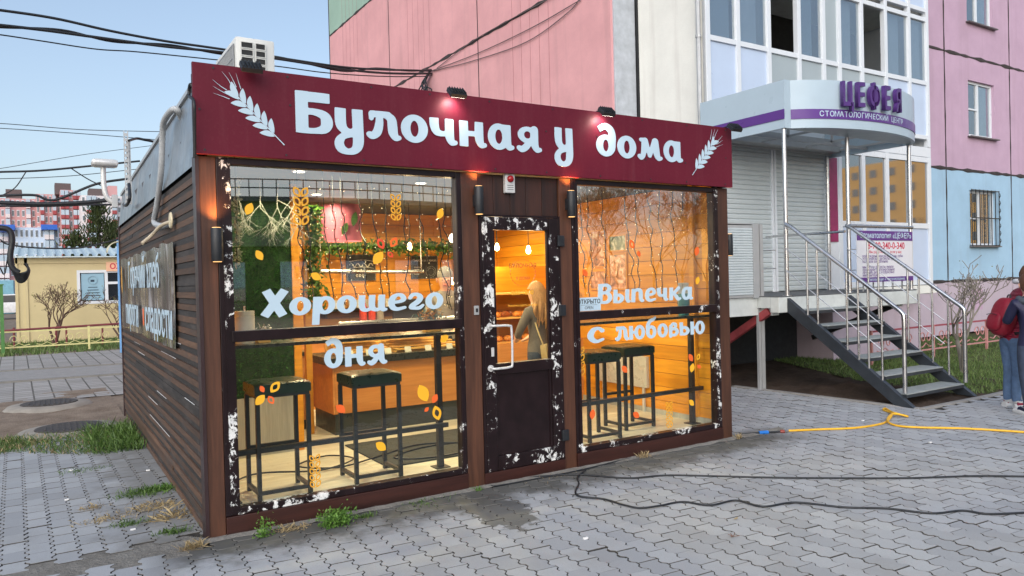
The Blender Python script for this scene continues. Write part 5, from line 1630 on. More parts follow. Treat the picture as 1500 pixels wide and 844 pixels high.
for x in (SX0, SX1):
    yt, yb = 1.47, -.10
    zt, zb_ = 2.24, 1.08
    hr = MB().tube(catmull([(x, 1.5, zt + .0), (x, yt - .05, zt - .04), (x, yt - .2, zt - .15), (x, .6, zt - .64), (x, yb + .16, zb_ + .12), (x, yb + .03, zb_ + .02), (x, yb, zb_ - .06), (x, yb, .7), (x, yb, .16)], 5), .025, 12).build('handrail', m_steel, sr, smooth=60)
    for y in (1.18, 1.03, .62, .47, .34 if x == SX0 else .3, .17 if x == SX0 else .1):
        zl = PZ - .12 + (y - y_t) * .735
        zr_ = zt - .02 + (y - 1.47) * .735
        MB().cyl((x, y, zl), (x, y, zr_), .013, 10).build('baluster', m_steel, sr, smooth=60)
    for dz in (-.32, -.62):
        MB().cyl((x, 1.5, zt + dz + .0), (x, yb + .25, zt + dz + (yb + .25 - 1.5) * .735), .006, 6).build('rail_rod', m_steel, sr)
# platform railing on the right with the banner
pr_ = thing('platform_railing', 'stainless railing at the right front of the entrance platform', 'railing', (9.8, 1.5, PZ))
MB().cyl((8.92, 1.5, 2.24), (10.6, 1.5, 2.24), .025, 12).build('handrail', m_steel, pr_, smooth=60)
for z in (1.9, 1.6): MB().cyl((9.03, 1.505, z), (10.6, 1.505, z), .006, 6).build('rail_rod', m_steel, pr_)
for x in (9.35, 9.6, 9.85, 10.1, 10.35): MB().cyl((x, 1.53, PZ), (x, 1.53, 1.55), .012, 8).build('baluster', m_steel, pr_)
MB().cyl((8.92, 1.52, 2.16), (8.92, 2.9, 2.16), .018, 10).build('handrail', m_steel, pr_)
for z in (1.9, 1.65): MB().cyl((7.63, 1.7, z), (7.45, 2.9, z), .006, 6).build('rail_rod', m_steel, pr_)
bn = tag(B('clinic_banner', M('banner_white', (.66, .66, .7), .5, 0, .05, 2), None, 9.1, 10.52, 1.455, 1.466, 1.42, 2.17), 'white banner with purple edges about the dental clinic on the railing', 'banner')
B('purple_band', m_pur, bn, 9.1, 10.52, 1.450, 1.4545, 2.03, 2.17)
B('purple_band', m_pur, bn, 9.1, 10.52, 1.450, 1.4545, 1.42, 1.49)
o = put('lettering', text_mesh('Стоматология «ЦЕФЕЯ»', .115, m_white, .0006, .001), bn); o.location = (9.82, 1.4485, 2.10)
m_redp = M('red_print', lin(190, 40, 70), .5)
o = put('lettering', text_mesh('8-900-340-0-340', .14, m_redp, .0006, .002), bn); o.location = (9.83, 1.4535, 1.95)
o = put('lettering', text_mesh('Мы рады помочь, если у вас:', .06, m_redp, .0006), bn); o.location = (9.81, 1.4535, 1.86)
for k, s_ in enumerate(('повреждены или разрушены зубы', 'эстетические дефекты зубов', 'боль или воспаление', '', 'мы лечим дефекты эмали', 'проводим протезирование', 'лечение детей и взрослых', 'имплантация')):
    if s_:
        o = put('lettering', text_mesh(s_, .062, m_pur, .0005, 0, 'LEFT'), bn); o.location = (9.22, 1.4535, 1.80 - k * .04)
o = put('lettering', text_mesh('Имплантация и протезирование', .06, m_white, .0006), bn); o.location = (9.82, 1.4485, 1.455)

# ---- metal cabinet and its post left of the stairs
mc = thing('slatted_cabinet', 'pale grey slatted metal cabinet on a post beside the staircase', 'cabinet', (7.2, 1.85, 0))
x0, x1, y0, y1 = 6.55, 7.36, 1.78, 2.35
B('body', m_greyalu, mc, x0, x1, y0 + .012, y1, 1.27, 2.24)
n = 26; vs = []
for k in range(n):
    for q, off in ((0, 0), (.3, .012), (.8, .012), (.98, 0)):
        z = 1.30 + .90 * (k + q) / n
        vs += [(x0 + .02, y0 + .011 - off, z), (x1 - .10, y0 + .011 - off, z)]
MB().add(vs, [(2 * k, 2 * k + 1, 2 * k + 3, 2 * k + 2) for k in range(len(vs) // 2 - 1)]).build('slatted_front', bpy.data.materials['shutter_white'], mc)
B('edge_trim', m_greyalu, mc, x1 - .098, x1 + .004, y0 - .006, y0 + .0115, 1.26, 2.25)
B('base_beam', m_conc, mc, x0, x1 + .05, y0 + .05, y1, 1.02, 1.265)
B('post', m_greyalu, mc, 7.40, 7.44, 1.82, 1.86, 0, 2.26)
B('post', m_greyalu, mc, 7.455, 7.52, 1.82, 1.86, 0, 2.26)
B('cap', m_greyalu, mc, x0, x1 + .02, y0, y1, 2.251, 2.262)
# ---- cables on the end wall
def wire(pts, r, lab, k=8, group='overhead cables'):
    tag(MB().tube(catmull(pts, k), r, 6).build('overhead_cable', m_blackpl, None, smooth=70), lab, 'cable', group)
P0 = PX(632, 104, 0, XB - .03)
Yw = 10.5
def W3(lst, y0, y1=None):
    n = len(lst)
    return [PX(u, v, 1, y0 + ((y1 if y1 is not None else y0) - y0) * i / (n - 1)) for i, (u, v) in enumerate(lst)]
wire(W3([(-60, 8), (0, 15), (80, 27), (160, 45), (240, 60), (310, 70), (404, 84), (500, 98), (560, 102), (600, 103)], 9.0, P0.y - .5) + [P0], .022, 'thick black overhead cable, topmost of the bundle to the pink wall')
wire(W3([(-60, 32), (0, 37), (70, 45), (150, 56), (240, 68), (310, 75), (404, 86), (500, 101), (560, 107), (605, 108)], 9.0, P0.y - .5) + [P0 + Vector((0, 0, -.06))], .024, 'thick black overhead cable, second of the bundle to the pink wall')
wire(W3([(-60, 34), (0, 40), (90, 44), (165, 61), (250, 66), (330, 80), (404, 83), (500, 104), (550, 100), (600, 104)], 9.1, P0.y - .4) + [P0 + Vector((0, 0, .03))], .018, 'black overhead cable winding round the second one of the bundle')
wire(W3([(-60, 44), (0, 51), (60, 60), (140, 72), (200, 76), (300, 86), (404, 97), (480, 107), (560, 112), (620, 112)], 9.2, P0.y - .4) + [P0 + Vector((0, 0, -.1))], .011, 'thin black overhead cable sagging below the bundle')
t = thing('cable_knot', 'tangle of black cables tied up above the burgundy fascia', 'cables', tuple(P0))
for k in range(9):
    a = P0 + Vector((-.03, random.uniform(-.1, .15), random.uniform(-.15, .05)))
    mb = MB().tube(catmull([P0 + Vector((-.03, 0, random.gauss(0, .03))), a + Vector((-.05, .25, -.2)), a + Vector((-.08, random.uniform(-.3, .5), -.45)), a + Vector((-.02, random.uniform(0, .9), -.6))], 6), .016, 6)
    mb.build('loop', m_blackpl, t, smooth=70)
for k, (pts) in enumerate((((632, 104), (700, 78), (780, 40), (850, 0)), ((634, 104), (690, 90), (770, 62), (830, 20), (852, -5)), ((640, 100), (690, 62), (745, 30), (820, -10)))):
    tag(MB().tube(catmull([PX(u, v, 0, XB - .03) for u, v in pts], 6), .009, 5).build('wall_cable', M('grey_cable', (.12, .1, .1), .6) if 'grey_cable' not in bpy.data.materials else bpy.data.materials['grey_cable'], None),
        ['upper slack cable rising over the pink end wall', 'lower slack cable rising over the pink end wall', 'straight cable rising steeply over the pink end wall'][k], 'cable', 'cables on the pink wall')
# wires left of the kiosk
wire(W3([(-40, 254), (0, 252), (60, 250), (135, 243), (205, 236)], 14), .022, 'black wire passing behind the white lamp head')
wire(W3([(-40, 183), (0, 181), (120, 190), (235, 193)], 40), .018, 'faint thin wire, upper of the far pair in the sky')
wire(W3([(-40, 188), (0, 188), (120, 196), (232, 205)], 40), .018, 'faint thin wire, lower of the far pair in the sky')
wire(W3([(-40, 251), (0, 247), (120, 227), (225, 213)], 40), .014, 'faint thin wire rising towards the parapet')
wire(W3([(-40, 262), (0, 262), (100, 258), (200, 248)], 30), .014, 'thin wire below the black one behind the lamp head')
wire(W3([(-40, 290), (0, 287), (50, 286), (80, 293), (140, 270), (186, 262)], 13), .026, 'thick black wire curving up to the perforated bracket')
wire(W3([(-40, 296), (0, 297), (60, 299), (120, 297), (170, 292)], 12), .040, 'thickest black cable bundle before the far pink building')
wire(W3([(-40, 304), (0, 302), (70, 302), (130, 300), (172, 300)], 12.3), .020, 'black wire just under the thickest cable bundle')
wire(W3([(0, 351), (12, 358), (50, 363), (100, 364), (130, 361), (175, 350)], 16), .020, 'black wire sagging across the blue building')
wire(W3([(38, 252), (22, 275), (0, 288)], 13.5), .012, 'thin branch wire running down to the left')
wire(W3([(103, 246), (128, 262), (148, 272)], 13.5), .012, 'thin branch wire running down to the right')
cl = thing('cable_coil', 'thick black cable hanging down with a coil of loops before the yellow booth', 'cable', tuple(PX(20, 400, 1, 10)))
MB().tube(catmull(W3([(-30, 336), (0, 334), (14, 338), (18, 352), (15, 375), (18, 392), (28, 400)], 10), 6), .045, 8).build('main_cable', m_blackpl, cl, smooth=70)
for k in range(7):
    MB().tube(catmull(W3([(16 + k * .5, 380), (18 + k * .6, 396 + k * 1.0), (25 + k * .4, 401 + k * 2.0), (35 + k * .3, 400 + k * 1.8), (41 + k * .3, 396), (39 - k * .6, 386)], 10 + .02 * k), 6), .018, 6).build('loop', m_blackpl, cl, smooth=70)
MB().tube(catmull(W3([(14, 360), (10, 385), (6, 402), (0, 392)], 10), 6), .012, 6).build('loop', m_blackpl, cl, smooth=70)
# ================================================================== ground
def ground_mat(name, a, b, sc=3.0, bump=.5, speck=.25):
    t = NT(name)
    v = t.pos((1, 1, 1))
    c = t.ramp(t.noise(v, sc, 8, .65), [(.3, a), (.7, b)])
    c = t.mix(t.math('MULTIPLY', t.gray(t.noise(v, 60, 4), .35, .7), speck), c, sc3(a, .45))
    t.color(c); t.rough(.92); t.p.inputs['Specular IOR Level'].default_value = .2
    t.bump(t.noise(v, 35, 6, .65), bump, .03)
    return t.m
m_soil = ground_mat('bare_soil', lin(112, 98, 86), lin(148, 134, 120))
m_dsoil = ground_mat('dark_soil', lin(60, 50, 44), lin(92, 78, 68), 2, .9)
m_joint = ground_mat('joint_sand', lin(50, 49, 48), lin(80, 77, 74), 9)
m_asph = ground_mat('asphalt', lin(140, 139, 138), lin(154, 153, 152), 5, .3)
m_lawnb = ground_mat('lawn_soil', lin(58, 66, 36), lin(92, 92, 58), 2.5, .6)
def sheet(name, pts, z, mat):
    return structure(MB().add([(x, y, z) for x, y in pts], [tuple(range(len(pts)))]).build(name, mat))
structure(MB().add([(-600, -600, -.035), (600, -600, -.035), (600, 600, -.035), (-600, 600, -.035)], [(0, 1, 2, 3)]).build('ground', m_soil))
t = NT('paver_concrete')
v = t.pos((1, 1, 1))
isl = t.n('ShaderNodeNewGeometry').outputs['Random Per Island']
oi = t.n('ShaderNodeObjectInfo').outputs['Random']
r_ = t.math('FRACT', t.math('ADD', isl, t.math('MULTIPLY', oi, 7.31)))
base = t.ramp(r_, [(0, lin(150, 153, 158)), (.5, lin(161, 164, 169)), (1, lin(170, 173, 177))])
base = t.mix(t.math('MULTIPLY', t.gray(t.noise(v, 190, 3), .42, .62), .28), base, lin(128, 127, 126))
base = t.mix(t.math('MULTIPLY', t.gray(t.noise(v, 2.2, 6, .7), .48, .72), .35), base, lin(138, 135, 130))
sep = t.n('ShaderNodeSeparateXYZ'); t.l(v, sep.inputs[0])
X_, Y_ = sep.outputs[0], sep.outputs[1]
nz = t.noise(v, 3.6, 6, .65)
nz2 = t.noise(v, 11, 4, .6)
# damp dirty strip along the kiosk front, and a spill by the door
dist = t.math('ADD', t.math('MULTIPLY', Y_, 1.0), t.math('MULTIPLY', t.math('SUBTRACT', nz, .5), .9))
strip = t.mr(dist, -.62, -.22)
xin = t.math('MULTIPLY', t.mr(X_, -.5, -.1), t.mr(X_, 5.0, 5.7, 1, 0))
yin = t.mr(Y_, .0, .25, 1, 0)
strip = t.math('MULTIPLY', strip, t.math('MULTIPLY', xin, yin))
ex_ = t.math('MULTIPLY', t.math('SUBTRACT', X_, t.math('ADD', 1.85, t.math('MULTIPLY', Y_, .12))), 3.2)
ey_ = t.math('MULTIPLY', t.math('ADD', Y_, .55), 1.7)
rad = t.math('ADD', t.math('ADD', t.math('MULTIPLY', ex_, ex_), t.math('MULTIPLY', ey_, ey_)), t.math('MULTIPLY', t.math('SUBTRACT', nz2, .5), 1.6))
spill = t.gray(rad, .48, .56, 1, 0)
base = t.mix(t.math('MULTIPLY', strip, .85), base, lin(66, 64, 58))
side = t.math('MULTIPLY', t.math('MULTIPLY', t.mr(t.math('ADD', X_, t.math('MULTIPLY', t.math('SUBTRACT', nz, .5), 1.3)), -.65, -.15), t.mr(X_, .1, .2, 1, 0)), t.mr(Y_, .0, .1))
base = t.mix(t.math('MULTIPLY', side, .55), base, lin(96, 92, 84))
base = t.mix(t.math('MULTIPLY', spill, .8), base, lin(84, 84, 82))
t.color(base)
t.rough(t.mix(spill, (.86,) * 3, (.5,) * 3)); t.p.inputs['Specular IOR Level'].default_value = .3
t.bump(t.noise(v, 140, 5), .35, .004)
m_paver = t.m

PW, PL = .135, .20
def wv(y):
    s = (y % .1) / .1
    k = s * 2
    return .0105 * (1 if k < .28 else (1 - (k - .28) / .44 * 2 if k < .72 else -1) if k < 1.28 else (-1 + (k - 1.28) / .44 * 2 if k < 1.72 else 1))
gap = .0058
ysamp = [0.0, .014, .036, .064, .086, .114, .136, .164, .186, .2]
out_l = [(wv(y) + gap / 2, min(max(y, gap / 2), PL - gap / 2)) for y in ysamp]
out_r = [(PW + wv(y) - gap / 2, min(max(y, gap / 2), PL - gap / 2)) for y in ysamp[::-1]]
outline = out_l + out_r
no = len(outline)
cx_, cy_ = PW / 2, PL / 2
pv = [(x - cx_, y - cy_, 0) for x, y in outline] + [(x - cx_ + (-.003 if x > cx_ else .003) * 0, y - cy_, -.022) for x, y in outline]
ins = [((x - cx_) * .975, (y - cy_) * .985, 0) for x, y in outline]
pv = [(x, y, 0) for x, y, _ in ins] + [(x - cx_, y - cy_, -.0025) for x, y in outline] + [(x - cx_, y - cy_, -.022) for x, y in outline]
pf_ = [tuple(range(no))[::-1]] + [(a * no + i, a * no + (i + 1) % no, (a + 1) * no + (i + 1) % no, (a + 1) * no + i) for a in (0, 1) for i in range(no)]
_mb = MB().add(pv, pf_); _mb.mi = [0] * (1 + no) + [1] * no
m_edge = ground_mat('paver_dirty_edge', lin(96, 95, 93), lin(124, 122, 119), 9, .3)
_mb.mi = [0] + [1] * no + [2] * no
paver_me = _mb.mesh('paver', [m_paver, m_edge, m_joint])
def to_px(x, y, z=0):
    d = np.array([x, y, z]) - CAM_POS
    w_ = d @ CF
    if w_ < .3: return None
    return 750 + FPX * (d @ CR) / w_, 422 - FPX * (d @ CU) / w_, w_
KERB = [(7.42, 2.30), (7.60, -.28), (9.0, -.30), (12.5, -.22)]
def paving(name, ang, ox, oy, inside, nmax, i0, i1, j0, j1):
    root = sheet_parent[name]
    c, s = math.cos(ang), math.sin(ang)
    cand = []
    for i in range(i0, i1):
        for j in range(j0, j1):
            lx, ly = (i + .5) * PW, (j + .5 + .5 * (i % 2)) * PL
            x, y = ox + lx * c - ly * s, oy + lx * s + ly * c
            if not inside(x, y): continue
            q = to_px(x, y)
            if q is None or not (-90 < q[0] < 1590 and q[1] < 920): continue
            cand.append((q[2], x, y))
    cand.sort()
    tops = np.array(pv); V = []; F = []
    for k, (d, x, y) in enumerate(cand):
        dz = random.gauss(0, .0016); tx, ty = random.gauss(0, .006), random.gauss(0, .006); a = ang + random.gauss(0, .006)
        if k < nmax:
            o = put('paver', paver_me, root); o.location = (x, y, dz); o.rotation_euler = (tx, ty, a)
        else:
            ca, sa = math.cos(a), math.sin(a)
            P_ = np.stack([x + tops[:, 0] * ca - tops[:, 1] * sa, y + tops[:, 0] * sa + tops[:, 1] * ca, tops[:, 2] + dz + tops[:, 1] * tx - tops[:, 0] * ty], 1)
            o_ = len(V) * len(pv); V.append(P_)
            F += [tuple(v_ + o_ for v_ in f) for f in pf_]
    if V:
        me = bpy.data.meshes.new('pavers'); me.from_pydata(np.concatenate(V).tolist(), [], F); me.materials.append(m_paver); me.materials.append(m_edge); me.materials.append(m_joint)
        me.polygons.foreach_set('material_index', ([0] + [1] * no + [2] * no) * len(V))
        stuff(put('far_pavers', me, root))
    print('pavers', name, len(cand))
sheet_parent = {
 'pavement': sheet('pavement', [(-8, -8), (12.5, -8), (12.5, -.22), (9.0, -.30), (7.60, -.28), (7.42, 2.30), (7.3, 3.5), (4.75, 3.5), (4.75, .04), (-8, .04)], -.0125, m_joint),
 'side_pavement': sheet('side_pavement', [(-6, .0401), (.02, .0401), (.02, 3.6), (-.6, 4.1), (-6, 4.6)], -.0121, m_joint),
}
def kx(y): return 7.60 - .07 * (y + .28) - .05
paving('pavement', R(-4.0), 0, -.02, lambda x, y: (y < (.03 if x > 0 else -.12) and x < 7.55) or (y < -.38) or (x > 4.9 and y < 3.3 and x < kx(y)), 230, -45, 110, -36, 26)
paving('side_pavement', R(1.4), -.02, .12, lambda x, y: y > .10 and x < .05 and y < 4.3 - .35 * math.sin(x * 3) - .2 * (x < -.8), 70, -30, 1, 0, 23)
# mortar edge along the kiosk front and the lighter edge strip
mb = MB(); vs = []; n = 110
for k in range(n + 1):
    x = -4.0 + 9.5 * k / n
    w = .05 + .02 * math.sin(k * 1.7) + .015 * math.sin(k * 4.3)
    L_ = x < -.05
    vs += [(x, .20 if L_ else .03, -.006 if L_ else .012), (x, -.02, (-.002 if L_ else .016) + .002 * math.sin(k * 2.9)), (x, (-.2 - w * .3) if L_ else (-.035 - w * .5), -.006 if L_ else .002)]
structure(mb.add(vs, [(k * 3 + j, k * 3 + 3 + j, k * 3 + 4 + j, k * 3 + 1 + j) for k in range(n) for j in (0, 1)]).build('mortar_edge', ground_mat('old_mortar', lin(112, 108, 102), lin(146, 143, 138), 5, .8), None, smooth=80))
# far paving, path and soil on the left
t = NT('far_paving')
v = t.pos((1, 1, 1), rot=(0, 0, R(-1.4)))
br = t.n('ShaderNodeTexBrick'); br.offset = .5
br.inputs['Color1'].default_value = (*lin(158, 156, 154), 1); br.inputs['Color2'].default_value = (*lin(140, 138, 136), 1); br.inputs['Mortar'].default_value = (*lin(78, 76, 72), 1)
br.inputs['Scale'].default_value = 1; br.inputs['Mortar Size'].default_value = .012; br.inputs['Brick Width'].default_value = .24; br.inputs['Row Height'].default_value = .26
mp = t.n('ShaderNodeMapping'); mp.inputs['Rotation'].default_value = (0, 0, R(90)); t.l(v, mp.inputs[0]); t.l(mp.outputs[0], br.inputs[0])
t.color(t.mix(t.math('MULTIPLY', t.gray(t.noise(v, 1.5, 6), .45, .7), .35), br.outputs[0], lin(120, 116, 108))); t.rough(.9)
t.bump(br.outputs[1], .5, -.01)
m_farp = t.m
sheet('far_pavement', [(-8, 8.4), (0, 7.9), (3, 7.6), (3, 17.4), (-8, 17.4)], -.020, m_farp)
sheet('asphalt_path', [(-9, 11.6), (4, 10.6), (4, 12.4), (-9, 14.2)], -.012, m_asph)
m_ringk = M('path_kerb_concrete', lin(120, 118, 114), .9, 0, .15, 8)
mb = MB()
for a, b in (((-9, 14.25), (4, 12.45)), ((-9, 11.55), (4, 10.55))): mb.bar((a[0], a[1], -.01), (b[0], b[1], -.01), .06, .04)
structure(mb.build('path_kerb', m_ringk))
mb = MB(); n = 44; vs = []
for i in range(n + 1):
    for j in range(n + 1):
        x, y = -4 + 4.0 * i / n, 3.5 + 5.4 * j / n
        h = -.022 + .016 * math.sin(x * 3.1 + y) * math.sin(y * 2.3) + .012 * math.sin(x * 9 + y * 7) * math.sin(y * 11)
        h = min(h, -.014) if y < 4.6 or y > 8 else h
        vs.append((x, y, h))
structure(mb.add(vs, [(i * (n + 1) + j, (i + 1) * (n + 1) + j, (i + 1) * (n + 1) + j + 1, i * (n + 1) + j + 1) for i in range(n) for j in range(n)]).build('soil', m_soil, None, smooth=80))
# manholes
m_iron = M('cast_iron', (.07, .06, .055), .75, .2, .3, 20, bump=.5, bscale=90)
m_ringc = M('rough_concrete', lin(140, 134, 126), .9, 0, .15, 8, bump=.6)
for (x, y, lab) in ((-.80, 7.30, 'round iron manhole with a crumbling rim, the farther one on the bare soil'), (-.62, 4.95, 'round iron manhole at the edge of the grass, the nearer one')):
    t = thing('manhole', lab, 'manhole', (x, y, 0), 'manholes in the bare soil')
    MB().lathe([(.55, -.03), (.50, .012), (.37, .028), (.35, .028), (.35, -.02)], (x, y, 0), 28).build('concrete_rim', m_ringc, t, smooth=40)
    MB().lathe([(.345, .0), (.345, .036), (.33, .040), (.30, .036), (.02, .038)], (x, y, 0), 28).build('lid', m_iron, t, smooth=30)
    mb = MB()
    for k in range(-4, 5): mb.bar((x + k * .06, y - math.sqrt(.27 ** 2 - (k * .06) ** 2), .041), (x + k * .06, y + math.sqrt(.27 ** 2 - (k * .06) ** 2), .041), .02, .008)
    mb.build('lid_ribs', m_iron, t)

# right side: soil under the stairs, kerb, lawn
mb = MB(); n = 40; vs = []
for i in range(n + 1):
    for j in range(n + 1):
        x, y = 7.55 + 3.2 * i / n, -.26 + 4.3 * j / n
        if y < 2.3: x = max(x, kx(y) + .09)
        h = -.01 + .05 * math.exp(-((x - 8.3) / .5) ** 2 - ((y - 1.0) / .6) ** 2) * 2 + .018 * math.sin(x * 13 + y * 5) * math.sin(y * 17) + random.gauss(0, .008)
        if i in (0, n) or j in (0, n): h = -.012
        vs.append((x, y, h))
structure(mb.add(vs, [(i * (n + 1) + j, (i + 1) * (n + 1) + j, (i + 1) * (n + 1) + j + 1, i * (n + 1) + j + 1) for i in range(n) for j in range(n)]).build('soil', m_dsoil, None, smooth=80))
sheet('lawn', [(10.6, -.2), (9.0, -.2), (9.0, 1.2), (10.6, 4.4), (40, 4.4), (40, -.1)], -.006, m_lawnb)
sheet('soil_under_bay', [(4.9, 3.5), (7.3, 3.5), (7.42, 2.3), (7.7, 4.4), (12, 4.4), (12, 8), (4.9, 8)], -.018, m_dsoil)
m_kerb = M('kerb_concrete', lin(140, 138, 136), .85, 0, .15, 6, bump=.5)
for a, b in zip(KERB[:-1], KERB[1:]):
    d = Vector((b[0] - a[0], b[1] - a[1])); L = d.length; nk = max(1, int(L / .9))
    for k in range(nk):
        p = Vector(a) + d * (k / nk); q = Vector(a) + d * ((k + .985) / nk)
        if k == 0: kerb_root = structure(MB().bar((p.x, p.y, -.015), (q.x, q.y, -.015), .08, .05).build('kerb', m_kerb, None, bevel=.008))
        else: MB().bar((p.x, p.y, -.015), (q.x, q.y, -.015), .08, .05).build('kerb_stone', m_kerb, kerb_root, bevel=.008)

# ---- grass and weeds
m_gr = leafmat('grass_blade', (.035, .085, .012), (.13, .22, .05))
m_gr2 = leafmat('dull_grass', (.06, .12, .025), (.19, .27, .08))
m_dry = leafmat('dry_grass', lin(142, 122, 88), lin(186, 168, 130), .8)
m_weed = leafmat('weed_leaf', (.06, .15, .02), (.17, .32, .06))
def in_lawn():
    while True:
        x, y = random.uniform(8.98, 17), random.uniform(-.18, 4.3)
        if x < 10.6 and y > 1.2 + (x - 9.0) * 2: continue
        if random.random() < (1 if x < 12.5 else .5): return (x, y, -.01), (0, 0, 1)
stuff(tag(blades('lawn_grass', m_gr2, 26000, in_lawn, .075, .009, None, .45), 'short green lawn grass right of the staircase', 'grass'))
def in_patch():
    while True:
        x = -random.random() ** 1.3 * 2.9 - .03
        lo, hi = 3.55 + .25 * math.sin(x * 4) + .1 * (x < -1), 4.75 + .15 * math.sin(x * 3.3)
        y = random.uniform(lo, hi)
        if random.random() < max(.15, 1.1 + x * .32): return (x, y, -.02), (0, 0, 1)
stuff(tag(blades('tall_grass', m_gr, 7000, in_patch, .085, .006, None, .55), 'patch of taller green grass against the slatted wall', 'grass'))
stuff(tag(blades('dead_grass', m_dry, 2200, in_patch, .09, .004, None, .9), 'dead straw mixed through the green patch against the slatted wall', 'grass'))
stuff(tag(blades('tall_grass', m_gr, 1600, lambda: ((-random.random() ** 1.5 * .45 - .03, random.uniform(3.2, 4.7), -.02), (-.3, 0, 1)), .17, .006, None, .5), 'long bright grass blades at the foot of the slatted wall', 'grass'))
def in_far():
    return (random.uniform(-4, 2.5), random.uniform(17.4, 22.3), -.03), (0, 0, 1)
stuff(tag(blades('far_grass', m_gr2, 6000, in_far, .16, .022, None, .4), 'strip of grass before the yellow booth', 'grass'))
def tuft(cx, cy, n, L, w, mat, lab, spread=.05, lean=.6, cat='weed', zr=0.0):
    stuff(tag(blades('weed_tuft', mat, n, lambda: ((cx + random.gauss(0, spread), cy + random.gauss(0, spread * .6), random.uniform(0, zr)), (0, 0, 1)), L, w, None, lean), lab, cat))
G = lambda u, v: PX(u, v, 2, 0)
p = G(492, 770); t = thing('leafy_weed', 'bushy bright green weed at the base board of the left window', 'weed', (p.x, p.y, 0))
stuff(leafcloud('foliage', 900, lambda: (p.x + random.gauss(0, .055), min(p.y + random.gauss(0, .03), -.03), abs(random.gauss(.05, .028))), .013, m_weed, t))
MB().tube([(p.x, p.y, -.01), (p.x, p.y, .07)], .004, 5).build('stem', m_weed, t)
p2 = G(388, 786); t = thing('leafy_weed', 'thin upright green weed near the left end of the base board', 'weed', (p2.x, p2.y, 0))
stuff(leafcloud('foliage', 160, lambda: (p2.x + random.gauss(0, .03), min(p2.y + random.gauss(0, .015), -.03), abs(random.gauss(.02, .05))), .013, m_weed, t))
MB().tube([(p2.x, p2.y, -.01), (p2.x - .01, p2.y, .13)], .003, 5).build('stem', m_weed, t)
for (u, v, n, L, w, mt, lab, sp_, ln) in (
    (283, 803, 150, .07, .004, m_dry, 'dry yellow grass tuft at the kiosk corner', .03, .9), (425, 776, 120, .06, .004, m_dry, 'dry grass along the base board left of the bushy weed', .05, 1.2),
    (535, 757, 140, .03, .005, m_gr, 'low green weed right of the bushy one', .04, .8), (620, 735, 160, .035, .004, m_gr, 'sparse green weeds along the middle of the base board', .12, .9),
    (700, 718, 60, .04, .006, m_weed, 'small green weed at the post left of the door', .02, .8), (938, 668, 110, .07, .004, m_dry, 'dry grass tuft under the right window', .035, .8),
    (1072, 640, 60, .06, .004, m_dry, 'dry grass at the right corner of the kiosk', .02, .7), (215, 722, 420, .06, .006, m_gr, 'green grass tuft between pavers beside the slatted wall', .11, .7),
    (238, 716, 260, .05, .011, m_weed, 'broad leaved green weed by the slatted wall', .06, .8), (155, 762, 140, .05, .003, m_dry, 'flattened dry grass on the side paving', .08, 1.4),
    (225, 745, 200, .07, .003, m_dry, 'dry straw bundle beside the slatted wall', .10, 1.3), (190, 768, 170, .04, .005, m_gr, 'small green tuft in front of the straw', .06, .8),
    (255, 780, 200, .05, .005, m_gr, 'green and straw tuft near the kiosk corner', .05, .8), (250, 758, 150, .09, .003, m_dry, 'long dry stalks lying by the slatted wall', .09, 1.5),
    (135, 745, 90, .05, .003, m_dry, 'sparse dry stalks in the paver joints', .05, 1.4), (120, 690, 120, .04, .005, m_gr, 'green weeds growing in a paver joint', .1, .7),
    (800, 690, 90, .03, .004, m_dry, 'thin dry grass at the door threshold', .12, 1.0)):
    q = G(u, v)
    if q.x > -.05 and q.y > -.04: q.y = -.045
    tuft(q.x, q.y, n, L, w, mt, lab, sp_, ln)
# ---- hose, cables and litter on the paving
def ground_line(name, px, r, mat, lab, cat, k=8, zs_=None):
    pts = []
    for i, (u, v) in enumerate(px):
        q = G(u, v); q.z = r + .002 + (zs_[i] if zs_ else 0); pts.append(q)
    return tag(MB().tube(catmull(pts, k), r, 8).build(name, mat, None, smooth=70), lab, cat)
ground_line('power_cable', [(690, 716), (740, 706), (800, 699), (850, 697), (920, 702), (975, 698), (1040, 699), (1120, 701), (1200, 702), (1330, 702), (1430, 699), (1520, 700)], .007, m_blackpl, 'black cable running straight across the paving, the upper one', 'cable')
ground_line('power_cable', [(858, 690), (846, 701), (848, 710), (843, 722), (850, 729), (885, 733), (912, 741), (937, 746), (965, 743), (1000, 737), (1040, 742), (1078, 735), (1118, 744), (1165, 738), (1235, 745), (1300, 747), (1365, 754), (1410, 750), (1450, 755), (1520, 752)], .007, m_blackpl, 'black cable wavering across the paving, the lower one', 'cable')
ground_line('power_cable', [(712, 690), (714, 706), (720, 713), (740, 711), (790, 702), (850, 690), (900, 678), (960, 664), (1030, 650), (1085, 639), (1115, 635)], .0055, m_blackpl, 'thin black cable along the foot of the kiosk front', 'cable')
m_hose = M('yellow_hose', lin(224, 172, 40), .4, 0, .08, 20)
ground_line('garden_hose', [(1154, 633), (1200, 631), (1250, 629), (1285, 624), (1299, 619), (1307, 611), (1301, 605), (1294, 602), (1297, 600), (1305, 606), (1311, 611), (1330, 612), (1318, 611), (1306, 613), (1300, 620), (1312, 625), (1345, 628), (1420, 630), (1530, 637)], .011, m_hose, 'yellow hose twisting in a loop on the paving by the stairs', 'hose', zs_=[0] * 5 + [.02, .0, 0, 0, .01, .03, 0, .012, .03, .014, 0, 0, 0, 0])
h = thing('hose_connector', 'blue and red hose connectors on the black pipe by the kiosk corner', 'connector', tuple(G(1135, 634)))
a, b, c = G(1112, 636), G(1125, 635), G(1154, 633)
for q in (a, b, c): q.z = .013
MB().tube([G(1085, 638) + Vector((0, 0, .01)), a], .009, 8).build('pipe', m_blackpl, h)
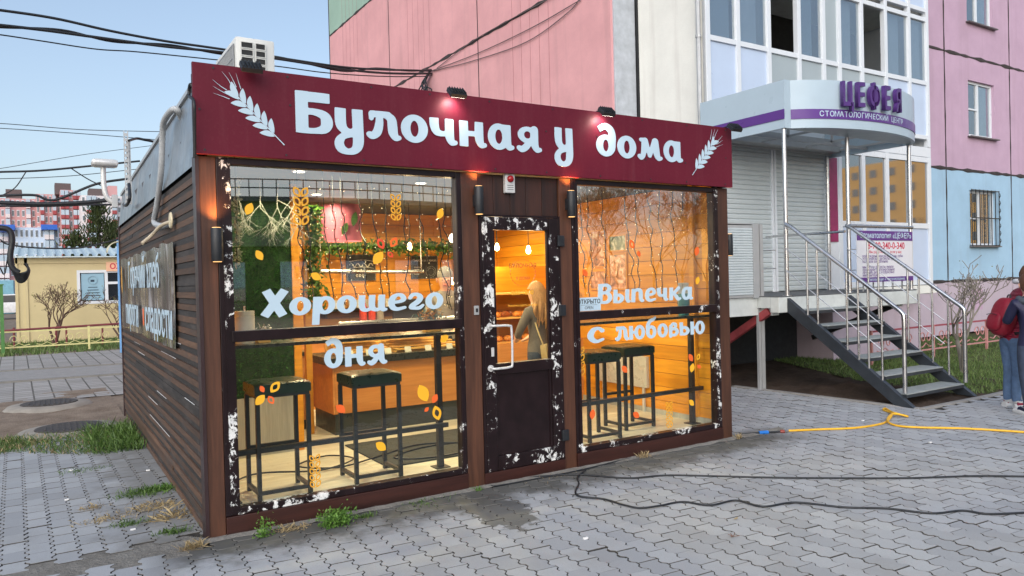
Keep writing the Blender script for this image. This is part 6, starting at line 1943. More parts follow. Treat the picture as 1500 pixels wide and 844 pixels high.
MB().tube([a, b], .018, 10).build('blue_coupling', M('blue_plastic', lin(40, 110, 190), .3), h)
MB().tube([b, G(1145, 634) + Vector((0, 0, .013))], .008, 8).build('pipe', m_blackpl, h)
MB().tube([G(1143, 634) + Vector((0, 0, .013)), G(1149, 634) + Vector((0, 0, .013))], .016, 10).build('red_coupling', M('red_coupling_plastic', lin(130, 50, 40), .4), h)
MB().tube([G(1149, 634) + Vector((0, 0, .013)), c], .013, 10).build('steel_clamp', m_steel, h)
q = G(1078, 761)
tag(MB().add([(q.x - .02, q.y, .004), (q.x, q.y - .012, .008), (q.x + .022, q.y, .014), (q.x, q.y + .012, .005)], [(0, 1, 2), (0, 2, 3)]).build('dry_leaf', m_dry), 'curled dry leaf on the paving below the wavering cable', 'leaf')
q = G(1074, 787); mb = MB()
for k in range(6): mb.tube([(q.x, q.y, .005), (q.x + random.uniform(-.05, .05), q.y + random.uniform(-.03, .03), .008 + random.random() * .01)], .0022, 4)
tag(mb.build('twig', M('brown_twig', lin(110, 82, 70), .8)), 'small brown twig on the paving', 'twig')
m_lit = M('white_litter', (.7, .7, .7), .7)
for k, (u, v, lab) in enumerate(((1363, 649, 'white scrap on the paving at the right'), (858, 790, 'white speck on the paving near the picture bottom'), (1264, 617, 'white speck near the hose loop'), (98, 733, 'cigarette end on the side paving'), (104, 690, 'white scrap on the side paving'), (195, 777, 'white cigarette end beside the small green tuft'), (217, 690, 'white scrap at the foot of the slatted wall'))):
    q = G(u, v); tag(MB().box(q.x - .016, q.x + .016, q.y - .009, q.y + .009, .001, .012).build('litter_scrap', m_lit, None, bevel=.003), lab, 'litter')
# ================================================================== left background
YBO = 22.5
m_cream = M('cream_wall', lin(196, 182, 140), .6, 0, .05, 2)
bo = thing('security_booth', 'cream yellow security booth with a pale ribbed roof', 'booth', (1, YBO, 0))
bx0, bx1 = -1.5, 4.6
wx0, wx1, wz0, wz1 = PX(112, 395, 1, YBO).x, 2.0, PX(112, 446, 1, YBO).z, PX(112, 396, 1, YBO).z
MB().box(bx0, wx0, YBO, YBO + .08, 0, 2.62).box(wx1, bx1, YBO, YBO + .08, 0, 2.62).box(wx0, wx1, YBO, YBO + .08, 0, wz0).box(wx0, wx1, YBO, YBO + .08, wz1, 2.62).build('wall', m_cream, bo)
MB().box(bx0, bx0 + .08, YBO + .081, YBO + 2.6, 0, 2.62).box(bx1 - .08, bx1, YBO + .081, YBO + 2.6, 0, 2.62).box(bx0 + .081, bx1 - .081, YBO + 2.52, YBO + 2.6, 0, 2.62).build('wall', m_cream, bo)
for x in (bx0, bx0 + .25): B('corner_post', m_cream, bo, x - .02, x + .06, YBO - .03, YBO - .001, 0, 2.62)
B('eave_beam', m_cream, bo, bx0, bx1, YBO - .03, YBO - .002, 2.44, 2.62)
m_rib = M('pale_roof_metal', lin(196, 210, 214), .4, .3, .05, 3)
mb = MB(); vs = []
n = 26
for k in range(n):
    for q, h_ in ((0, 0), (.55, 0), (.65, .07), (.9, .07)):
        x = bx0 - .15 + (bx1 - bx0 + .3) * (k + q) / n
        vs += [(x, YBO - .25, 2.66 + h_), (x, YBO + 2.8, 3.05 + h_)]
mb.add(vs, [(2 * k, 2 * k + 1, 2 * k + 3, 2 * k + 2) for k in range(len(vs) // 2 - 1)]).build('roof', m_rib, bo)
B('roof_edge', m_rib, bo, bx0 - .15, bx1 + .15, YBO - .26, YBO - .22, 2.62, 2.655)
wn_ = B('window', m_pvc, bo, wx0 + .002, wx0 + .09, YBO - .02, YBO + .06, wz0 + .002, wz1 - .002)
for (a, b, c, d) in ((wx0 + .091, wx1 - .091, wz0 + .002, wz0 + .09), (wx0 + .091, wx1 - .091, wz1 - .09, wz1 - .002), (wx1 - .09, wx1 - .002, wz0 + .002, wz1 - .002), (wx0 + .78, wx0 + .87, wz0 + .091, wz1 - .091), (wx0 + .871, wx1 - .091, wz0 + .62, wz0 + .70)):
    B('frame_bar', m_pvc, wn_, a, b, YBO - .02, YBO + .06, c, d)
B('pane', m_bglass, wn_, wx0 + .0905, wx1 - .0905, YBO + .03, YBO + .04, wz0 + .0905, wz1 - .0905)
nt = B('notice', M('blue_notice', lin(140, 176, 196), .4, 0, .06, 3), wn_, wx0 + .12, wx0 + .76, YBO + .018, YBO + .0295, wz0 + .12, wz1 - .11)
mb = MB()
cxx, czz = wx0 + .44, wz1 - .33
for k in range(20):
    a0, a1 = k * math.pi / 10, (k + 1) * math.pi / 10
    mb.bar((cxx + .13 * math.cos(a0), YBO + .016, czz + .13 * math.sin(a0)), (cxx + .13 * math.cos(a1), YBO + .016, czz + .13 * math.sin(a1)), .001, .035, (0, -1, 0))
mb.box(cxx - .06, cxx + .05, YBO + .0155, YBO + .0165, czz - .05, czz + .02)
for k in range(4): mb.box(wx0 + .22 + .03 * k, wx0 + .66 - .03 * k, YBO + .0155, YBO + .0165, wz0 + .25 + .09 * k, wz0 + .275 + .09 * k)
mb.build('notice_print', M('notice_ink', lin(40, 62, 80), .6), wn_)
s0, s1 = PX(155, 384, 1, YBO), PX(155, 397.5, 1, YBO)
sg = tag(B('booth_sign', M('pale_orange_sign', lin(226, 178, 146), .5, 0, .05), None, s0.x, s0.x + 1.35, YBO - .06, YBO - .031, s1.z, s0.z), 'pale orange sign with red letters on the security booth', 'sign')
o = put('lettering', text_mesh('ОХРАНА', .24, m_redp, .001, .006, 'LEFT'), sg); o.location = (s0.x + .1, YBO - .0625, (s0.z + s1.z) / 2)
# blue strip post beside the booth sign
q0, q1 = PX(171, 352, 1, 16), PX(175, 384, 1, 16)
tag(B('blue_post', M('blue_paint', lin(110, 160, 210), .5), None, q0.x, q1.x + .2, 16, 16.1, 0, q0.z), 'pale blue post just behind the kiosk far corner', 'post')

# low scroll fence
m_fy = M('pale_yellow_paint', lin(206, 200, 140), .5)
m_fr = M('maroon_paint', lin(112, 44, 52), .5)
fn = thing('scroll_fence', 'low pale yellow metal fence with scrolls before the booth', 'fence', (-1, 18, 0))
fx0, fx1, FY = -4.2, 2.4, 18.0
for z in (.16, .56): MB().bar((fx0, FY, z), (fx1, FY, z), .03, .035).build('rail', m_fy, fn)
for x in np.arange(fx0, fx1 + .01, 2.2): MB().box(x - .025, x + .025, FY - .025, FY + .025, 0, .62).build('post', m_fy, fn)
sc_ = MB()
for sg_ in (-1, 1):
    sc_.tube([(sg_ * (.10 + .09 * math.cos(t) * (1 - t / 10)), 0, .36 + .11 * math.sin(t) * (1 - t / 10)) for t in np.linspace(0, 6.5, 16)], .010, 5)
sc_.tube([(-.24, 0, .22), (-.12, 0, .19), (0, 0, .26), (.12, 0, .19), (.24, 0, .22)], .010, 5)
sme = sc_.mesh('scroll', m_fy)
for x in np.arange(fx0 + .35, fx1, .62):
    put('scroll', sme, fn).location = (x - fn.location.x + fn.location.x, FY, 0)
f2 = thing('pipe_fence', 'dark red pipe fence rail behind the scroll fence', 'fence', (0, 19.5, 0))
MB().tube([PX(-30, 487, 1, 19.5), PX(178, 474, 1, 19.5)], .03, 8).build('rail', m_fr, f2)
for u in (20, 82, 97, 150):
    q = PX(u, 480, 1, 19.5); MB().cyl((q.x, 19.5, 0), (q.x, 19.5, q.z), .025, 8).build('post', m_fr, f2)
g = thing('green_post', 'green fence post at the left picture edge', 'post', tuple(PX(3, 510, 2, 0)))
q0, q1 = PX(0, 418, 1, 17.7), PX(4, 418, 1, 17.7)
B('post', M('green_paint', lin(70, 120, 60), .5), g, q0.x - .02, q1.x, 17.68, 17.75, 0, q0.z)
B('cap', bpy.data.materials['green_paint'], g, q0.x - .04, q1.x + .02, 17.66, 17.77, q0.z, q0.z + .03)

# trees and shrubs
m_bark = M('grey_bark', lin(92, 82, 74), .9, 0, .25, 10, bump=.6)
m_bark2 = M('pale_bark', lin(130, 124, 116), .9, 0, .2, 10, bump=.5)
def grow(mb, p, d, L, r, depth, spread=.5, up=.15, nch=(2, 3), shrink=.72, rmin=.004, tips=None):
    n = 3
    pts = [p]; q = p.copy(); dd = d.copy()
    for k in range(n):
        dd = (dd + Vector((random.gauss(0, .12), random.gauss(0, .12), up * .3))).normalized()
        q = q + dd * (L / n); pts.append(q.copy())
    mb.tube(pts, [max(rmin, r * (1 - .35 * k / n)) for k in range(n + 1)], 5 if depth < 3 else 7, caps=False)
    if tips is not None and depth <= 1: tips.append(q.copy())
    if depth:
        for k in range(random.choice(nch)):
            nd = (dd + Vector((random.gauss(0, spread), random.gauss(0, spread), random.gauss(up, spread * .5)))).normalized()
            st = pts[-1] if k == 0 else pts[random.choice((2, 3))]
            grow(mb, st, nd, L * shrink * random.uniform(.8, 1.15), max(rmin, r * .62), depth - 1, spread, up, nch, shrink, rmin, tips)
def bare_tree(name, loc, h, lab, cat='tree', depth=6, r=.1, spread=.5, mat=None, stems=1, leaves=0, leafm=None, nch=(2, 3), lean=0, group=None, rmin=.004, ls=.03):
    t = thing(name, lab, cat, loc, group)
    mb = MB(); crown = MB(); tips = []
    L = h * .28
    base = Vector(loc)
    for s in range(stems):
        d = Vector((random.gauss(lean, .3) * (stems > 1) + lean, random.gauss(0, .25) * (stems > 1), 1)).normalized()
        top = base + d * L
        mb.tube([base + Vector((random.gauss(0, .02) * (stems > 1), 0, -.03)), base + d * L * .5, top], [r * 1.15, r * .95, r * .85], 9)
        for k in range(3 if stems == 1 else 2):
            nd = (d + Vector((random.gauss(0, spread), random.gauss(0, spread), .2))).normalized()
            grow(crown, top - d * L * .25 * k * (stems == 1), nd, L * .85, r * .62, depth - 1, spread, .12, nch, .74, rmin, tips)
    mb.build('trunk', mat or m_bark, t, smooth=60)
    c = crown.build('crown', mat or m_bark, t)
    if leaves and tips:
        def smp():
            q = random.choice(tips); return (q.x + random.gauss(0, .05), q.y + random.gauss(0, .05), q.z + random.gauss(0, .05))
        stuff(leafcloud('foliage', leaves, smp, ls, leafm, t))
    return t
q = PX(80, 506, 2, 0)
bare_tree('shrub', (PX(80, 470, 1, 20.3).x, 20.3, 0), 1.9, 'bare twiggy shrub with few leaves before the booth window', 'shrub', 5, .035, .55, M('brown_bark', lin(96, 76, 66), .9), 4, 160, leafmat('bud_leaf', (.1, .12, .03), (.25, .25, .08)), rmin=.005, ls=.03)
bare_tree('shrub', (PX(178, 470, 1, 20.5).x, 20.5, 0), 1.7, 'twiggy shrub half hidden behind the kiosk far corner', 'shrub', 5, .03, .6, bpy.data.materials['brown_bark'], 4, 200, bpy.data.materials['bud_leaf'], rmin=.005, ls=.03)
m_needle = leafmat('pine_needle', (.025, .045, .012), (.075, .10, .03), .6, .1)
def pine(loc, h, rad, lab):
    t = thing('pine_tree', lab, 'pine tree', loc, 'pines behind the booth')
    b = Vector(loc)
    MB().tube([b, b + Vector((0, 0, h * .5)), b + Vector((0, 0, h))], [h * .018, h * .012, .02], 8).build('trunk', m_bark, t, smooth=60)
    lim = MB(); vs, fs = [], []
    nl = int(h * 10)
    for k in range(nl):
        z = h * (.12 + .88 * k / nl); a = k * 2.4 + random.random()
        R_ = rad * (1 - (z / h)) ** .75 * random.uniform(.65, 1.15) + .15
        d = Vector((math.cos(a), math.sin(a), .45)).normalized()
        s0 = b + Vector((0, 0, z)); e = s0 + d * R_
        lim.tube([s0, (s0 + e) / 2 + Vector((0, 0, -.05 * R_)), e + Vector((0, 0, .1 * R_))], [.03, .02, .01], 4, caps=False)
        for m in range(26):
            f = random.uniform(.25, 1.05)
            c = s0 + d * R_ * f + Vector((random.gauss(0, .16), random.gauss(0, .16), random.gauss(.1 * f * R_, .12)))
            up = Vector((random.gauss(0, .5), random.gauss(0, .5), .9)).normalized()
            sd_ = up.orthogonal().normalized()
            L_ = random.uniform(.16, .34)
            for _ in range(2):
                o = len(vs); vs += [c - sd_ * .035, c + sd_ * .035, c + up * L_ + sd_ * .012, c + up * L_ - sd_ * .012]; fs.append((o, o + 1, o + 2, o + 3)); sd_ = up.cross(sd_)
    lim.build('limbs', m_bark, t)
    me = bpy.data.meshes.new('crown'); me.from_pydata([tuple(v) for v in vs], [], fs); me.materials.append(m_needle)
    stuff(put('crown', me, t))
def up_to(u, v, Y): return PX(u, v, 1, Y)
YP_ = 38
pine((up_to(147, 400, YP_).x, YP_, 0), up_to(147, 303, YP_).z, 1.9, 'taller dark pine behind the booth roof')
pine((up_to(112, 400, YP_ - 2).x, YP_ - 2, 0), up_to(112, 346, YP_ - 2).z, 1.2, 'smaller dark pine left of the taller one')
pine((up_to(170, 400, YP_ + 2).x, YP_ + 2, 0), up_to(166, 330, YP_ + 2).z, 1.6, 'dark pine partly hidden by the kiosk far corner')

# far apartment blocks
def block(lab, Y, u0, u1, vtop, wallm, floors, cols_, winm, rows, depth=12, balc=None, roofm=None, group='far apartment blocks'):
    a, b = PX(u0, vtop, 1, Y), PX(u1, vtop, 1, Y)
    H = a.z
    t = thing('apartment_block', lab, 'apartment building', ((a.x + b.x) / 2, Y, 0), group)
    B('wall', wallm, t, a.x, b.x, Y, Y + depth, 0, H)
    fh = H / floors; cw = (b.x - a.x) / cols_
    wm = MB().box(-.22 * cw, .22 * cw, -.06, .02, -.26 * fh, .26 * fh).mesh('window', winm)
    fm = MB().box(-.27 * cw, .27 * cw, -.03, .02, -.33 * fh, .33 * fh).mesh('window_frame', m_pvc)
    for j in range(max(0, floors - rows), floors):
        for i in range(cols_):
            x, z = a.x + cw * (i + .5), fh * (j + .52)
            if balc and i in balc[0]:
                o = B('balcony', balc[1], t, x - cw * .44, x + cw * .44, Y - 1.0, Y - .002, z - fh * .5, z - fh * .12)
                B('balcony_glazing', balc[2], o, x - cw * .43, x + cw * .43, Y - .95, Y - .003, z - fh * .119, z + fh * .40)
            else:
                put('window_frame', fm, t).location = (x, Y, z)
                put('window', wm, t).location = (x, Y - .012, z)
    if roofm: B('roof_parapet', roofm, t, a.x - .1, b.x + .1, Y - .3, Y + depth, H, H + fh * .35)
    return t, a, b, fh
m_fp = M('far_pink', lin(196, 150, 150), .9, 0, .06, .4)
m_fpl = M('far_pale', lin(214, 206, 208), .9, 0, .05, .4)
m_fbl = M('far_blue', lin(190, 206, 226), .9, 0, .05, .4)
m_fred = M('far_maroon', lin(150, 72, 76), .9, 0, .08, .4)
m_fwin = M('far_window', (.16, .18, .2), .2)
m_fbal = M('far_glazing', lin(170, 186, 200), .3, 0, .15, .3)
m_fro = M('far_roof_dark', lin(96, 84, 84), .9)
m_froblue = M('far_roof_blue', lin(40, 96, 190), .6)
block('distant pink block at the left picture edge with a dark roof', 210, -40, 52, 289, m_fp, 10, 12, m_fwin, 9, balc=((1, 6, 10), m_fpl, m_fbal), roofm=None)
block('distant pink tower with red balcony bands, the middle one', 200, 52, 88, 284, m_fp, 10, 6, m_fwin, 9, balc=((1, 4), m_fred, m_fbal))
block('distant pale tower with red balcony bands and orange lit top', 190, 88, 118, 278, m_fp, 11, 5, m_fwin, 10, balc=((0, 1, 3, 4), m_fred, m_fbal))
block('distant pale pink tower nearest the kiosk corner', 180, 118, 185, 286, m_fpl, 11, 9, m_fwin, 10, balc=((1, 2, 6), m_fred, m_fbal))
for (u0, u1, v0, v1, Y, mt, lab) in ((8, 32, 277, 290, 212, m_fro, 'dark roof house on the leftmost pink block'), (80, 104, 268, 279, 196, m_fro, 'dark roof house on the red banded tower'), (130, 152, 276, 287, 183, m_fro, 'dark roof house on the tower nearest the kiosk'), (158, 172, 272, 287, 184, m_fp, 'pink roof house at the kiosk corner')):
    a, b = PX(u0, v0, 1, Y), PX(u1, v1, 1, Y)
    tag(B('roof_house', mt, None, a.x, b.x, Y, Y + 6, b.z - 1, a.z), lab, 'roof house')
block('pale blue five storey block with blue roof strips behind the booth', 120, 20, 86, 333, m_fbl, 6, 9, m_fwin, 5, balc=((6, 7), m_fpl, m_fbal))
block('pink and pale block at the left edge behind the booth', 125, -50, 20, 336, m_fp, 6, 9, m_fwin, 5, balc=((5, 6, 7), m_fpl, m_fbal))
for (u0, u1, lab) in ((60, 84, 'blue roof strip on the right of the pale blue block'), (-5, 22, 'blue roof strip at the left picture edge')):
    a, b = PX(u0, 333, 1, 119), PX(u1, 337, 1, 119)
    tag(B('roof_strip', m_froblue, None, a.x, b.x, 118.4, 124, a.z - .35, a.z + .35), lab, 'roof')
# car parked far left
def car(loc, lab, col):
    t = thing('parked_car', lab, 'car', loc)
    x, y, z = loc
    pr = [(-2.1, .35), (-2.1, .7), (-1.9, .85), (-1.2, .92), (-.65, 1.42), (.75, 1.45), (1.45, .98), (2.05, .85), (2.15, .6), (2.1, .35)]
    MB().prism([(x + a, y - .8, z + b) for a, b in pr], (0, 1.6, 0)).build('body', M('car_paint', col, .25), t, bevel=.06, smooth=40)
    MB().prism([(x + a, y - .805, z + b) for a, b in ((-1.05, .95), (-.58, 1.36), (.7, 1.38), (1.25, .98))], (0, .004, 0)).build('window', m_bglass, t)
    for wx in (-1.35, 1.35):
        for wy in (-.78, .6):
            w = MB().cyl((x + wx, y + wy, z + .32), (x + wx, y + wy + .2, z + .32), .32, 18).build('wheel', m_black, t, smooth=40)
            MB().cyl((x + wx, y + wy - .004, z + .32), (x + wx, y + wy - .001, z + .32), .2, 14).build('rim', m_steel, w)
q = PX(12, 436, 2, 0)
car((PX(14, 432, 1, 48).x, 48, 0), 'white car parked far away at the left edge', (.7, .7, .72))
tag(B('blue_kiosk', M('teal_panel', lin(120, 170, 190), .6), None, PX(-6, 420, 1, 60).x, PX(20, 420, 1, 60).x, 60, 63, 0, 2.4, bevel=.03), 'pale blue shed far away at the left edge', 'shed')
# right: sapling and fences by the lawn
q = PX(1412, 545, 2, 0)
bare_tree('sapling', tuple(q), 1.75, 'bare young tree on the lawn beside the stair railing', 'tree', 5, .035, .55, m_bark2, 2, 60, bpy.data.materials['bud_leaf'], rmin=.005, ls=.015)
fr_ = thing('lawn_fence', 'low pinkish scroll fence on the lawn before the blue wall', 'fence', (13, 2.4, 0))
m_fpink = M('faded_pink_paint', lin(184, 130, 128), .6)
FY2 = 2.4
sme2 = sme.copy(); sme2.materials.clear(); sme2.materials.append(m_fpink)
for x in np.arange(10.9, 18, 1.9): MB().box(x - .02, x + .02, FY2 - .02, FY2 + .02, 0, .58).build('post', m_fpink, fr_)
MB().bar((10.9, FY2, .56), (17.6, FY2, .56), .025, .03).build('rail', M('red_rail_paint', lin(150, 70, 82), .6), fr_)
MB().bar((10.9, FY2, .14), (17.6, FY2, .14), .025, .025).build('rail', m_fpink, fr_)
for x in np.arange(11.3, 17.6, .63):
    o = put('scroll', sme2, fr_); o.location = (x, FY2, 0)
# ================================================================== people
def body(name, verts, edges, root, mats, pick, parent, sub=2):
    me = bpy.data.meshes.new(name + '_rig')
    me.from_pydata([v[:3] for v in verts], edges, [])
    o = bpy.data.objects.new(name + '_rig', me); COL.objects.link(o)
    md = o.modifiers.new('skin', 'SKIN'); md.use_smooth_shade = True
    ss = o.modifiers.new('sub', 'SUBSURF'); ss.levels = sub; ss.render_levels = sub
    for i, v in enumerate(verts):
        d = me.skin_vertices[0].data[i]
        r = v[3] if isinstance(v[3], tuple) else (v[3], v[3])
        d.radius = r; d.use_root = (i == root)
    dg = bpy.context.evaluated_depsgraph_get(); dg.update()
    m2 = bpy.data.meshes.new_from_object(o.evaluated_get(dg))
    bpy.data.objects.remove(o)
    m2.name = name
    m2.materials.clear()
    for m in mats: m2.materials.append(m)
    for p in m2.polygons:
        p.material_index = pick(p.center); p.use_smooth = True
    return put(name, m2, parent)

m_skin = M('skin', lin(214, 164, 140), .5, 0, .05)
m_jean = M('blue_denim', lin(84, 108, 140), .8, 0, .35, 9, bump=.8, bscale=24)
m_jean2 = M('grey_blue_denim', lin(54, 64, 84), .8, 0, .35, 9, bump=.8, bscale=24)
m_shoe = M('white_trainer', (.62, .62, .62), .5)
m_redc = M('maroon_jacket', lin(134, 22, 52), .55, 0, .15, 10, bump=.3)
m_navy = M('navy_jacket', lin(24, 26, 58), .6, 0, .25, 10, bump=.8, bscale=20)
m_hair = M('brown_hair', lin(92, 60, 42), .6, 0, .3, 30, (8, 8, .6), bump=.5)
def person(loc, H, face, lab, mats, arms, lean=(0, 0), stance=.09, headtilt=(0, 0)):
    """standing figure facing +x before being turned by face; arms = ((elbow, hand) left, (elbow, hand) right) in units of height"""
    t = thing('person', lab, 'person', loc)
    rot = Matrix.Rotation(face, 3, 'Z')
    V = []; E = []
    def j(x, y, z, r):
        lx = lean[0] * max(0, z - .48); ly = lean[1] * max(0, z - .48)
        p = rot @ Vector(((x + lx) * H, (y + ly) * H, z * H)) + Vector(loc)
        V.append((p.x, p.y, p.z, tuple(q * H for q in r) if isinstance(r, tuple) else r * H)); return len(V) - 1
    def e(*ids):
        for a, b in zip(ids[:-1], ids[1:]): E.append((a, b))
    pel = j(0, 0, .52, (.085, .070)); wa = j(.005, 0, .60, (.075, .062)); ch = j(.01, 0, .70, (.088, .07)); sh = j(0, 0, .79, (.072, .055)); nk = j(.01, 0, .845, .034)
    hd0 = j(.02 + headtilt[0] * .5, headtilt[1] * .5, .885, .045); hd1 = j(.022 + headtilt[0], headtilt[1], .93, (.062, .056)); hd2 = j(.012 + headtilt[0], headtilt[1], .968, .045)
    e(pel, wa, ch, sh, nk, hd0, hd1, hd2)
    for s, (el, ha) in zip((1, -1), arms):
        a = j(0, s * .105, .795, .042); b = j(el[0], el[1], el[2], .034); c = j(ha[0], ha[1], ha[2], .026)
        e(sh, a, b, c)
        d = Vector(ha) - Vector(el); d.normalize()
        k = j(ha[0] + d.x * .03, ha[1] + d.y * .03, ha[2] + d.z * .03, (.022, .014)); e(c, k)
        for q in range(4):
            o1 = j(ha[0] + d.x * .055, ha[1] + d.y * .055 + (q - 1.5) * .011, ha[2] + d.z * .055, .0062); o2 = j(ha[0] + d.x * (.085 - .006 * abs(q - 1.4)) + .006, ha[1] + d.y * .085 + (q - 1.5) * .013, ha[2] + d.z * (.085 - .006 * abs(q - 1.4)), .0055)
            e(k, o1, o2)
        o1 = j(ha[0] + d.x * .035 + .022, ha[1] + d.y * .035, ha[2] + d.z * .035, .0068); o2 = j(ha[0] + d.x * .06 + .03, ha[1] + d.y * .06, ha[2] + d.z * .06, .0058); e(c, o1, o2)
    for s in (1, -1):
        st = stance * .6
        a = j(0, s * .052, .48, .064); b = j(.012, s * st, .275, .045); c = j(-.008, s * st, .12, .034); d = j(-.012, s * st, .05, .03); f = j(.045, s * (st + .012), .024, (.03, .022)); g = j(.09, s * (st + .018), .018, (.026, .016))
        e(pel, a, b, c, d, f, g)
    inv = rot.transposed()
    def pick(c):
        q = inv @ (c - Vector(loc)) / H
        if q.z < .055: return 3
        if q.z < .49: return 2
        lx = lean[0] * max(0, q.z - .48)
        if q.z > .85 and abs(q.x - lx - .02) < .12 and abs(q.y - lean[1] * max(0, q.z - .48)) < .075: return 0
        for (el, ha) in arms:
            hx = Vector((ha[0] + lean[0] * max(0, ha[2] - .48), ha[1] + lean[1] * max(0, ha[2] - .48), ha[2]))
            if (q - hx).length < .035 or ((q - hx).length < .12 and (q - hx).dot((Vector(ha) - Vector(el))) > 0 and q.z > .3): return 0
        return 1
    b_ = body('body', V, E, 0, mats, pick, t)
    hp = rot @ Vector(((.012 + headtilt[0] + lean[0] * .45) * H, (headtilt[1] + lean[1] * .45) * H, .935 * H)) + Vector(loc)
    return t, b_, hp, rot
def hair_cap(t, hp, rot, H, mat, long=0.0, name='hair'):
    vs, fs = [], []; n, m = 16, 10
    for i in range(m + 1):
        ph = math.pi * (.0 + .62 * i / m)
        for k in range(n):
            th = 2 * math.pi * k / n
            back = max(0, -math.cos(th))
            p2 = ph if back > .2 else min(ph, math.pi * .40)
            r_ = .070 * (1 + .05 * math.sin(7 * th + i))
            z = .088 * math.cos(p2) - (long * back * (i / m) ** 2 if back > .2 else 0)
            q = Vector((r_ * 1.06 * math.sin(p2) * math.cos(th) - .006, r_ * math.sin(p2) * math.sin(th) * (1 + long * .4 * (i / m)), z + .0))
            q = rot @ (q * H) + hp; vs.append(q)
    for i in range(m):
        for k in range(n):
            k2 = (k + 1) % n; fs.append((i * n + k, i * n + k2, (i + 1) * n + k2, (i + 1) * n + k))
    mb = MB().add(vs, fs); return mb.build(name, mat, t, smooth=80)
def face_parts(t, hp, rot, H):
    f = lambda x, y, z: rot @ (Vector((x, y, z)) * H) + hp
    for s in (1, -1):
        e_ = MB().lathe([(.001, -.004 * H), (.006 * H, 0), (.001, .004 * H)], f(.064, s * .024, -.006), 8).build('eye', m_black, t, smooth=70)
        MB().lathe([(.002, -.02 * H), (.008 * H, -.004 * H), (.01 * H, .012 * H), (.002, .02 * H)], f(.0, s * .062, -.008), 8).build('ear', m_skin, t, smooth=70)
    MB().tube([f(.062, 0, .008), f(.076, 0, -.018), f(.066, 0, -.026)], [.004 * H, .010 * H, .006 * H], 7).build('nose', m_skin, t, smooth=70)
    MB().tube([f(.062, -.016, -.044), f(.068, 0, -.046), f(.062, .016, -.044)], .004 * H, 6).build('mouth', M('lips', lin(176, 96, 92), .5) if 'lips' not in bpy.data.materials else bpy.data.materials['lips'], t, smooth=70)

# child in the maroon jacket bending forward, with a backpack
t = NT('maroon_puffer')
_v = t.pos((1, 1, 1))
wvn = t.n('ShaderNodeTexWave'); wvn.bands_direction = 'Z'; wvn.inputs['Scale'].default_value = 6.5; wvn.inputs['Distortion'].default_value = 1.2; t.l(_v, wvn.inputs['Vector'])
t.color(t.ramp(t.noise(_v, 14, 5), [(.3, lin(112, 16, 42)), (.7, lin(150, 28, 60))])); t.rough(.5)
t.bump(t.math('ADD', wvn.outputs['Fac'], t.math('MULTIPLY', t.noise(_v, 26, 4), .5)), .7, .02)
m_puffer = t.m
def blob(center, half, rot, mat, name, par, p=2.8, n=22, m=14, dent=0.0):
    vs, fs = [], []
    f = lambda w: math.copysign(abs(w) ** (2 / p), w)
    for i in range(m + 1):
        ph = -math.pi / 2 + math.pi * i / m
        for k in range(n):
            th = 2 * math.pi * k / n
            q = Vector((half[0] * f(math.cos(ph)) * f(math.cos(th)), half[1] * f(math.cos(ph)) * f(math.sin(th)), half[2] * f(math.sin(ph))))
            q *= 1 + dent * math.sin(5 * th + 3 * ph) * math.sin(4 * ph)
            q.x *= 1 - .18 * max(0, q.z / half[2])
            vs.append(center + rot @ q)
    for i in range(m):
        for k in range(n):
            k2 = (k + 1) % n; fs.append((i * n + k, i * n + k2, (i + 1) * n + k2, (i + 1) * n + k))
    me = MB().add(vs, fs).mesh(name, mat)
    bm = bmesh.new(); bm.from_mesh(me); bmesh.ops.remove_doubles(bm, verts=bm.verts, dist=1e-5); bmesh.ops.recalc_face_normals(bm, faces=bm.faces); bm.to_mesh(me); bm.free()
    me.polygons.foreach_set('use_smooth', [True] * len(me.polygons))
    return put(name, me, par)
q1 = PX(1485, 597, 2, 0)
down = ((.02, .15, .64), (.06, .14, .50)); down2 = ((.02, -.15, .64), (.06, -.14, .50))
ang = R(-32)
LEAN1 = .30
t1, b1_, h1, r1 = person((q1.x, q1.y, 0), 1.60, ang, 'child in a maroon puffer jacket and jeans leaning forward with raised arms', [m_skin, m_puffer, m_jean, m_shoe], (((.10, .15, .83), (.17, .05, .90)), ((.10, -.15, .83), (.17, -.05, .90))), (LEAN1, 0), .075)
hair_cap(t1, h1, r1, 1.60, m_hair); face_parts(t1, h1, r1, 1.60)
hc = h1 + r1 @ Vector((-.10, .0, -.10))
MB().tube([hc + r1 @ Vector((.07 * math.cos(a), .10 * math.sin(a), .03)) for a in np.linspace(.9, 5.4, 14)], .03, 8).build('hood', M('white_fur_hood', (.62, .62, .64), .9, 0, .1, 30, bump=.5), t1, smooth=70)
m_pack = M('red_backpack', lin(138, 14, 40), .55, 0, .15, 12, bump=.25)
rl = r1 @ Matrix.Rotation(R(12), 3, 'Y')
c = Vector((q1.x, q1.y, 0)) + r1 @ Vector((-.17 + LEAN1 * .25, .01, 1.03))
bp = thing('backpack', 'rounded dark red school backpack on the child in the maroon jacket', 'backpack', tuple(c))
blob(c, (.105, .15, .22), rl, m_pack, 'bag', bp, 2.7, dent=.012)
blob(c + rl @ Vector((-.085, 0, -.07)), (.05, .115, .105), rl, m_pack, 'front_pocket', bp, 2.8)
MB().tube(catmull([c + rl @ Vector(v) for v in ((-.135, -.09, .0), (-.138, 0, .012), (-.135, .09, .0))], 5), .004, 6).build('zip', m_black, bp)
MB().tube(catmull([c + rl @ Vector(v) for v in ((.02, -.03, .2), (.02, -.02, .25), (.02, .02, .25), (.02, .03, .2))], 5), .008, 6).build('grab_loop', m_black, bp)
